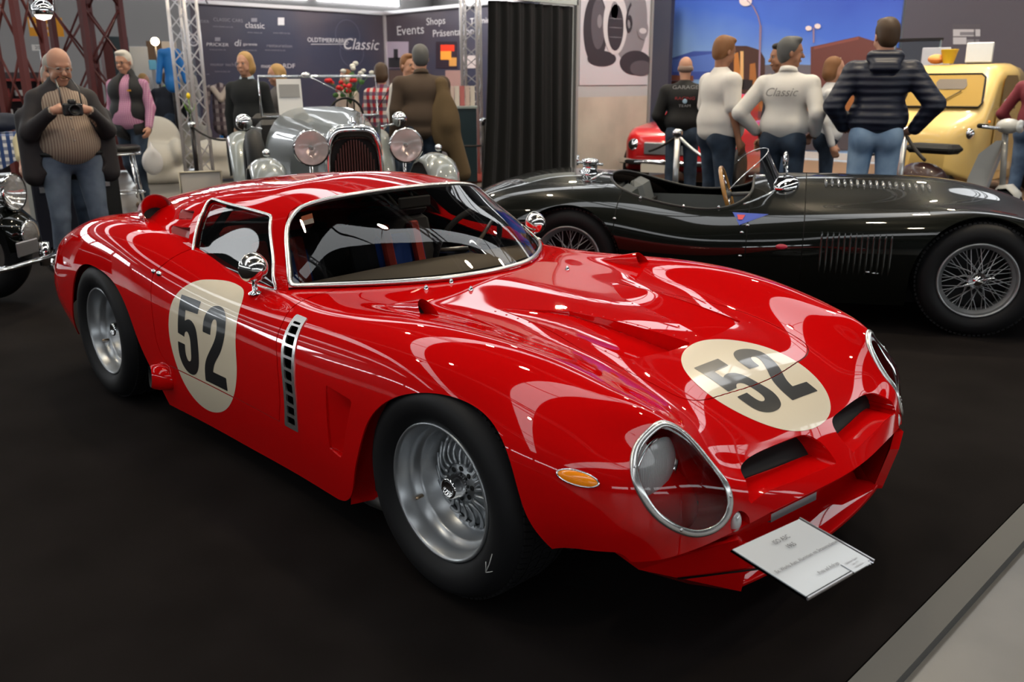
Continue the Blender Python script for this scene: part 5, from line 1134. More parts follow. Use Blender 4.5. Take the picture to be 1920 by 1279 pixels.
# ================================================================ people: smooth continuous figures grown from a skeleton
def sdf_mesh(prims, h, k=.02):
    """prims: ('c', a, b, ra, rb[, k]) tapered limb | ('e', centre, radii[, rot3x3, k]) ellipsoid | ('-e', ...) carve. -> verts, quads"""
    lo = np.full(3, 1e9); hi = -lo
    for p in prims:
        if p[0] == 'c': r = max(p[3], p[4]); a, b = np.array(p[1], float), np.array(p[2], float); l, u = np.minimum(a, b)-r, np.maximum(a, b)+r
        elif p[0] == 'e': c = np.array(p[1], float); r = max(p[2]); l, u = c-r, c+r
        else: continue
        lo = np.minimum(lo, l); hi = np.maximum(hi, u)
    lo -= 2.5*h+k; hi += 2.5*h+k; n = np.ceil((hi-lo)/h).astype(int)+1
    F = np.full(n, .5, dtype=np.float32)
    for p in prims:
        kk = p[5] if (p[0] == 'c' and len(p) > 5) else (p[4] if len(p) > 4 and p[0] != 'c' else k)
        if p[0] == 'c': a, b = np.array(p[1], float), np.array(p[2], float); r = max(p[3], p[4]); l, u = np.minimum(a, b)-r, np.maximum(a, b)+r
        else: c = np.array(p[1], float); r = max(p[2]); l, u = c-r, c+r
        m = kk*1.2+2*h; i0 = np.maximum(np.floor((l-m-lo)/h).astype(int), 0); i1 = np.minimum(np.ceil((u+m-lo)/h).astype(int)+1, n)
        g = [lo[d]+h*np.arange(i0[d], i1[d]) for d in range(3)]; X, Y, Z = np.meshgrid(*g, indexing='ij', sparse=True)
        if p[0] == 'c':
            ab = b-a; L = ab@ab+1e-12; t = np.clip(((X-a[0])*ab[0]+(Y-a[1])*ab[1]+(Z-a[2])*ab[2])/L, 0, 1)
            d = np.sqrt((X-a[0]-t*ab[0])**2+(Y-a[1]-t*ab[1])**2+(Z-a[2]-t*ab[2])**2)-(p[3]+(p[4]-p[3])*t)
        else:
            q = [X-c[0], Y-c[1], Z-c[2]]
            if len(p) > 3 and p[3] is not None:
                R = np.array(p[3]); q = [R[0][i]*q[0]+R[1][i]*q[1]+R[2][i]*q[2] for i in range(3)]
            r = p[2]; k0 = np.sqrt((q[0]/r[0])**2+(q[1]/r[1])**2+(q[2]/r[2])**2); k1 = np.sqrt((q[0]/r[0]**2)**2+(q[1]/r[1]**2)**2+(q[2]/r[2]**2)**2)+1e-9
            d = k0*(k0-1)/k1
        s = tuple(slice(i0[j], i1[j]) for j in range(3)); A = F[s]
        if p[0] == '-e':
            hh = np.clip(.5-.5*(A+d)/kk, 0, 1); F[s] = A*(1-hh)-d*hh+kk*hh*(1-hh)
        else:
            hh = np.clip(.5+.5*(A-d)/kk, 0, 1); F[s] = A*(1-hh)+d*hh-kk*hh*(1-hh)
    # surface nets
    S = F < 0; acc = None; cnt = None
    c = [S[i:n[0]-1+i, j:n[1]-1+j, l:n[2]-1+l] for i in (0, 1) for j in (0, 1) for l in (0, 1)]
    tot = sum(x.astype(np.int8) for x in c); mix = (tot > 0) & (tot < 8); idx = np.full(mix.shape, -1, np.int64); I = np.argwhere(mix); idx[mix] = np.arange(len(I))
    P = np.zeros((len(I), 3)); C_ = np.zeros(len(I))
    corners = [(i, j, l) for i in (0, 1) for j in (0, 1) for l in (0, 1)]
    for a in range(8):
        for b in range(a+1, 8):
            da = np.array(corners[a]); db = np.array(corners[b])
            if np.abs(da-db).sum() != 1: continue
            fa = F[tuple((I+da).T)]; fb = F[tuple((I+db).T)]; m = (fa < 0) != (fb < 0); t = fa[m]/(fa[m]-fb[m])
            P[m] += da+(db-da)*t[:, None]; C_[m] += 1
    V = lo+h*(I+P/C_[:, None]); Fc = []
    for ax in range(3):
        u, v = (ax+1) % 3, (ax+2) % 3; s0 = [slice(1, n[d]-1) for d in range(3)]; s1 = list(s0); s0[ax] = slice(0, n[ax]-1); s1[ax] = slice(1, n[ax])
        a, b = S[tuple(s0)], S[tuple(s1)]; E = np.argwhere(a != b)
        if len(E) == 0: continue
        fl = a[tuple(E.T)]; off = np.ones(3, int); off[ax] = 0; E = E+off
        def at(du, dv): q = E.copy(); q[:, u] -= du; q[:, v] -= dv; return idx[tuple(q.T)]
        Q = np.stack([at(0, 0), at(1, 0), at(1, 1), at(0, 1)], 1); Q[~fl] = Q[~fl][:, ::-1]; Fc.append(Q)
    return V, np.concatenate(Fc)
def smooth_pass(V, Q, n=1, a=.5):
    E = np.concatenate([Q[:, [0, 1]], Q[:, [1, 2]], Q[:, [2, 3]], Q[:, [3, 0]]])
    for _ in range(n):
        S = np.zeros_like(V); c = np.zeros(len(V)); np.add.at(S, E[:, 0], V[E[:, 1]]); np.add.at(c, E[:, 0], 1); V = V*(1-a)+a*S/np.maximum(c, 1)[:, None]
    return V
def sdf_obj(name, prims, h, m, par, k=.02, sm=1):
    V, Q = sdf_mesh(prims, h, k); V = smooth_pass(V, Q, sm)
    return mesh_obj(name, V, Q, m, par, True)
def rotz(p, a): c, s = math.cos(a), math.sin(a); return np.array([p[0]*c-p[1]*s, p[0]*s+p[1]*c, p[2]])
SKIN = mat('skin_fair', (.52, .27, .18), .5); SKIN2 = mat('skin_tanned', (.36, .17, .10), .5)
JEANS = noise_color(mat('blue_jeans', (.05, .09, .17), .85), 5, (.045, .075, .14), (.10, .16, .27)); JEAND = noise_color(mat('dark_jeans', (.015, .025, .05), .85), 6, (.010, .018, .035), (.03, .05, .085)); JEANL = noise_color(mat('light_jeans', (.16, .26, .42), .85), 5, (.14, .24, .40), (.26, .38, .55))
SHOE = mat('brown_shoe', (.10, .055, .03), .5)
HAIRS = {'grey': mat('grey_hair', (.42, .38, .33), .6), 'white': mat('white_hair', (.62, .58, .52), .6), 'brown': mat('brown_hair', (.06, .032, .015), .55), 'blond': mat('blond_hair', (.42, .25, .09), .55), 'dark': mat('dark_hair', (.02, .015, .012), .5), 'red': mat('ginger_hair', (.22, .095, .035), .6), 'stubble': mat('cropped_grey_hair', (.30, .21, .17), .7), 'salt': mat('salt_and_pepper_hair', (.10, .10, .10), .6)}
def hand_prims(w, d, up, side, sc=1., curl=.5, thumb=1):
    """w wrist, d pointing direction, up = back of the hand; five fingers"""
    w, d, up = (np.array(x, float) for x in (w, d, up)); d /= np.linalg.norm(d); up = up-d*(up@d); up /= np.linalg.norm(up); s = np.cross(d, up)*side; P = []
    P.append(('c', w, w+d*.045*sc, .026*sc, .030*sc, .015))
    for i, (o, l) in enumerate(((-.027, .066), (-.009, .076), (.009, .072), (.027, .056))):
        b = w+d*.075*sc+s*o*sc; P.append(('c', w+d*.03*sc+s*o*.6*sc, b, .017*sc, .0115*sc, .012))
        m_ = b+(d*math.cos(curl)-up*math.sin(curl))*l*.55*sc; e = m_+(d*math.cos(curl*2.2)-up*math.sin(curl*2.2))*l*.5*sc
        P.append(('c', b, m_, .0105*sc, .0095*sc, .006)); P.append(('c', m_, e, .0095*sc, .0078*sc, .006))
    tb = w+d*.022*sc-s*.024*sc; t1 = tb+(d*.7-s*.55-up*.35)*.042*sc; t2 = t1+(d*.85-s*.1-up*.4)*.032*sc
    P.append(('c', tb, t1, .015*sc, .0115*sc, .01)); P.append(('c', t1, t2, .0115*sc, .009*sc, .006)); return P
def person(name_label, loc, face, H=1.78, pose=None, skin=SKIN, hair='brown', hairstyle='short', top=None, top_mat=None, top_name='shirt', sleeve='long', hem=.50, bottom=None, bottom_name='trousers', shoe=SHOE, build=1., belly=0., h=.008, turn=0., nod=0., lean=0., fem=False, extra=None, hands=('relaxed', 'relaxed'), hs=1., group=None, collar=None, stance=0., bulk=.018):
    """face = world heading of the figure; local frame: x forward, y left, z up"""
    t = thing('person', name_label, 'person', (loc[0], loc[1], loc[2]+.004), face, group); S = H/1.78; B = build; P = dict(pose or {})
    J = {'pel': (0, 0, .96), 'wai': (0.0, 0, 1.10), 'che': (0, 0, 1.32), 'nec': (-.01, 0, 1.48), 'head': (.012, 0, 1.655),
         'shl': (-.01, .180*B, 1.405), 'shr': (-.01, -.180*B, 1.405), 'ell': (-.03, .235*B, 1.13), 'elr': (-.03, -.235*B, 1.13), 'wrl': (.05, .25*B, .88), 'wrr': (.05, -.25*B, .88),
         'hil': (0, .095, .93), 'hir': (0, -.095, .93), 'knl': (.02, .11+stance, .50), 'knr': (.02, -.11-stance, .50), 'anl': (-.03, .12+stance*1.6, .09), 'anr': (-.03, -.12-stance*1.6, .09)}
    J.update(P); J = {k_: np.array(v, float)*S for k_, v in J.items()}
    if lean:
        for k_ in ('wai', 'che', 'nec', 'head', 'shl', 'shr'): J[k_] = J[k_]+np.array([math.tan(lean)*(J[k_][2]-.96*S), 0, 0])
    def el(c, r, R=None, kk=.03): return ('e', np.array(c), tuple(np.array(r)*S), R, kk)
    Rt = np.array(Euler((0, nod, turn)).to_matrix()); hc = J['head']
    def hd(p): return hc+Rt@(np.array(p)*S*hs)
    w = .88 if fem else 1.
    # ---- skin: one continuous body
    sk = [('e', J['pel'], (.10*S, .14*S, .10*S), None, .05), ('c', J['pel'], J['che'], .105*S, .115*S, .06), ('c', J['che'], J['nec'], .10*S, .055*S, .05),
          ('c', J['nec']-[0, 0, .02*S], hd((-.015, 0, -.06)), .056*S*w, .055*S*w, .02)]
    for s in 'lr':
        sk += [('c', J['che']+[0, 0, .06*S], J['sh'+s], .07*S, .048*S, .04), ('c', J['sh'+s], J['el'+s], .043*S*w, .034*S*w, .02), ('c', J['el'+s], J['wr'+s], .036*S*w, .024*S*w, .015),
               ('c', J['hi'+s], J['kn'+s], .075*S, .05*S, .03), ('c', J['kn'+s], J['an'+s], .048*S, .034*S, .02)]
    sk += [('e', hd((0, 0, .03)), (.094*S*hs, .076*S*hs, .098*S*hs), Rt, .02), ('e', hd((.018, 0, -.045)), (.066*S*hs, .058*S*hs, .070*S*hs), Rt, .03), ('e', hd((.045, 0, -.095)), (.030*S*hs, .030*S*hs, .022*S*hs), Rt, .025),
           ('c', hd((.088, 0, .012)), hd((.108, 0, -.024)), .009*S*hs, .014*S*hs, .012), ('e', hd((.106, 0, -.028)), (.012*S*hs, .017*S*hs, .009*S*hs), Rt, .008),
           ('c', hd((.084, .030, .028)), hd((.084, -.030, .028)), .012*S*hs, .012*S*hs, .014), ('c', hd((.089, .018, -.062)), hd((.089, -.018, -.062)), .0085*S*hs, .0085*S*hs, .006)]
    for s in (1, -1):
        sk += [('e', hd((-.008, .080*s, -.006)), (.018*S*hs, .008*S*hs, .030*S*hs), Rt, .006), ('-e', hd((.095, .031*s, .008)), (.014*S*hs, .016*S*hs, .009*S*hs), Rt, .008), ('c', hd((.066, .036*s, -.022)), hd((.05, .045*s, -.05)), .018*S*hs, .02*S*hs, .02)]
    for s, nm, hn_ in ((1, 'l', hands[0]), (-1, 'r', hands[1])):
        fa = J['wr'+nm]-J['el'+nm]; fa /= np.linalg.norm(fa)
        if hn_ is None: continue
        if isinstance(hn_, tuple): d, up, cu, th = hn_; sk += hand_prims(J['wr'+nm], d, up, s*th, S, cu)
        else: sk += hand_prims(J['wr'+nm], fa+np.array([.15, 0, 0]), (0, s, .0), -s, S, .45)
    body = sdf_obj('body', sk, h, skin, t, .02, 1)
    for s in (1, -1):
        mb = MB(); mb.sphere(tuple(hd((.0830, .031*s, .009))), .0105*S*hs, 10, 8); e_ = mb.build('eye', mat('eye_white', (.33, .29, .27), .4), t); 
        mb = MB(); mb.sphere(tuple(hd((.0905, .031*s, .008))), .0058*S*hs, 8, 6); mb.build('iris', mat('dark_iris', (.02, .015, .01), .2), e_)
    # ---- trousers
    tr = [('e', J['pel']+[.0, 0, .0], ((.125+belly*.35)*S, (.165+belly*.9)*S*(.9+.1*B), .13*S), None, .05)]
    for s in 'lr':
        q = 1 if s == 'l' else -1
        tr += [('c', J['hi'+s], J['kn'+s], (.098+belly*.35)*S*w, .072*S*w, .03), ('c', J['kn'+s], J['an'+s]+[0, 0, -.01*S], .072*S*w, .062*S*w, .02), ('e', J['hi'+s]+np.array([-.05, 0, -.0])*S, (.10*S, .095*S, .12*S), None, .04)]
    sdf_obj(bottom_name, tr, .012, bottom or JEANS, t, .02, 1)
    for s in 'lr':
        a = J['an'+s]; sdf_obj('shoe', [('c', a+np.array([-.03, 0, -.045])*S, a+np.array([.14, 0, -.055])*S, .042*S, .038*S, .02), ('c', a, a+np.array([-.01, 0, -.03])*S, .045*S, .045*S, .02)], .010, shoe, t, .02, 1)
    # ---- top
    b_ = bulk; cz = J['che']; hz = hem*H
    tp = [('e', cz+np.array([.0, 0, .02])*S, ((.125+b_)*S, (.175*B+b_)*S*w, .17*S), None, .05), ('c', J['wai']+np.array([belly*.5, 0, -.02])*S, cz, (.125+belly+b_*.6)*S*w, (.12+b_)*S, .06),
          ('e', J['wai']+np.array([belly*.55, 0, -.02])*S, ((.122+belly+b_)*S, (.165*B+belly*.65+b_)*S*w, .17*S), None, .07), ('c', cz+[0, 0, .08*S], J['nec'], .10*S, (.058+b_*.6)*S, .04)]
    zc = hz
    tp += [('e', np.array([J['pel'][0]+belly*.35*S, 0, hz+.10*S]), ((.135+belly*.5+b_)*S, (.165*(.5+.5*B)+belly*.45+b_)*S, .105*S), None, .04)]
    for s in 'lr':
        sh, e_, wr = J['sh'+s], J['el'+s], J['wr'+s]
        tp += [('c', cz+[0, 0, .07*S], sh, .085*S, (.046+b_)*S*w, .05), ('c', sh, e_ if sleeve != 'short' else sh+(e_-sh)*.75, (.047+b_)*S*w, (.040+b_)*S*w, .03)]
        if sleeve == 'long': tp += [('c', e_, e_+(wr-e_)*.93, (.040+b_)*S*w, (.032+b_*.6)*S*w, .02)]
        if sleeve == 'rolled': tp += [('c', e_, e_+(wr-e_)*.6, (.046+b_)*S*w, (.04+b_*.7)*S*w, .02)]
    if sleeve == 'none': tp = [p for p in tp if not (p[0] == 'c' and any(np.allclose(p[1], J['sh'+s]) for s in 'lr'))]
    if top: tp += top(J, S)
    sdf_obj(top_name, tp, .011, top_mat, t, .02, 1)
    if collar:
        V = []; mb = MB(); n0 = J['nec']+np.array([0, 0, .03])*S; rg = []
        for a in np.linspace(.5, 2*PI-.5, 17): rg.append([tuple(n0+np.array([math.cos(a)*(.072+dx)*S, math.sin(a)*(.070+dx)*S, (z-.02*math.cos(a))*S])) for dx, z in ((-.006, .025), (.0, .03), (.014, -.01), (.006, -.015))])
        mb.ring_loft(rg, True, (True, True)); mb.build('collar', collar, t)
    # ---- hair
    if hair:
        hm = HAIRS[hair]; hp = []
        cap = [('e', hd((-.018, 0, .048)), (.098*S*hs, .086*S*hs, .096*S*hs), Rt, .02)]; carve = ('-e', hd((.085, 0, -.025)), (.075*S*hs, .085*S*hs, .088*S*hs), Rt, .02)
        if hairstyle == 'short': hp = cap+[('e', hd((-.045, 0, -.01)), (.062*S*hs, .078*S*hs, .075*S*hs), Rt, .03), ('e', hd((.045, 0, .112)), (.045*S*hs, .058*S*hs, .026*S*hs), Rt, .03), carve]
        elif hairstyle == 'long': hp = cap+[('c', hd((-.05, 0, .02)), hd((-.085, 0, -.20)), .075*S*hs, .055*S*hs, .03), ('c', hd((-.01, .07, .0)), hd((-.04, .075, -.19)), .03*S*hs, .03*S*hs, .03), ('c', hd((-.01, -.07, .0)), hd((-.04, -.075, -.19)), .03*S*hs, .03*S*hs, .03), carve]
        elif hairstyle == 'bob': hp = cap+[('e', hd((-.04, 0, -.03)), (.085*S*hs, .100*S*hs, .095*S*hs), Rt, .03), carve]
        elif hairstyle == 'bald': hp = [('e', hd((-.030, 0, .0)), (.070*S*hs, .0815*S*hs, .055*S*hs), Rt, .02), ('-e', hd((.02, 0, .10)), (.10*S*hs, .10*S*hs, .075*S*hs), Rt, .01), ('-e', hd((.085, 0, -.0)), (.085*S*hs, .12*S*hs, .12*S*hs), Rt, .01)]
        elif hairstyle == 'tufts': hp = [('e', hd((-.032, 0, .018)), (.082*S*hs, .092*S*hs, .082*S*hs), Rt, .02), ('-e', hd((.045, 0, .115)), (.105*S*hs, .062*S*hs, .085*S*hs), Rt, .02), carve]
        sdf_obj('hair', hp, .008, hm, t, .02, 1)
    if extra: extra(t, J, S, hd, Rt)
    return t
def glasses(t, J, S, hd, Rt, m=None):
    mb = MB()
    for s in (1, -1):
        c = [tuple(hd((.104, .031*s+.024*math.cos(a), .006+.015*math.sin(a)))) for a in np.linspace(0, 2*PI, 17)]; mb.tube(c, .0016, 5, False); mb.tube([hd((.104, .055*s, .010)), hd((.0, .083*s, .008))], .0018, 5)
    mb.tube([hd((.104, .007, .008)), hd((.104, -.007, .008))], .0016, 5); g = mb.build('glasses', m or mat('dark_frame', (.03, .03, .03), .3), t); return g
def gp(px, depth):   # ground point under a picture column at a given depth
    p = at_d(px, 159, depth); return (p.x, p.y, 0.)
def toward(loc, tx, ty): return math.atan2(ty-loc[1], tx-loc[0])
CX, CY = CAM[0], CAM[1]
def cam_face(loc, off=0.): return toward(loc, CX, CY)+off
# 1 the photographer in front
STR = check_mat('tan_striped_shirt', ((.42, .33, .25), (.25, .17, .13), None), 55, .8, axes=(1, 2))
DJ = mat('dark_brown_jacket', (.022, .018, .020), .75)
def photog():
    loc = gp(113, 6.6); H = 1.72; f = cam_face(loc, .18)
    wl, wr = (.36, .085, 1.345), (.37, -.125, 1.345)
    pose = {'ell': (.10, .275, 1.16), 'elr': (.10, -.285, 1.16), 'wrl': (.335, .11, 1.325), 'wrr': (.335, -.135, 1.325), 'shl': (-.02, .185, 1.40), 'shr': (-.02, -.185, 1.40), 'head': (.03, 0, 1.64), 'knl': (.03, .14, .5), 'knr': (.03, -.14, .5), 'anl': (-.02, .17, .09), 'anr': (0, -.17, .09), 'hil': (0, .12, .93), 'hir': (0, -.12, .93)}
    def ex(t, J, S, hd, Rt):
        # open jacket over the shirt: back, sides and sleeves
        c = J['che']; w = J['wai']
        jp = [('e', c+np.array([-.045, 0, .02]), (.155, .225, .20), None, .04), ('e', w+np.array([-.03, 0, -.02]), (.19, .262, .22), None, .05), ('e', np.array([-.02, 0, .86]), (.17, .26, .15), None, .05), ('c', c+[0, 0, .08], J['nec']+[-.03, 0, .03], .11, .085, .04)]
        for s in 'lr':
            jp += [('c', c+[-.02, 0, .08], J['sh'+s], .10, .068, .04), ('c', J['sh'+s], J['el'+s], .070, .064, .03), ('c', J['el'+s], J['el'+s]+(J['wr'+s]-J['el'+s])*.88, .062, .047, .03)]
        for q_ in (1, -1): jp += [('c', (-.03, q_*.265, 1.22), (-.01, q_*.262, .80), .075, .085, .04), ('c', (-.10, q_*.14, 1.1), (-.09, q_*.15, .80), .10, .10, .05)]
        for z, rx, ry in ((1.40, .16, .06), (1.28, .26, .10), (1.15, .34, .145), (1.02, .34, .19), (.88, .34, .21), (.74, .34, .21), (.62, .34, .21)): jp.append(('-e', np.array([.20, 0, z]), (rx*.9, ry*1.15, .10), None, .02))
        sdf_obj('jacket', jp, .010, DJ, t, .02, 1)
        glasses(t, J, S, hd, Rt, mat('thin_metal_frame', (.35, .33, .30), .3, metal=.6))
        MB().sphere(tuple(hd((.098, 0, -.048))), .020, 12, 8, sc=(.35, 1.2, .38)).build('moustache', mat('sandy_moustache', (.30, .17, .09), .8), t)
        mb = MB(); pts = [(J['pel'][0]+.0+(.165)*math.cos(a), .232*math.sin(a), .955) for a in np.linspace(0, 2*PI, 33)]; mb.tube(pts, .019, 6, False, flat=(.4, 1)); mb.build('belt', mat('black_belt', (.01, .01, .01), .5), t)
        for z in (1.30, 1.22, 1.14, 1.06): 
            mb = MB(); mb.sphere((.240 if z < 1.2 else .215, 0, z), .007, 8, 6); mb.build('shirt_button', mat('pale_button', (.4, .38, .35), .4), t)
    t = person('heavy man with glasses in dark open jacket and striped shirt holding a camera', loc, f, H, pose, SKIN, 'grey', 'tufts', hs=1.13, top_mat=STR, top_name='shirt', sleeve='long', hem=.54, bottom=noise_color(mat('faded_jeans', (.1, .14, .2), .85), 5, (.075, .10, .15), (.15, .19, .25)), build=1.02, belly=.058, h=.006, nod=.22, turn=.12, extra=ex, hands=(((.15, -1, .12), (.9, .1, .5), 1.0, -1), ((.15, 1, .12), (.9, -.1, .5), 1.0, -1)), collar=STR, bulk=.014)
    c = Matrix.Translation(loc) @ Matrix.Rotation(f, 4, 'Z')
    # the camera: held in both hands, a thing of its own
    o = c @ Vector((.385, -.012, 1.29)); cm = thing('camera', 'black photo camera with neck strap held by the man in the striped shirt', 'camera', o, f)
    BC = mat('camera_black', (.012, .012, .013), .35)
    MB().box((0, 0, 0), (.05, .135, .09), bev=.012).build('camera_body', BC, cm); MB().box((0, 0, .055), (.045, .055, .035), bev=.01).build('viewfinder', BC, cm)
    MB().lathe([(.034, .02), (.036, .05), (.039, .09), (.034, .092), (.030, .07), (.0001, .068)], (0, 0, -.003), 'x', 28).build('lens', BC, cm)
    MB().tube([(0, .066, .03), (-.06, .07, .14), (-.20, .06, .21), (-.30, 0.02, .24)], .006, 6, flat=(1, .3)).build('neck_strap', BC, cm); MB().tube([(0, -.066, .03), (-.06, -.06, .14), (-.20, -.05, .21), (-.30, 0.0, .24)], .006, 6, flat=(1, .3)).build('neck_strap', BC, cm)
photog()
# 2 the white-haired man in a black vest
PINK = check_mat('pink_checked_shirt', ((.56, .34, .45), (.42, .17, .30), (.42, .17, .30)), 45, .85, axes=(1, 2))
BV = mat('black_vest', (.010, .010, .012), .7)
loc = gp(238, 10.6)
def vest(t, J, S, hd, Rt):
    c = J['che']; vp = [('e', c+[0, 0, .02], (.19, .245, .20), None, .05), ('e', J['wai'], (.205, .245, .22), None, .05), ('e', np.array([0, 0, .95]), (.19, .235, .15), None, .04), ('c', c+[0, 0, .08], J['nec']+[-.02, 0, .05], .13, .09, .04)]
    for z in (1.55, 1.42, 1.3, 1.18, 1.06, .94, .84): vp.append(('-e', np.array([.20, .045, z]), (.17, .062, .17), None, .02))
    sdf_obj('vest', vp, .012, BV, t, .02, 1)
    MB().box((.185, .13, 1.40), (.006, .05, .02)).build('vest_badge', mat('orange_badge', (.6, .28, .03), .6), t); glasses(t, J, S, hd, Rt)
person('white haired man in a black padded vest and pink checked shirt walking', loc, cam_face(loc, -.55), 1.85, {'knl': (.12, .10, .52), 'anl': (.10, .11, .10), 'knr': (-.02, -.10, .50), 'anr': (-.28, -.11, .16), 'wrl': (.10, .27, .93), 'ell': (.0, .26, 1.15), 'wrr': (-.02, -.29, .90)}, SKIN, 'white', 'short', top_mat=PINK, top_name='shirt', bottom=JEAND, build=1.05, belly=.03, nod=.12, extra=vest, collar=PINK)
Mw = Matrix.Translation(loc) @ Matrix.Rotation(cam_face(loc, -.55), 4, 'Z'); w = Mw @ Vector((.12, .285, .80))
sdf_obj('plastic_bag', [('c', (0, 0, .0), (0, 0, -.12), .012, .05, .03), ('e', (0, 0, -.24), (.06, .13, .16), None, .05)], .014, mat('white_plastic_bag', (.62, .62, .64), .4), None, .03, 2)
o = bpy.data.objects['plastic_bag']; o.location = w; tag(o, 'crumpled white plastic bag hanging from the hand of the man in the vest', 'bag')
# 3 fair-haired man, black sweater
BSW = mat('black_sweater', (.010, .012, .014), .9); loc = gp(463, 9.9)
person('young fair haired man in a black V neck sweater and beige trousers', loc, cam_face(loc, -.35), 1.80, {'wrl': (.0, .25, .90), 'wrr': (-.02, -.24, .88)}, SKIN, 'blond', 'bob', top_mat=BSW, top_name='sweater', bottom=mat('beige_chinos', (.30, .21, .15), .85), collar=mat('pale_blue_collar', (.4, .5, .6), .8), turn=-.2)
# 4 woman with long blond hair seen in profile
loc = gp(521, 10.4); person('woman with long blond hair and grey cardigan behind the old grey tourer', loc, cam_face(loc, -1.35), 1.68, {}, SKIN, 'blond', 'long', top_mat=mat('grey_cardigan', (.12, .115, .12), .9), top_name='cardigan', bottom=JEAND, fem=True)
# 5 red-haired woman behind flowers
loc = gp(650, 13.0); person('red haired woman in a pale blouse leaning behind the flower bouquet', loc, cam_face(loc, -.9), 1.66, {'wrl': (.24, .12, 1.0), 'wrr': (.26, -.14, 1.02), 'ell': (.02, .25, 1.12), 'elr': (.02, -.25, 1.12)}, SKIN, 'red', 'short', top_mat=mat('pale_blouse', (.50, .42, .36), .8), top_name='blouse', bottom=JEAND, fem=True, sleeve='rolled')
# 6 person in plaid
PLAID = check_mat('red_plaid_shirt', ((.55, .48, .46), (.48, .03, .04), (.035, .04, .10)), (11, 11), .85, axes=(1, 2)); loc = gp(716, 10.9)
def strap(t, J, S, hd, Rt): MB().tube([(-.17, -.16, 1.40), (-.185, -.02, 1.20), (-.17, .14, 1.0)], .018, 6, flat=(1, .3)).build('bag_strap', BLACK, t)
person('short haired visitor in a red, white and navy plaid shirt seen from behind', loc, cam_face(loc, PI-.35), 1.70, {'wrl': (.15, .22, 1.0), 'wrr': (.12, -.22, 1.0)}, SKIN, 'brown', 'bob', top_mat=PLAID, top_name='plaid_shirt', bottom=JEAND, extra=strap, hem=.49)
# 7 man in brown jacket, seen from behind, and the man in front of him
BRJ = mat('brown_jacket', (.062, .040, .026), .85); OLV = mat('olive_coat', (.10, .065, .03), .9); loc = gp(790, 9.3)
def coat(t, J, S, hd, Rt):
    sdf_obj('draped_coat', [('c', (-.08, -.20, 1.45), (-.14, -.25, 1.05), .075, .10, .05), ('c', (-.12, -.25, 1.1), (-.10, -.40, .52), .10, .10, .06), ('e', (-.15, -.22, 1.05), (.06, .16, .30), None, .05)], .013, OLV, t, .03, 1)
person('grey haired man in a brown jacket with an olive coat over his shoulder', loc, cam_face(loc, PI+.1), 1.84, {'elr': (.10, -.26, 1.14), 'wrr': (.25, -.16, 1.22), 'ell': (-.02, .27, 1.15)}, SKIN, 'salt', 'short', top_mat=BRJ, top_name='jacket', bottom=JEAND, build=1.2, belly=.05, extra=coat, hem=.47, bulk=.03, collar=BRJ)
loc = gp(766, 10.3); person('sandy haired man in a white shirt half hidden by the brown jacket', loc, cam_face(loc, .6), 1.78, {}, SKIN, 'red', 'short', top_mat=mat('white_shirt', (.60, .58, .56), .8), top_name='shirt', bottom=JEAND)
# 8 bald man, black jacket with back print
BJ = mat('black_team_jacket', (.008, .008, .009), .75); loc = gp(1284, 9.6)
def bprint(t, J, S, hd, Rt):
    me = [('jacket_print', 'GARAGE', .055, 1.45, (.35, .35, .36)), ('jacket_print', 'RACING', .045, 1.33, (.32, .03, .04)), ('jacket_print', 'TEAM', .04, 1.25, (.25, .25, .27))]
    for n_, tx, sz, z, c in me: text(n_, tx, sz, mat('print_ink_%s' % tx, c, .6), t, (-.163 if z > 1.4 else -.172, 0, z*S), (0, -1, 0), (0, 0, 1), sx=1.3)
    MB().sphere((-.170, 0, 1.30*S), .026, 14, 8, sc=(.15, 1, 1)).build('round_patch', mat('pale_blue_patch', (.3, .45, .6), .6), t)
person('bald man in a black printed jacket and jeans seen from behind', loc, cam_face(loc, PI+.05), 1.72, {'elr': (.02, -.29, 1.14), 'ell': (-.0, .29, 1.14), 'wrr': (.14, -.20, .98), 'wrl': (.14, .2, .98)}, SKIN, 'stubble', 'bald', top_mat=BJ, top_name='jacket', bottom=JEAND, build=1.12, hem=.55, extra=bprint, bulk=.026)
# 9 ginger man in white polo
WP = mat('white_polo', (.66, .63, .60), .85); loc = gp(1352, 8.0)
person('ginger haired man in a loose white short sleeved shirt', loc, cam_face(loc, PI*.5+.55)+PI*.0, 1.84, {'ell': (.0, .27, 1.13), 'wrl': (.08, .25, .90), 'elr': (-.02, -.26, 1.14), 'wrr': (.06, -.25, .90)}, SKIN2, 'red', 'short', top_mat=WP, top_name='shirt', sleeve='short', bottom=JEAND, build=1.1, belly=.05, hem=.49, nod=.2, turn=.1, bulk=.03)
# 10 grey haired man, white shirt, hands on hips
WS2 = mat('white_team_shirt', (.68, .66, .63), .8); loc = gp(1477, 7.6)
def bprint2(t, J, S, hd, Rt):
    text('shirt_print', 'Classic', .10, mat('grey_shirt_print', (.28, .27, .26), .7), t, (-.178, 0, 1.34*S), (0, -1, 0), (0, .0, 1), sx=1., shear=.35)
person('dark haired man in a white printed shirt with hands on his hips', loc, cam_face(loc, PI-.25), 1.81, {'ell': (-.10, .37, 1.17), 'wrl': (.05, .25, 1.00), 'elr': (-.10, -.29, 1.17), 'wrr': (.05, -.25, 1.00)}, SKIN2, 'salt', 'short', top_mat=WS2, top_name='shirt', bottom=JEAND, build=1.1, hem=.545, turn=-1.15, extra=bprint2, bulk=.026, hands=(((.5, -.6, -.3), (-.3, .3, 1), .6, 1), ((.5, .6, -.3), (-.3, -.3, 1), .6, 1)), collar=WS2)
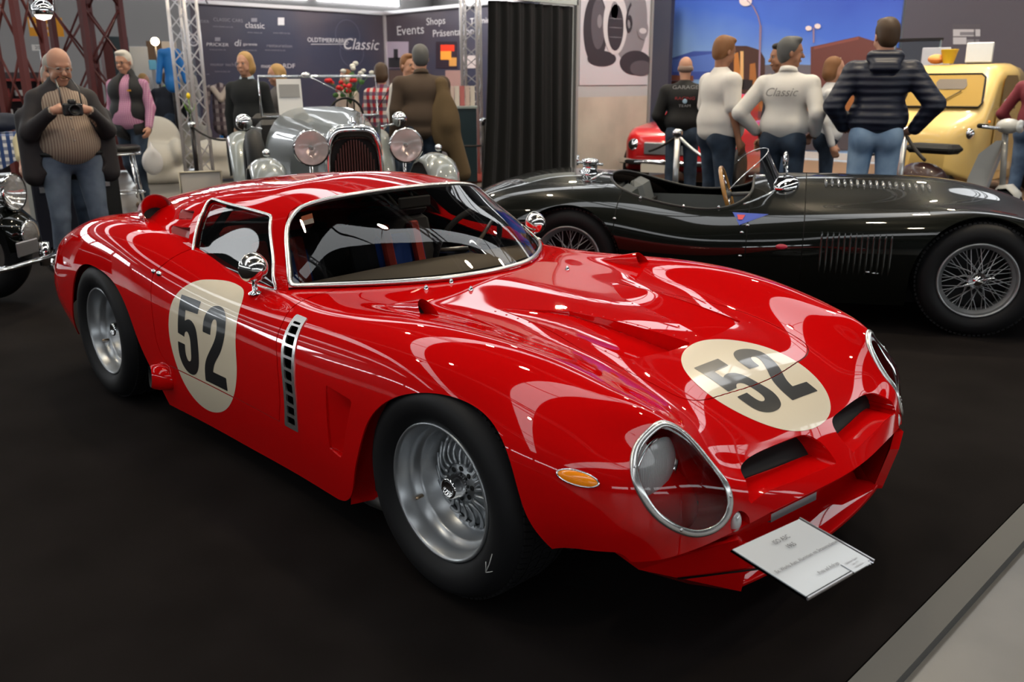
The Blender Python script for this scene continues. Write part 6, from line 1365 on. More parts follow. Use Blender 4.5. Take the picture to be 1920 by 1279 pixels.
loc = gp(1462, 8.6); person('dark haired visitor in blue jeans mostly hidden behind the white printed shirt', loc, cam_face(loc, -1.2), 1.80, {}, SKIN2, 'dark', 'short', top_mat=mat('dark_top', (.02, .02, .03), .8), top_name='shirt', bottom=JEANS)
loc = gp(1560, 8.8); person('brown haired woman in a white blouse behind the navy padded jacket', loc, cam_face(loc, 1.6), 1.68, {}, SKIN, 'red', 'bob', top_mat=mat('white_blouse', (.62, .62, .64), .8), top_name='blouse', bottom=JEAND, fem=True)
# 11 tall man in navy quilted jacket
NAVY = mat('navy_quilted_nylon', (.012, .015, .032), .45); N, L, b = nodes(NAVY)
tc = N.new('ShaderNodeTexCoord'); wv_ = N.new('ShaderNodeTexWave'); wv_.bands_direction = 'Z'; wv_.inputs['Scale'].default_value = 5.2; wv_.inputs['Distortion'].default_value = .6; L.new(tc.outputs['Object'], wv_.inputs[0])
bp_ = N.new('ShaderNodeBump'); bp_.inputs['Strength'].default_value = 1.; bp_.inputs['Distance'].default_value = .007; L.new(wv_.outputs['Fac'], bp_.inputs['Height']); L.new(bp_.outputs['Normal'], b.inputs['Normal'])
loc = gp(1652, 7.2)
def hood_(t, J, S, hd, Rt):
    sdf_obj('hood', [('c', (-.10, .09, 1.545*1.06), (-.10, -.09, 1.545*1.06), .055, .055, .04), ('c', (-.16, .07, 1.47*1.06), (-.16, -.07, 1.47*1.06), .05, .05, .05)], .011, NAVY, t, .03, 1)
person('tall man in a navy quilted jacket and light jeans seen from behind', loc, cam_face(loc, PI+.1), 1.93, {'ell': (-.06, .33, 1.16), 'wrl': (.08, .23, .99), 'elr': (-.08, -.38, 1.17), 'wrr': (.03, -.27, .98)}, SKIN, 'brown', 'short', top_mat=NAVY, top_name='quilted_jacket', bottom=JEANL, build=1.12, hem=.53, turn=.35, extra=hood_, bulk=.034, hands=(((.5, -.6, -.2), (-.3, .3, 1), .6, 1), ((.5, .6, -.2), (-.3, -.3, 1), .6, 1)))
# 12 figures at the edges and far back
loc = gp(1952, 9.4); person('visitor in a dark red jacket cut off by the right edge', loc, cam_face(loc, 2.8), 1.75, {'ell': (-.05, .34, 1.12), 'wrl': (.1, .25, .95)}, SKIN, 'dark', 'short', top_mat=mat('dark_red_jacket', (.16, .02, .03), .8), top_name='jacket', bottom=JEANS, h=.012)
loc = gp(98, 7.35); CRM = mat('cream_knit', (.62, .54, .33), .9)
person('visitor in a cream sweater hidden behind the photographer, one hand on the black car', loc, cam_face(loc, 0.), 1.62, {'wrr': (.24, -.34, .88), 'elr': (.03, -.33, 1.10)}, SKIN, 'grey', 'short', top_mat=CRM, top_name='sweater', bottom=JEAND, sleeve='rolled')
loc = gp(302, 15.0); NAV2 = mat('dark_navy_fleece', (.012, .015, .025), .85)
person('stooping stand visitor in a dark fleece with lime collar', loc, cam_face(loc, PI-.5), 1.76, {'che': (.12, 0, 1.27), 'nec': (.22, 0, 1.40), 'head': (.26, 0, 1.57), 'shl': (.12, .19, 1.36), 'shr': (.12, -.19, 1.36), 'wrl': (.35, .2, .95), 'wrr': (.35, -.2, .95), 'ell': (.18, .25, 1.1), 'elr': (.18, -.25, 1.1)}, SKIN, 'brown', 'short', top_mat=NAV2, top_name='fleece', bottom=JEAND, collar=mat('lime_collar', (.35, .6, .05), .7), h=.012)
loc = gp(270, 15.7); person('blond visitor far back by the blue jacket', loc, cam_face(loc, 1.), 1.66, {}, SKIN, 'blond', 'bob', top_mat=mat('dark_coat', (.03, .03, .03), .9), top_name='coat', bottom=JEAND, h=.012)
# ================================================================ other vehicles
def swept(path, widths, thick, m, name, par, n=10, crown=.25):
    """mudguard: a curved strip following path (x,z) with lateral centre y; widths along it"""
    rings = []
    P = np.array(path, float)
    for i, (x, y, z) in enumerate(P):
        t = P[min(i+1, len(P)-1)]-P[max(i-1, 0)]; t /= np.linalg.norm(t)+1e-9; nrm = np.array([-t[2], 0, t[0]]); w = widths[i]/2; r = []
        for q in np.linspace(-1, 1, n): r.append(P[i]+np.array([0, w*q, 0])+nrm*(crown*w*abs(q)**2.4*2))
        for q in np.linspace(1, -1, n): r.append(P[i]+np.array([0, (w-thick)*q, 0])+nrm*(crown*w*abs(q)**2.4*2+thick))
        rings.append(r)
    mb = MB(); mb.ring_loft(rings, True, (True, True)); return mb.build(name, m, par)
GP_ = mat('pale_grey_paint', (.26, .29, .29), .3, coat=1., coatrough=.04); GD = mat('mid_grey_paint', (.13, .15, .16), .3, coat=1., coatrough=.04)
gl = at_d(655, 159, 6.95)
GC = thing('vintage_tourer', 'pale grey open vintage tourer with big chrome headlamps facing the camera', 'car', (gl.x, gl.y, 0), math.radians(-24.4))
def arc(cx, y, cz, r, a0, a1, n=18): return [(cx+r*math.cos(a), y, cz+r*math.sin(a)) for a in np.linspace(math.radians(a0), math.radians(a1), n)]
# bonnet, cowl and body
def sect(x, w, zt, zb, k=1.): return [(x, w*math.copysign(abs(math.cos(a))**.6, math.cos(a)), zb+(zt-zb)*(math.sin(a)**.55 if math.sin(a) > 0 else 0)) for a in np.linspace(0, PI, 25)]
mb = MB(); mb.ring_loft([sect(-.02, .20, 1.06, .52), sect(-.5, .28, 1.12, .5), sect(-1.1, .42, 1.20, .48), sect(-1.45, .52, 1.235, .46), sect(-1.62, .56, 1.25, .45)], False); mb.build('bonnet', GD, GC)
mb = MB(); mb.ring_loft([[(x, y, z) for x, y, z in r_] for r_ in (sect(-1.62, .56, 1.25, .45), sect(-1.70, .57, 1.22, .45))], False); mb.build('scuttle', GP_, GC)
mb = MB()
for s in (-1, 1):
    mb.ring_loft([[(-1.65, s*.57, .45), (-1.65, s*.58, 1.12)], [(-2.1, s*.62, .42), (-2.1, s*.63, 1.02)], [(-2.6, s*.63, .42), (-2.6, s*.64, 1.06)], [(-3.2, s*.58, .45), (-3.2, s*.58, 1.08)]], False)
mb.ring_loft([[(-3.2, y, .45), (-3.25, y, 1.08)] for y in np.linspace(-.58, .58, 8)], False); mb.build('body_side', GD, GC)
mb = MB(); mb.box((-2.4, 0, .45), (1.6, 1.15, .04)); mb.box((-2.55, 0, .85), (.14, 1.1, .5), bev=.05); mb.box((-3.15, 0, .9), (.14, 1.1, .5), bev=.05); mb.build('seats', mat('dark_tourer_leather', (.02, .02, .022), .5), GC)
mb = MB(); mb.tube([(-1.98, .30+.17*math.cos(a), 1.15+.17*math.sin(a)) for a in np.linspace(0, 2*PI, 31)], .012, 6, False); mb.build('steering_wheel', BLACK, GC)
# radiator
mb = MB()
def rad(x, w, zt, zb, g): return [(x, w*math.cos(a)*g, zb) if False else (x, g*w*math.copysign(abs(math.cos(a))**.45, math.cos(a)), zb+(zt-zb)*max(math.sin(a), 0)**.5) for a in np.linspace(0, PI, 31)]
mb.ring_loft([rad(-.02, .235, 1.14, .62, 1), rad(.06, .235, 1.14, .62, 1), rad(.075, .215, 1.12, .62, 1), rad(.06, .195, 1.035, .62, 1), rad(.0, .19, 1.03, .62, 1)], False); rs = mb.build('radiator_shell', CHROME, GC)
mb = MB(); mb.lathe([(.03, 0), (.032, .03), (.02, .04), (.022, .06), (.0001, .075)], (.02, 0, 1.135), n=16); mb.build('radiator_cap', CHROME, rs)
RG = mat('maroon_slats', (.10, .035, .03), .35, metal=.3); MB().box((.005, 0, .82), (.01, .38, .42)).build('radiator_core', BLACK, rs)
for k in range(17):
    y = -.176+k*.022; zt = .62+.41*max(1-(abs(y)/.19)**2.2, .05)**.5*.98; MB().box((.045, y, (.60+zt)/2), (.03, .009, zt-.60)).build('radiator_slat', RG, rs)
# headlamps on a bar
for s, yy in ((-1, -.37), (1, .37)):
    t0 = MB(); t0.lathe([(.0001, -.16), (.06, -.13), (.11, -.05), (.135, .0), (.140, .012), (.128, .018)], (.30, yy, .985), 'x', 36); hl = t0.build('headlamp', CHROME, GC)
    MB().lathe([(.128, .014), (.09, .030), (.0001, .038)], (.30, yy, .985), 'x', 36).build('lamp_lens', mat('thin_ribbed_lens', (.7, .68, .68), .1, coat=1, alpha=.3), hl)
    MB().lathe([(.0001, -.085), (.07, -.06), (.127, .012)], (.30, yy, .985), 'x', 36).build('reflector', mat('warm_reflector', (.85, .68, .66), .22, metal=.65), hl)
    MB().sphere((.29, yy, .985), .02, 10, 8).build('bulb', BLACK, hl)
    MB().tube([(.22, yy, .85), (.22, yy, .60)], .014, 8).build('lamp_stalk', CHROME, hl)
MB().tube([(.24, -.62, .70), (.26, 0, .68), (.24, .62, .70)], .012, 8).build('lamp_bar', mat('dark_bar', (.03, .035, .04), .3, metal=.5), GC)
# front and rear mudguards
for s in (-1, 1):
    y = .69*s
    swept([(.36, y, .52), (.34, y, .66), (.27, y, .80), (.13, y, .885), (-.05, y, .90), (-.25, y, .86), (-.45, y, .74), (-.62, y, .58), (-.80, y, .44), (-1.1, y, .36), (-2.0, y, .35)], [.24, .26, .27, .28, .28, .28, .28, .28, .26, .24, .22], .008, GP_, 'front_mudguard', GC)
    swept([(-2.05, y+.03*s, .36), (-2.2, y+.03*s, .60), (-2.35, y+.03*s, .86), (-2.6, y+.03*s, .99), (-2.9, y+.03*s, .95), (-3.1, y+.03*s, .75), (-3.2, y+.03*s, .5)], [.22, .26, .28, .28, .28, .27, .24], .008, GP_, 'rear_mudguard', GC)
    MB().sphere((.10, y, .945), .030, 14, 10, sc=(1.3, 1, 1)).build('side_light', CHROME, GC)
    wire_wheel(GC, -.02, .76*s, s, R=.36, rl=.235, spokes=30, detail=True); wire_wheel(GC, -2.65, .78*s, s, R=.36, rl=.235, spokes=30, detail=False)
    MB().tube([(-.02, 0, .38), (-.02, .66*s, .38)], .03, 8).build('axle', BLACK, GC); MB().tube([(.42, .34*s, .48), (-.3, .34*s, .44)], .03, 8).build('spring', BLACK, GC)
sp_ = swept([(-.95, -.60, .40), (-.95, -.62, .7)], [.1, .1], .02, GD, 'spare_wheel_mount', GC)
mb = MB(); mb.lathe([(.20, -.07), (.24, -.085), (.33, -.06), (.36, 0), (.33, .06), (.24, .085), (.20, .07)], (-1.05, -.70, .72), 'y', 48); mb.build('spare_wheel', RUBBER, GC)
# windscreen with chrome frame, screen sign
fr_ = [(-1.66, -.56, 1.16), (-1.72, -.56, 1.53), (-1.72, .56, 1.53), (-1.66, .56, 1.16)]
mb = MB(); mb.tube(fr_+[fr_[0]], .013, 8); mb.build('windscreen_frame', CHROME, GC); mb = MB(); mb.quad(*fr_); mb.build('windscreen', CLEAR, GC)
mb = MB(); mb.tube([(-1.67, -.1, 1.53), (-1.66, .25, 1.36)], .005, 5); mb.sphere((-1.68, -.12, 1.54), .028, 10, 8, sc=(1, 1.6, 1)); mb.build('wiper', CHROME, GC)
for s in (-1, 1): MB().sphere((-1.50, .74*s, 1.12), .075, 16, 10, sc=(.8, 1, 1)).build('spot_lamp', CHROME, GC); MB().tube([(-1.62, .58*s, 1.05), (-1.50, .73*s, 1.08)], .012, 6).build('lamp_bracket', CHROME, GC)
sg2 = thing('information_sheet', 'white paper sheet with a small photo propped in the tourer windscreen', 'sign', (gl.x, gl.y, 0), math.radians(-24.4))
mb = MB(); mb.add([(-1.63, -.40, 1.18), (-1.63, -.17, 1.18), (-1.69, -.17, 1.51), (-1.69, -.40, 1.51), (-1.633, -.40, 1.18), (-1.633, -.17, 1.18), (-1.693, -.17, 1.51), (-1.693, -.40, 1.51)], [(0, 1, 2, 3), (7, 6, 5, 4), (0, 4, 5, 1), (1, 5, 6, 2), (2, 6, 7, 3), (3, 7, 4, 0)]); mb.build('paper', mat('white_paper', (.72, .72, .72), .7), sg2)
mb = MB(); mb.quad((-1.653, -.38, 1.34), (-1.653, -.19, 1.34), (-1.676, -.19, 1.46), (-1.676, -.38, 1.46)); mb.build('printed_photo', mat('grey_photo', (.3, .3, .3), .6), sg2)
# ---- dark car cut off by the left edge
ll = at_d(-10, 159, 5.75); LC = thing('vintage_saloon', 'black vintage car with chrome lamps and bumper cut off at the left edge', 'car', (ll.x, ll.y, 0), cam_face((ll.x, ll.y), .95))
def lamp(par, c, r, name='headlamp', m=None):
    o = MB().lathe([(.0001, -1.1*r), (.5*r, -.9*r), (.85*r, -.35*r), (r, 0), (1.05*r, .06*r), (.94*r, .12*r)], c, 'x', 32).build(name, CHROME, par); MB().lathe([(.94*r, .1*r), (.6*r, .25*r), (.0001, .32*r)], c, 'x', 32).build('lamp_lens', MATS['thin_ribbed_lens'], o); MB().lathe([(.0001, -.6*r), (.6*r, -.4*r), (.92*r, .08*r)], c, 'x', 32).build('reflector', m or mat('silver_reflector', (.85, .84, .82), .12, metal=.9), o); return o
lamp(LC, (.02, -.02, .76), .125); lamp(LC, (.10, -.03, .48), .095, 'fog_lamp', mat('yellow_reflector', (.8, .62, .36), .3, metal=.3)); lamp(LC, (.16, .13, .235), .07, 'driving_lamp')
BKP = JB
mb = MB(); mb.ring_loft([sect(-.1, .30, 1.0, .5), sect(-.6, .34, 1.05, .5), sect(-1.3, .5, 1.1, .45)], False); mb.xform(Matrix.Translation((0, -.62, 0))); mb.build('bonnet', BKP, LC)
swept([(.12, .0, .38), (.10, .0, .55), (-.02, .0, .66), (-.3, .0, .72), (-.6, .0, .62), (-.9, .0, .42), (-1.6, .0, .34)], [.34, .36, .38, .4, .4, .36, .3], .01, BKP, 'front_mudguard', LC)
MB().lathe([(.2, -.08), (.24, -.09), (.31, -.06), (.33, 0), (.31, .06), (.24, .09), (.2, .08)], (-.28, .0, .34), 'y', 40).build('wheel', RUBBER, LC)
mb = MB(); mb.tube([(.12, -.9, .33), (.22, -.45, .33), (.24, .0, .33), (.16, .16, .33)], .035, 10, flat=(1, .5)); mb.build('bumper', CHROME, LC); MB().tube([(.20, -.06, .27), (.21, -.06, .43)], .035, 8).build('overrider', CHROME, LC)
MB().box((.20, -.22, .42), (.015, .22, .10), bev=.01).build('number_plate', mat('silver_plate', (.35, .35, .37), .3, metal=.7), LC)
MB().tube([(-.02, -.6, .92), (.05, -.3, .80), (.02, -.05, .84)], .02, 8).build('lamp_bar', CHROME, LC)
# ---- yellow three-wheeled delivery van
YEL = mat('cream_yellow_paint', (.72, .50, .17), .35, coat=.8); vl_ = at_d(1790, 159, 11.0)
VN = thing('delivery_van', 'small cream yellow three wheeled delivery van with rounded cab', 'van', (vl_.x, vl_.y, 0), cam_face((vl_.x, vl_.y), -.35))
def rr(x, w, z0, z1, r, n=6, inx=0.):
    P = []
    for (cy, cz, a0) in ((w-r, z1-r, 0), (-w+r, z1-r, 90), (-w+.04, z0+.04, 180), (w-.04, z0+.04, 270)):
        R_ = r if a0 < 180 else .04
        for a in np.linspace(a0, a0+90, n): P.append((x, cy+R_*math.cos(math.radians(a)), cz+R_*math.sin(math.radians(a))))
    return P
rings = [rr(.62, .22, .42, .82, .12), rr(.56, .34, .35, .95, .14), rr(.44, .47, .30, 1.04, .16), rr(.36, .54, .27, 1.10, .16), rr(.28, .57, .25, 1.36, .2), rr(.16, .58, .25, 1.60, .2), rr(.02, .59, .25, 1.65, .2), rr(-.45, .60, .25, 1.67, .2), rr(-.66, .60, .25, 1.64, .18)]
mb = MB(); mb.ring_loft(rings, True, (True, True)); cab = mb.build('cab', YEL, VN)
AMG = mat('amber_tinted_glass', (.42, .26, .06), .25, coat=1)
def vquad(pts, m, name, par=None): mb = MB(); mb.add(pts, [tuple(range(len(pts)))]); return mb.build(name, m, par or VN)
wsx = lambda z: .37-(z-1.10)*.42
pts = [(wsx(z)+.022, y, z) for y, z in ((-.44, 1.15), (.44, 1.15), (.47, 1.20), (.43, 1.50), (.38, 1.54), (-.38, 1.54), (-.43, 1.50), (-.47, 1.20))]
w_ = vquad(pts, AMG, 'windscreen'); mb = MB(); mb.tube(pts+[pts[0]], .012, 6); mb.build('windscreen_seal', BLACK, w_)
pts = [(wsx(z)+.03, y, z) for y, z in ((-.10, 1.36), (.22, 1.36), (.25, 1.40), (.22, 1.48), (-.10, 1.48), (-.13, 1.44))]; vquad(pts, mat('rear_window_view', (.16, .13, .10), .4), 'rear_window', w_)
MB().tube([(wsx(1.16)+.04, -.1, 1.15), (wsx(1.34)+.04, .2, 1.34)], .006, 5).build('wiper', BLACK, w_)
for s in (-1, 1):
    pts = [(x, .605*s, z) for x, z in ((.10, 1.12), (-.42, 1.12), (-.42, 1.46), (-.34, 1.52), (.02, 1.52), (.08, 1.46))]; vquad(pts, AMG, 'side_window')
    MB().box((-.17, .602*s, .72), (.72, .012, .70), bev=.004).build('door', YEL, VN); MB().sphere((.46, .40*s, .84), .075, 16, 10, sc=(.7, 1, 1)).build('headlamp', CHROME, VN)
    MB().sphere((.30, .56*s, .98), .03, 10, 6, sc=(.6, .8, .6)).build('indicator', AMBER, VN); MB().tube([(.22, .58*s, 1.12), (.34, .74*s, 1.18)], .008, 5).build('mirror_arm', CHROME, VN); MB().sphere((.35, .77*s, 1.22), .05, 12, 8, sc=(.4, 1.3, .8)).build('mirror', CHROME, VN)
    MB().lathe([(.1, -.05), (.2, -.06), (.24, 0), (.2, .06), (.1, .05)], (-1.6, .55*s, .24), 'y', 32).build('wheel', RUBBER, VN)
MB().lathe([(.1, -.05), (.2, -.06), (.24, 0), (.2, .06), (.1, .05)], (.30, 0, .24), 'y', 32).build('wheel', RUBBER, VN)
MB().box((-1.35, 0, .85), (1.3, 1.25, .85), bev=.03).build('cargo_box', YEL, VN); MB().box((-.6, 0, .30), (2.4, .6, .08)).build('chassis', DARK, VN)
# load on the roof
def onvan(x, y, z): return Matrix.Translation(VN.location) @ Matrix.Rotation(VN.rotation_euler.z, 4, 'Z') @ Vector((x, y, z))
o = MB().box((0, 0, .12), (.3, .34, .24), bev=.01, taper=1.15).build('white_bucket', mat('white_plastic', (.6, .6, .58), .5), None, onvan(-.25, .16, 1.672), .3); tag(o, 'white plastic box standing on the roof of the yellow van', 'box')
o = MB().lathe([(.06, 0), (.10, .16), (.105, .17), (.09, .17), (.05, .01), (.0001, .01)], n=20).build('yellow_cup', mat('yellow_plastic', (.8, .5, .03), .4), None, onvan(-.02, -.12, 1.668)); tag(o, 'bright yellow cup on the van roof in front of the white box', 'cup')
o = MB().sphere((0, 0, .06), .075, 16, 10, sc=(1.4, 1.3, .8)).build('orange_bag', mat('orange_cloth', (.75, .28, .08), .7), None, onvan(-.05, -.28, 1.665)); tag(o, 'small orange bag lying at the left of the van roof', 'bag')
# ---- scooter leaning in front of the van
sl = at_d(1832, 159, 8.9); ST = thing('motor_scooter', 'old grey and white motor scooter parked in front of the yellow van', 'scooter', (sl.x, sl.y, 0), cam_face((sl.x, sl.y), 1.05))
SW_ = mat('scooter_white', (.55, .55, .53), .35, coat=.6); SG = mat('scooter_grey', (.20, .20, .20), .4, coat=.5)
rings = [[(x, y*w, z) for y in np.linspace(-1, 1, 12)] for x, z, w in ((.30, .22, .10), (.22, .30, .22), (.26, .50, .24), (.33, .75, .23), (.37, .88, .10))]
rings = [[(p[0]-.18*abs(p[1])*2.0, p[1], p[2]) for p in r_] for r_ in rings]; mb = MB(); mb.ring_loft(rings, False); mb.build('leg_shield', SW_, ST)
MB().tube([(.42, 0, .30), (.36, 0, .95)], .03, 8).build('steering_column', SG, ST); mb = MB(); mb.tube([(.30, -.34, 1.02), (.36, -.12, 1.0), (.36, .12, 1.0), (.30, .34, 1.02)], .016, 8); mb.build('handlebar', CHROME, ST)
for s in (-1, 1): MB().tube([(.30, .24*s, 1.02), (.28, .36*s, 1.03)], .022, 8).build('grip', BLACK, ST)
MB().sphere((.38, 0, 1.02), .10, 16, 10, sc=(1.2, .9, .75)).build('headset', SW_, ST); MB().lathe([(.0001, .03), (.06, .02), (.065, 0)], (.49, 0, 1.02), 'x', 20).build('headlamp_lens', LENS2, ST)
swept([(.62, 0, .25), (.60, 0, .38), (.50, 0, .46), (.38, 0, .44), (.30, 0, .32)], [.12, .15, .16, .15, .12], .006, SW_, 'front_mudguard', ST)
MB().box((-.02, 0, .22), (.45, .40, .05), bev=.02).build('footboard', SG, ST); MB().sphere((-.48, 0, .42), .24, 24, 14, sc=(1.2, .7, .8)).build('rear_cowl', mat('dark_cowl', (.05, .02, .02), .4, coat=.5), ST); MB().box((-.38, 0, .76), (.55, .26, .10), bev=.04).build('seat', BLACK, ST)
for x in (.45, -.55): MB().lathe([(.1, -.04), (.17, -.05), (.21, 0), (.17, .05), (.1, .04), (.06, .02), (.06, -.02), (.1, -.04)], (x, 0, .21), 'y', 32).build('wheel', RUBBER, ST)
# engine stand with cluttered black parts behind the scooter
bl = at_d(1895, 159, 13.0); o = thing('display_motorcycle', 'dark motorcycle among white lamps at the far right of the stand', 'motorcycle', (bl.x, bl.y, 0), .4)
for x in (-.6, .6): MB().lathe([(.22, -.04), (.28, -.045), (.32, 0), (.28, .045), (.22, .04), (.22, -.04)], (x, 0, .32), 'y', 32).build('wheel', RUBBER, o); MB().lathe([(.05, .04), (.22, .01), (.22, -.01), (.05, -.04)], (x, 0, .32), 'y', 20).build('hub', STEEL, o)
MB().sphere((.1, 0, .85), .2, 16, 10, sc=(1.4, .6, .6)).build('fuel_tank', mat('dark_red_tank', (.25, .02, .02), .3, coat=1), o); MB().box((-.4, 0, .80), (.5, .24, .10), bev=.03).build('seat', BLACK, o); MB().box((0, 0, .48), (.4, .28, .4), bev=.05).build('engine', STEEL, o)
mb = MB(); mb.tube([(.6, 0, .32), (.42, 0, 1.0)], .03, 8); mb.tube([(.36, -.34, 1.08), (.42, 0, 1.02), (.36, .34, 1.08)], .014, 8); mb.tube([(-.6, 0, .32), (-.1, 0, .6), (.4, 0, .9)], .03, 8); mb.build('frame', DARK, o)
# ---- red classic car behind the bald man
rl = at_d(1262, 159, 11.6); RC = thing('classic_car', 'bright red classic car with chrome bumper behind the bald man', 'car', (rl.x, rl.y, 0), cam_face((rl.x, rl.y), -.35))
RB = mat('bright_red_paint', (.65, .012, .015), .3, coat=1.)
rings = []
for x, w, z0, z1 in ((.05, .50, .38, .70), (-.05, .66, .30, .80), (-.35, .76, .26, .86), (-.9, .80, .24, .90), (-1.6, .80, .24, .92), (-2.4, .80, .24, .92), (-3.0, .76, .26, .88), (-3.5, .62, .32, .74)): rings.append(rr(x, w, z0, z1, .14))
mb = MB(); mb.ring_loft(rings, True, (True, True)); mb.build('body_shell', RB, RC)
mb = MB(); mb.ring_loft([rr(-1.1, .55, .88, .94, .03), rr(-1.5, .56, .86, 1.28, .12), rr(-2.2, .56, .86, 1.30, .12), rr(-2.8, .50, .86, .94, .03)], True, (True, True)); mb.build('cabin', RB, RC)
vq = vquad([(-1.10, -.48, .95), (-1.10, .48, .95), (-1.46, .44, 1.24), (-1.46, -.44, 1.24)], mat('dark_car_glass', (.03, .04, .05), .1, coat=1), 'windscreen', RC)
mb = MB(); mb.tube([(-.05, -.74, .42), (.12, -.5, .42), (.14, 0, .42), (.12, .5, .42), (-.05, .74, .42)], .04, 10); mb.build('bumper', CHROME, RC)
MB().box((.16, -.12, .34), (.015, .46, .11)).build('number_plate', mat('pale_plate', (.6, .56, .5), .5), RC)
for s in (-1, 1):
    MB().lathe([(.0001, .05), (.07, .03), (.085, 0), (.08, -.03)], (.02, .52*s, .64), 'x', 24).build('headlamp', CHROME, RC)
    for x in (-.6, -2.8): MB().lathe([(.18, -.09), (.28, -.1), (.31, -.05), (.31, .05), (.28, .1), (.18, .09), (.0001, .085)], (x, .72*s, .31), 'y', 36).build('wheel', RUBBER, RC)
MB().box((.07, 0, .60), (.03, .7, .16), bev=.01).build('grille', STEEL, RC)
# red and white seat-like fairing near the polo shirt
fl = at_d(1372, 159, 8.9); o = thing('oval_sign', 'upright white and red oval panel behind the roadster windscreen', 'display panel', (fl.x, fl.y, 0), cam_face((fl.x, fl.y), .3))
prof = [(.085*math.cos(a), .98+.19*math.sin(a)) for a in np.linspace(0, PI, 14)]+[(-.085, .80), (.085, .80)]
MB().prism(prof, .0, .02, 'yz').build('white_panel', mat('cream_panel', (.72, .62, .48), .5), o); MB().prism([(y*1.3-.0, z+.01) for y, z in prof], -.06, -.005, 'yz').build('red_back', mat('red_back', (.5, .03, .03), .4), o)
MB().cyl((-.03, 0, 0), (-.03, 0, .82), .03, 10).build('stand_pole', STEEL, o); MB().cyl((-.03, 0, 0), (-.03, 0, .03), .16, 20).build('base', STEEL, o)
# ================================================================ smaller things on the stands
def zat(py, depth, px=300): return at_d(px, py, depth).z
def T(name, label, cat, px, depth, rot=None, group=None, z=0., py=159):
    p = at_d(px, py, depth); r = cam_face((p.x, p.y)) if rot is None else cam_face((p.x, p.y))+rot
    return thing(name, label, cat, (p.x, p.y, z), r, group)   # local x faces the camera, y to the right in the picture is -y
# ---- price sheet held out in front of the red car's nose
def atx(px, py, x): d = pray(px, py); return np.array(Vector(CAM)+d*((x-CAM[0])/d.x))
tl, tr, bl, br = atx(1403, 1018, .925), atx(1531, 955, .925), atx(1482, 1138, 1.09), atx(1610, 1072, 1.115)
cn = (tl+tr+bl+br)/4; ex = ((tr-tl)+(br-bl))/4; ey = ((tl-bl)+(tr-br))/4; ey = ey-ex*(ey@ex)/(ex@ex); nz = np.cross(ex, ey); nz /= np.linalg.norm(nz)
t = thing('information_sign', 'white printed sheet in a clear holder in front of the red car nose', 'sign', tuple(cn), 0)
def sheet(name, k, x0, x1, y0, y1, m, th=.002):
    c = [ex*a+ey*b+nz*k for a, b in ((x0, y0), (x1, y0), (x1, y1), (x0, y1))]; c2 = [p-nz*th for p in c]
    mb = MB(); mb.add(c+c2, [(0, 1, 2, 3), (7, 6, 5, 4), (0, 4, 5, 1), (1, 5, 6, 2), (2, 6, 7, 3), (3, 7, 4, 0)]); return mb.build(name, m, t)
WPAP = mat('sky_tinted_paper', (.46, .50, .55), .35, coat=.6, coatrough=.08)  # bluish sky reflection put into the paper's base colour
hold = sheet('clear_holder', -.003, -1, 1, -1, 1, glass('acrylic', (.75, .75, .78), refl=1.5), .003); pap = sheet('paper', .001, -.985, .93, -.93, .97, WPAP)
for (x0, x1, y0, y1) in ((.965, 1.0, -1, 1), (-1, .3, -1, -.965)): sheet('holder_edge', .002, x0, x1, y0, y1, mat('acrylic_edge', (.18, .17, .19), .2, coat=1), .006)
card = sheet('business_card', .003, .30, .83, -1.03, -.68, WPAP, .001)
INK = mat('grey_ink', (.05, .05, .06), .6); LINK = mat('light_ink', (.25, .25, .28), .6)
exn, eyn = ex/np.linalg.norm(ex), ey/np.linalg.norm(ey)
for txt, a, b, s_, m in (('ISO A3C', 0, .62, .017, INK), ('1965', 0, .36, .017, INK), ('Ex. Works Auto, Aluminium mit Strassenzulassung', .0, -.10, .0125, INK), ('Preis auf Anfrage', .0, -.62, .012, INK), ('Oldtimer Classic', .56, -.74, .0075, LINK), ('Telefon 0731', .56, -.84, .006, LINK), ('info@classic.de', .56, -.93, .006, LINK)):
    text('lettering', txt, s_, m, t, tuple(ex*a+ey*b+nz*.0042), exn, eyn)
mb = MB(); mb.tube([tuple(ey*.4-nz*.006), tuple(ey*.4-nz*.05), (.70-cn[0], 0, .28-cn[2])], .004, 8); mb.build('holder_arm', CHROME, t)
# ---- bar stool
t = T('bar_stool', 'chrome bar stool with round black seat behind the red car tail', 'stool', 214, 9.9)
MB().lathe([(.0001, .80), (.17, .80), (.195, .785), (.195, .735), (.17, .725), (.0001, .725)], n=36).build('seat', mat('black_vinyl', (.015, .014, .014), .35), t)
MB().lathe([(.19, .715), (.197, .705), (.19, .695), (.183, .705), (.19, .715)], n=36).build('seat_ring', CHROME, t)
for a in (.6, 2.2, 3.75, 5.3): MB().tube([(.13*math.cos(a), .13*math.sin(a), .71), (.22*math.cos(a), .22*math.sin(a), .015)], .012, 8).build('leg', CHROME, t)
mb = MB(); mb.tube([(.185*math.cos(a), .185*math.sin(a), .26) for a in np.linspace(0, 2*PI, 33)], .010, 8, False); mb.build('foot_ring', CHROME, t)
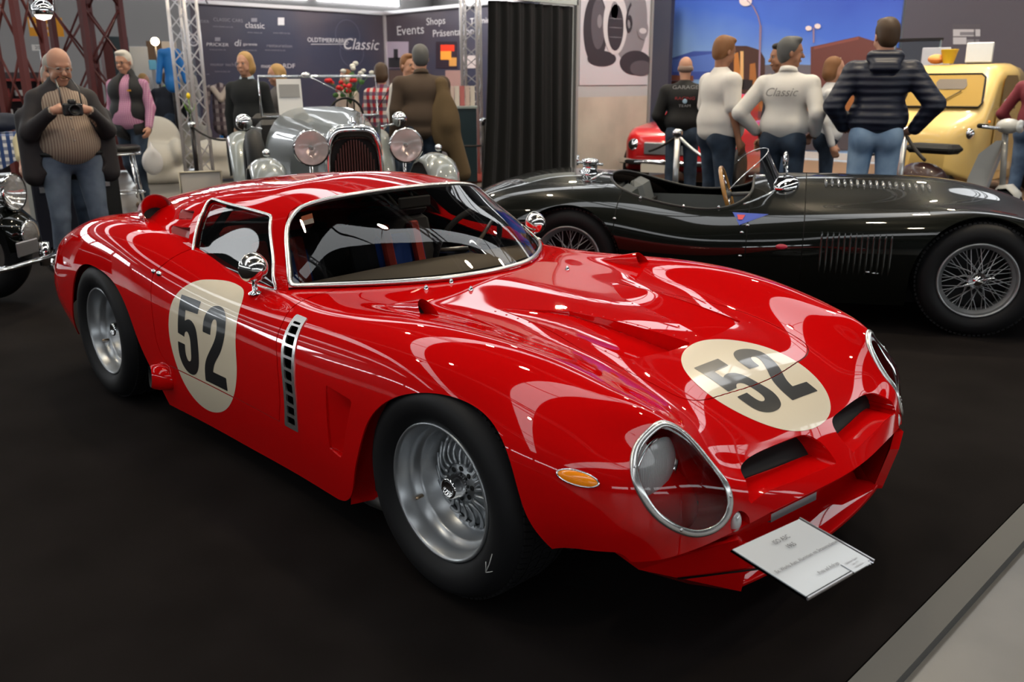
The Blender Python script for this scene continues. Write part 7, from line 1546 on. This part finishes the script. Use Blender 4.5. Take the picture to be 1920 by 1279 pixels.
# ---- high tables at the left
PT = mat('pale_table_front', (.42, .45, .46), .5); OAK = mat('oak_edge', (.42, .28, .15), .5)
t = T('high_counter', 'pale grey high counter with oak top behind the bar stool', 'counter', 212, 12.0); MB().box((0, 0, 1.07), (.5, .42, .035)).build('counter_top', OAK, t); MB().box((.0, 0, .93), (.46, .38, .245)).build('front_panel', PT, t)
for y in (-.17, .17): MB().box((0, y, .40), (.4, .04, .81)).build('leg', PT, t)
t = T('side_counter', 'pale counter behind the photographer beside the checked tablecloth', 'counter', 62, 8.4); MB().box((0, .0, .99), (.5, .42, .03)).build('counter_top', mat('cream_top', (.5, .45, .38), .5), t); MB().box((0, 0, .49), (.46, .38, .97)).build('body', PT, t)
t = T('table', 'table with a blue and white checked cloth at the left edge', 'table', 2, 9.2); MB().box((0, 0, .96), (.7, .9, .03)).build('tabletop', OAK, t)
for x in (-.3, .3):
    for y in (-.4, .4): MB().box((x, y, .47), (.04, .04, .94)).build('leg', OAK, t)
TBL = t
CK = check_mat('blue_white_check', ((.62, .62, .64), (.02, .05, .16), (.02, .05, .16)), 14, .85, axes=(1, 2)); 
mb = MB(); mb.ring_loft([[(-.37, y, .98) for y in np.linspace(-.47, .47, 9)], [(.37, y, .98) for y in np.linspace(-.47, .47, 9)], [(.385, y, .96-.0*y) for y in np.linspace(-.48, .48, 9)], [(.39, y, .70+.08*math.sin(y*9)) for y in np.linspace(-.48, .48, 9)]], False)
o = mb.build('checked_tablecloth', CK, None, TBL.location, TBL.rotation_euler.z); tag(o, 'blue and white checked tablecloth draped over the left table', 'tablecloth')
def ontable(tb, x, y, z): return tuple(Matrix.Translation(tb.location) @ Matrix.Rotation(tb.rotation_euler.z, 4, 'Z') @ Vector((x, y, z)))
def tulip(label, loc, h=.42, col=(.85, .62, .02)):
    t = thing('tulip_vase', label, 'flower', loc); MB().lathe([(.03, 0), (.033, .005), (.026, .06), (.018, .14), (.022, .17)], n=18).build('vase', CLEAR, t)
    GR = mat('tulip_green', (.18, .36, .04), .5); MB().tube([(0, 0, .02), (.01, 0, h*.6), (0, .0, h)], .006, 6).build('stem', GR, t); MB().sphere((0, 0, h+.03), .028, 14, 10, sc=(1, 1, 1.4)).build('blossom', mat('tulip_yellow', col, .5), t)
    for s in (1, -1): MB().tube([(0, 0, .10), (.02, .05*s, h*.55), (.02, .09*s, h*.85)], [.008, .02, .003], 8, flat=(1, .25)).build('leaf', GR, t)
p = at_d(38, 159, 8.5); 
_sc = [o for o in COL.objects if o.name == 'side_counter'][0]
tulip('yellow tulip in a glass vase on the side counter', ontable(_sc, .05, .10, 1.006))
o = MB().lathe([(.03, 0), (.032, .05), (.028, .055), (.0001, .05)], n=18).build('tea_light', mat('glowing_wax', (.9, .6, .35), .4, emit=(1, .6, .25), estr=6), None, ontable(_sc, .0, .19, 1.006)); tag(o, 'small glowing tea light beside the tulip', 'candle')
sdf_obj('folded_clothes', [('e', (0, 0, .06), (.16, .22, .08), None, .04), ('e', (0, .08, .12), (.12, .14, .06), None, .04)], .015, mat('dark_cloth', (.02, .025, .04), .9), None, .04, 2)
o = bpy.data.objects['folded_clothes']; o.location = ontable(TBL, .0, -.1, 1.01); tag(o, 'heap of dark folded clothes on the checked tablecloth', 'clothes')
# shelves full of small goods far left
t = T('goods_rack', 'red and dark rack crowded with small goods behind the left tower', 'shelf', 22, 15.0); RKM = mat('rack_red', (.28, .03, .03), .6)
for y in (-.7, .7): MB().box((0, y, .85), (.05, .05, 1.7)).build('upright', RKM, t)
for k in range(5): MB().box((0, 0, .25+k*.33), (.4, 1.45, .04)).build('shelf', RKM, t)
MB().box((-.2, 0, .85), (.02, 1.45, 1.7)).build('back_panel', mat('rack_back', (.05, .04, .045), .7), t)
for k in range(4):
    for j in range(6):
        c_ = [(.5, .5, .5), (.05, .05, .06), (.35, .3, .3), (.2, .03, .03), (.08, .08, .1)][(k*3+j*2) % 5]
        o = MB().box((0, 0, .085), (.12, .13, .10+.03*((j+k) % 3)), bev=.01).build('boxed_good', mat('goods_%d' % ((k*3+j*2) % 5), c_, .5), None, ontable(t, .06, -.56+j*.22, .27+k*.33+.01)); tag(o, 'small boxed good on the crowded red rack', 'box', 'boxed goods on the red rack')
# draped furniture
CRD = mat('cream_drape', (.58, .55, .49), .85)
def drape(name, label, px, depth, prims, cat, rot=0.):
    p = at_d(px, 159, depth); sdf_obj(name, prims, .022, CRD, None, .05, 2); o = bpy.data.objects[name]; o.location = (p.x, p.y, 0); o.rotation_euler = (0, 0, cam_face((p.x, p.y))+rot); tag(o, label, cat)
drape('draped_armchair', 'armchair under a cream dust cover beside the rope barrier', 282, 13.6, [('e', (0, 0, .30), (.40, .34, .30), None, .08), ('e', (-.2, 0, .66), (.18, .36, .34), None, .08), ('e', (.1, .28, .45), (.32, .12, .22), None, .06), ('e', (.1, -.28, .45), (.32, .12, .22), None, .06), ('c', (.2, .3, .1), (.2, -.3, .1), .14, .14, .06)], 'armchair')
drape('draped_table', 'low table hung with a cream cloth in front of the rope barrier', 398, 13.9, [('e', (0, 0, .42), (.35, .48, .22), None, .06), ('c', (.2, .3, .10), (.2, -.25, .14), .10, .13, .06), ('e', (0, .05, .25), (.3, .4, .25), None, .06)], 'table')
drape('draped_chair', 'rounded chair back under a cream cover behind the armchair', 342, 15.6, [('e', (0, 0, .62), (.22, .42, .34), None, .06), ('e', (0, 0, .28), (.26, .36, .28), None, .06)], 'chair')
# rope barrier posts
POST = mat('dark_post', (.02, .018, .02), .35, metal=.5)
def post(label, px, depth, chrome=False, h=.95):
    t = T('barrier_post', label, 'barrier', px, depth); MB().cyl((0, 0, .02), (0, 0, h), .03, 16).build('pole', STEEL if chrome else POST, t); MB().lathe([(.15, 0), (.15, .015), (.04, .035), (.03, .04)], n=28).build('base', STEEL if chrome else POST, t); MB().lathe([(.045, h-.02), (.05, h), (.05, h+.03), (.03, h+.045), (.0001, h+.05)], n=20).build('cap', CHROME, t); return t
p1_ = post('dark barrier post by the cream draped furniture', 352, 11.5); p2_ = post('dark barrier post hidden behind the grey tourer mudguard', 462, 11.0)
p3_ = post('steel barrier post in front of the bald man', 1275, 8.9, True); p4_ = post('steel barrier post between the navy jacket and the yellow van', 1708, 9.0, True); p5_ = post('slim dark barrier post beside the silver truss column', 905, 12.2)
def rope(name_, label, a, b, sag, r=.014, m=None, dz=(.93, .93)):
    A = np.array((a.location.x, a.location.y, dz[0])); B = np.array((b.location.x, b.location.y, dz[1])) if hasattr(b, 'location') else np.array(b)
    pts = [A*(1-t_)+B*t_-np.array([0, 0, sag*4*t_*(1-t_)]) for t_ in np.linspace(0, 1, 15)]; mb = MB(); mb.tube(pts, r, 8); o = mb.build('barrier_rope', m or mat('dark_rope', (.02, .017, .016), .8)); tag(o, label, 'rope'); return o
rope('r', 'dark rope hanging from the post beside the cream furniture', p1_, p2_, .16)
q_ = at_d(1222, 159, 9.6); rope('r', 'dark rope running left from the steel post to the booth corner', p3_, (q_.x, q_.y, .72), .02); q_ = at_d(1335, 159, 8.7); rope('r', 'pale rope end sloping right from the steel post by the bald man', p3_, (q_.x, q_.y, .70), .02, .018, STEEL)
q_ = at_d(1645, 159, 9.6); rope('r', 'dark rope running left from the post beside the yellow van', p4_, (q_.x, q_.y, .66), .04); q_ = at_d(1752, 159, 8.7); rope('r', 'chrome ended rope sloping right from the post beside the yellow van', p4_, (q_.x, q_.y, .68), .02, .018)
rope('r', 'dark rope stretched across the foot of the silver truss', p5_, (at_d(840, 159, 12.4).x, at_d(840, 159, 12.4).y, .62), .02, dz=(.62, .62))
tulip('yellow tulip in a tall glass on the dark barrier post side table', (p1_.location.x-.02, p1_.location.y+.0, .996), .30)
# white information board behind the red roof
t = T('information_board', 'small white framed board standing behind the red car roof', 'sign', 358, 9.1); FRB = mat('cream_frame', (.55, .50, .40), .4)
MB().box((0, 0, .34), (.02, .40, .44)).build('panel', mat('blank_white_board', (.62, .58, .54), .5), t)
mb = MB(); P_ = [(.012, -.21, .11), (.012, -.21, .57), (.012, .21, .57), (.012, .21, .11)]; mb.tube(P_+[P_[0]], .014, 8); mb.build('frame', FRB, t)
for y in (-.15, .15): MB().tube([(-.02, y, .30), (-.16, y, .0)], .01, 6).build('leg', STEEL, t); MB().tube([(0, y, .12), (.05, y, .0)], .01, 6).build('leg', STEEL, t)
MB().sphere((.02, -.09, .18), .018, 8, 6, sc=(.4, .6, 1.2)).build('printed_logo', mat('ink_logo', (.08, .07, .07), .6), t)
# garments on stands
def garment(name, label, px, depth, z0, h, w, m, m2=None, stand=True, rot=0.):
    t = T(name, label, 'clothing', px, depth, rot)
    sdf_obj('garment', [('c', (0, w*.42, z0+h*.92), (0, -w*.42, z0+h*.92), .07, .07, .04), ('e', (0, 0, z0+h*.55), (.10, w*.40, h*.5), None, .03), ('c', (0, w*.5, z0+h*.86), (.03, w*.78, z0+h*.25), .055, .045, .012), ('c', (0, -w*.5, z0+h*.86), (.03, -w*.78, z0+h*.25), .055, .045, .012), ('e', (0, 0, z0+h*.2), (.12, w*.45, h*.22), None, .05)], .016, m, t, .03, 1)
    if m2: sdf_obj('collar_lining', [('c', (.06, .12, z0+h*.93), (.11, 0, z0+h*.72), .05, .05, .03), ('c', (.06, -.12, z0+h*.93), (.11, 0, z0+h*.72), .05, .05, .03)], .014, m2, t, .02, 1)
    if stand: MB().cyl((0, 0, 0), (0, 0, z0+h*1.0), .02, 10).build('stand', POST, t); MB().lathe([(.2, 0), (.2, .02), (.02, .03)], n=24).build('base', POST, t)
    else: MB().tube([(0, 0, z0+h), (0, 0, z0+h+.07), (0, .02, z0+h+.09)], .006, 6).build('hanger_hook', STEEL, t)
    return t
PL2 = check_mat('grey_plaid_coat', ((.30, .25, .25), (.05, .035, .045), (.10, .07, .08)), (9, 7), .9, axes=(1, 2)); BLU = mat('bright_blue_nylon', (.01, .16, .50), .5)
garment('display_coat', 'plaid coat with pale lining on a clothes stand beside the black sweater man', 412, 15.2, .62, .85, .40, PL2, mat('cream_lining', (.5, .42, .36), .8))
garment('display_coat', 'bright blue coat hanging low beside the plaid coat', 430, 16.2, .35, .62, .28, BLU)
hb = garment('hanging_jacket', 'bright blue jacket hung high beside the left silver truss', 324, 14.3, 1.36, .66, .27, BLU, stand=True); garment('hanging_jacket', 'pale grey jacket hung below the bright blue one', 350, 14.9, 1.10, .52, .24, mat('pale_quilted', (.38, .36, .34), .8), stand=True)
# far left backdrop things
def slab(name, label, cat, px, py, wpx, hpx, depth, m, th=.06, legs=True):
    z0, z1 = zat(py+hpx, depth, px), zat(py, depth, px); w = wpx*depth/FPX; t = T(name, label, cat, px+wpx/2, depth); MB().box((0, 0, (z0+z1)/2), (th, w, z1-z0), bev=.008).build('panel', m, t)
    if legs: 
        for s in (-1, 1): MB().box((-.02, s*w*.42, z0/2), (.04, .04, z0)).build('leg', STEEL, t)
    return t
slab('display_screen', 'tall dark screen panel behind the white haired man', 'panel', 213, 70, 36, 110, 17.0, mat('dark_screen', (.02, .035, .045), .3)); slab('white_board', 'white panel right of the dark screen', 'panel', 251, 88, 32, 60, 17.2, mat('white_panel_far', (.52, .55, .58), .6))
slab('wooden_case', 'brown wooden display case under the bright lamp', 'case', 284, 78, 27, 50, 17.6, mat('brown_case', (.15, .09, .055), .6)); slab('poster_panel', 'cream poster panel behind the bright blue jacket', 'panel', 312, 79, 26, 80, 17.4, mat('cream_poster', (.55, .50, .45), .6))
slab('blue_leaflet_box', 'small sky blue leaflet box under the wooden case', 'box', 284, 113, 14, 18, 16.8, mat('sky_blue', (.10, .35, .60), .6))
t = T('work_lamp', 'glowing warm lamp on a pole above the wooden display case', 'lamp', 300, 16.6); zl = zat(79, 16.6, 300); MB().cyl((0, 0, 0), (0, 0, zl), .02, 8).build('pole', POST, t); MB().sphere((.05, 0, zl), .07, 16, 10).build('glowing_bulb', mat('warm_glow', (1, .8, .5), .5, emit=(1, .74, .42), estr=60), t)
t = T('wayfinding_sign', 'orange hanging toilets sign with white figures at the top left', 'sign', 86, 21.0, py=50); z1, z0 = zat(33, 21, 86), zat(68, 21, 86)
MB().box((0, 0, (z0+z1)/2), (.05, .74, z1-z0)).build('panel', mat('orange_sign', (.72, .30, .015), .5), t); MB().cyl((0, .3, z1), (0, .3, HZ), .01, 6).build('hanging_wire', STEEL, t); MB().cyl((0, -.3, z1), (0, -.3, HZ), .01, 6).build('hanging_wire', STEEL, t)
SWH = mat('sign_white', (.75, .72, .68), .6)
for i, (tx, zz) in enumerate((('Toiletten', .60), ('Toilets', .30))): text('lettering', tx, .15, SWH, t, (.028, -.06, z0+(z1-z0)*zz), (0, 1, 0), (0, 0, 1), 'CENTER', sx=1.)
for y in (-.30, ): MB().box((.028, y, z0+.30), (.004, .07, .20)).build('figure_symbol', SWH, t); MB().sphere((.028, y, z0+.44), .03, 10, 6, sc=(.1, 1, 1)).build('figure_symbol', SWH, t)
t = T('number_sign', 'small white sign reading 2018 under the orange toilets sign', 'sign', 75, 20.8, py=90); z1, z0 = zat(84, 20.8, 75), zat(95, 20.8, 75); MB().box((0, 0, (z0+z1)/2), (.04, .34, z1-z0)).build('panel', SWH, t); text('lettering', '2018', .11, INK, t, (.022, 0, (z0+z1)/2), (0, 1, 0), (0, 0, 1)); MB().cyl((-.03, 0, 0), (-.03, 0, z1), .015, 6).build('pole', STEEL, t)
# chrome spotlight pair at the top left
t = T('chrome_spotlight', 'round chrome spotlight hanging at the top left', 'lamp', 80, 7.0, py=20); zc = zat(20, 7.0, 80)
MB().lathe([(.0001, .085), (.04, .08), (.075, .04), (.082, .0), (.075, -.03), (.06, -.035)], (0, 0, zc), n=28).build('lamp_shell', CHROME, t); MB().lathe([(.074, -.02), (.05, -.06), (.0001, -.075)], (0, 0, zc), n=28).build('lamp_glass', mat('warm_lens', (.9, .8, .75), .2, emit=(1, .85, .75), estr=2.5), t); MB().sphere((0, 0, zc), .035, 14, 10).build('inner_globe', LENS2, t)
for s in (-1, 1): MB().tube([(0, .088*s, zc), (0, .088*s, zc+.25), (0, 0, zc+.30)], .005, 6).build('bracket', CHROME, t)
MB().cyl((0, 0, zc+.30), (0, 0, HZ), .01, 6).build('hanging_rod', POST, t)
# bouquet and counter behind the tourer
t = T('reception_counter', 'pale blue counter behind the tourer windscreen', 'counter', 672, 12.0); MB().box((0, 0, 1.06), (.5, .62, .04)).build('counter_top', mat('pale_blue_top', (.45, .60, .62), .4), t); MB().box((0, 0, .52), (.42, .56, 1.04)).build('body', PT, t); rc_ = t
t = thing('flower_bouquet', 'bouquet of white and red flowers on the pale blue counter', 'flowers', ontable(rc_, -.05, -.12, 1.081)); MB().lathe([(.05, 0), (.06, .1), (.045, .2), (.055, .22)], n=20).build('vase', CLEAR, t)
rg_ = np.random.default_rng(3); FW = mat('white_petals', (.62, .62, .58), .6); FR_ = mat('red_petals', (.60, .015, .02), .6); GRN = mat('leaf_green', (.06, .16, .04), .6)
for k in range(26):
    d = rg_.normal(size=3)*[.09, .11, .07]; wht = k < 13; c_ = np.array([0, .07, .52])+d if wht else np.array([0, -.10, .38])+d
    MB().tube([(0, 0, .12), tuple(c_*[.5, .5, .7]), tuple(c_)], .004, 5).build('stem', GRN, t); MB().sphere(tuple(c_), .034+.01*rg_.random(), 10, 7, sc=(1, 1, .8)).build('blossom', FW if wht else FR_, t)
for k in range(10):
    d = rg_.normal(size=3)*[.1, .13, .08]; c_ = np.array([0, -.02, .30])+d; MB().sphere(tuple(c_), .05, 8, 6, sc=(.3, 1, .7)).build('leaf', GRN, t)
# dark counter with brochures beside the silver truss
t = T('brochure_counter', 'dark teal counter with brochures right of the olive coat', 'counter', 866, 13.4); MB().box((0, 0, .55), (.5, .42, 1.1)).build('body', mat('dark_teal', (.02, .04, .05), .3), t); MB().box((0, 0, 1.115), (.54, .46, .03)).build('counter_top', mat('steel_top', (.35, .42, .42), .3), t); bc_ = t
for k in range(5):
    o = MB().box((0, 0, .15), (.01, .075, .30), rot=(0, -.2, 0)).build('brochure', mat('brochure_%d' % (k % 3), [(.55, .42, .38), (.62, .55, .5), (.45, .12, .12)][k % 3], .5), None, ontable(bc_, .02-.02*k, -.16+k*.08, 1.132), bc_.rotation_euler.z); tag(o, ['first', 'second', 'third', 'fourth', 'fifth'][k]+' brochure from the left, standing on the dark teal counter', 'brochure')
# glass cabinet and poster behind the navy jacket
t = T('glass_cabinet', 'tall glass display cabinet between the navy jacket and the yellow van', 'cabinet', 1712, 13.0); zc = zat(76, 13, 1712); MB().box((0, 0, zc), (.45, .66, .03)).build('top', POST, t); MB().box((0, 0, .2), (.45, .62, .4)).build('base', PT, t)
for x in (-.2, .2):
    for y in (-.30, .30): MB().box((x, y, (zc+.4)/2), (.02, .02, zc-.4)).build('frame_post', STEEL, t)
MB().box((.22, 0, (zc+.4)/2), (.006, .60, zc-.42)).build('front_glass', glass('cabinet_glass', (.80, .88, .90), refl=1.4), t); MB().box((0, 0, 1.2), (.40, .58, .015)).build('glass_shelf', CLEAR, t); MB().box((-.05, .05, 1.33), (.2, .3, .24), bev=.02).build('display_box', mat('teal_box', (.25, .42, .42), .5), t)
slab('framed_poster', 'pale poster in a clear stand above the yellow van cab', 'poster', 1724, 90, 48, 36, 12.6, mat('pale_poster', (.42, .44, .50), .4), .02)
o = slab('white_lamp_cluster', 'row of white lamp globes above the dark motorcycle', 'lamp', 1868, 158, 50, 5, 13.4, STEEL, .04)
for k in range(5): MB().sphere((.05, .18-.09*k, zat(150+3*(k % 2), 13.4, 1890)), .055, 12, 8).build('lamp_globe', mat('globe_glow', (.8, .75, .7), .4, emit=(1, .85, .7), estr=.8), o)
# dark flight case behind the photographer
t = T('flight_case', 'dark blue black equipment case standing behind the photographer', 'case', 78, 7.9); MB().box((0, 0, .36), (.4, .42, .70), bev=.015).build('case_body', mat('case_blue', (.010, .011, .022), .5), t)
for s in (-1, 1): MB().box((.205, .12*s, .55), (.012, .05, .05)).build('latch', STEEL, t)
t = T('flight_case', 'dark case beside the bar stool behind the photographer', 'case', 176, 8.8); MB().box((0, 0, .33), (.35, .22, .66), bev=.015).build('case_body', mat('case_grey', (.010, .011, .012), .5), t)
MB().box((.18, 0, .5), (.012, .05, .05)).build('latch', STEEL, t)

for o in (CAR, JC, GC, LC): o.location.z = .0035
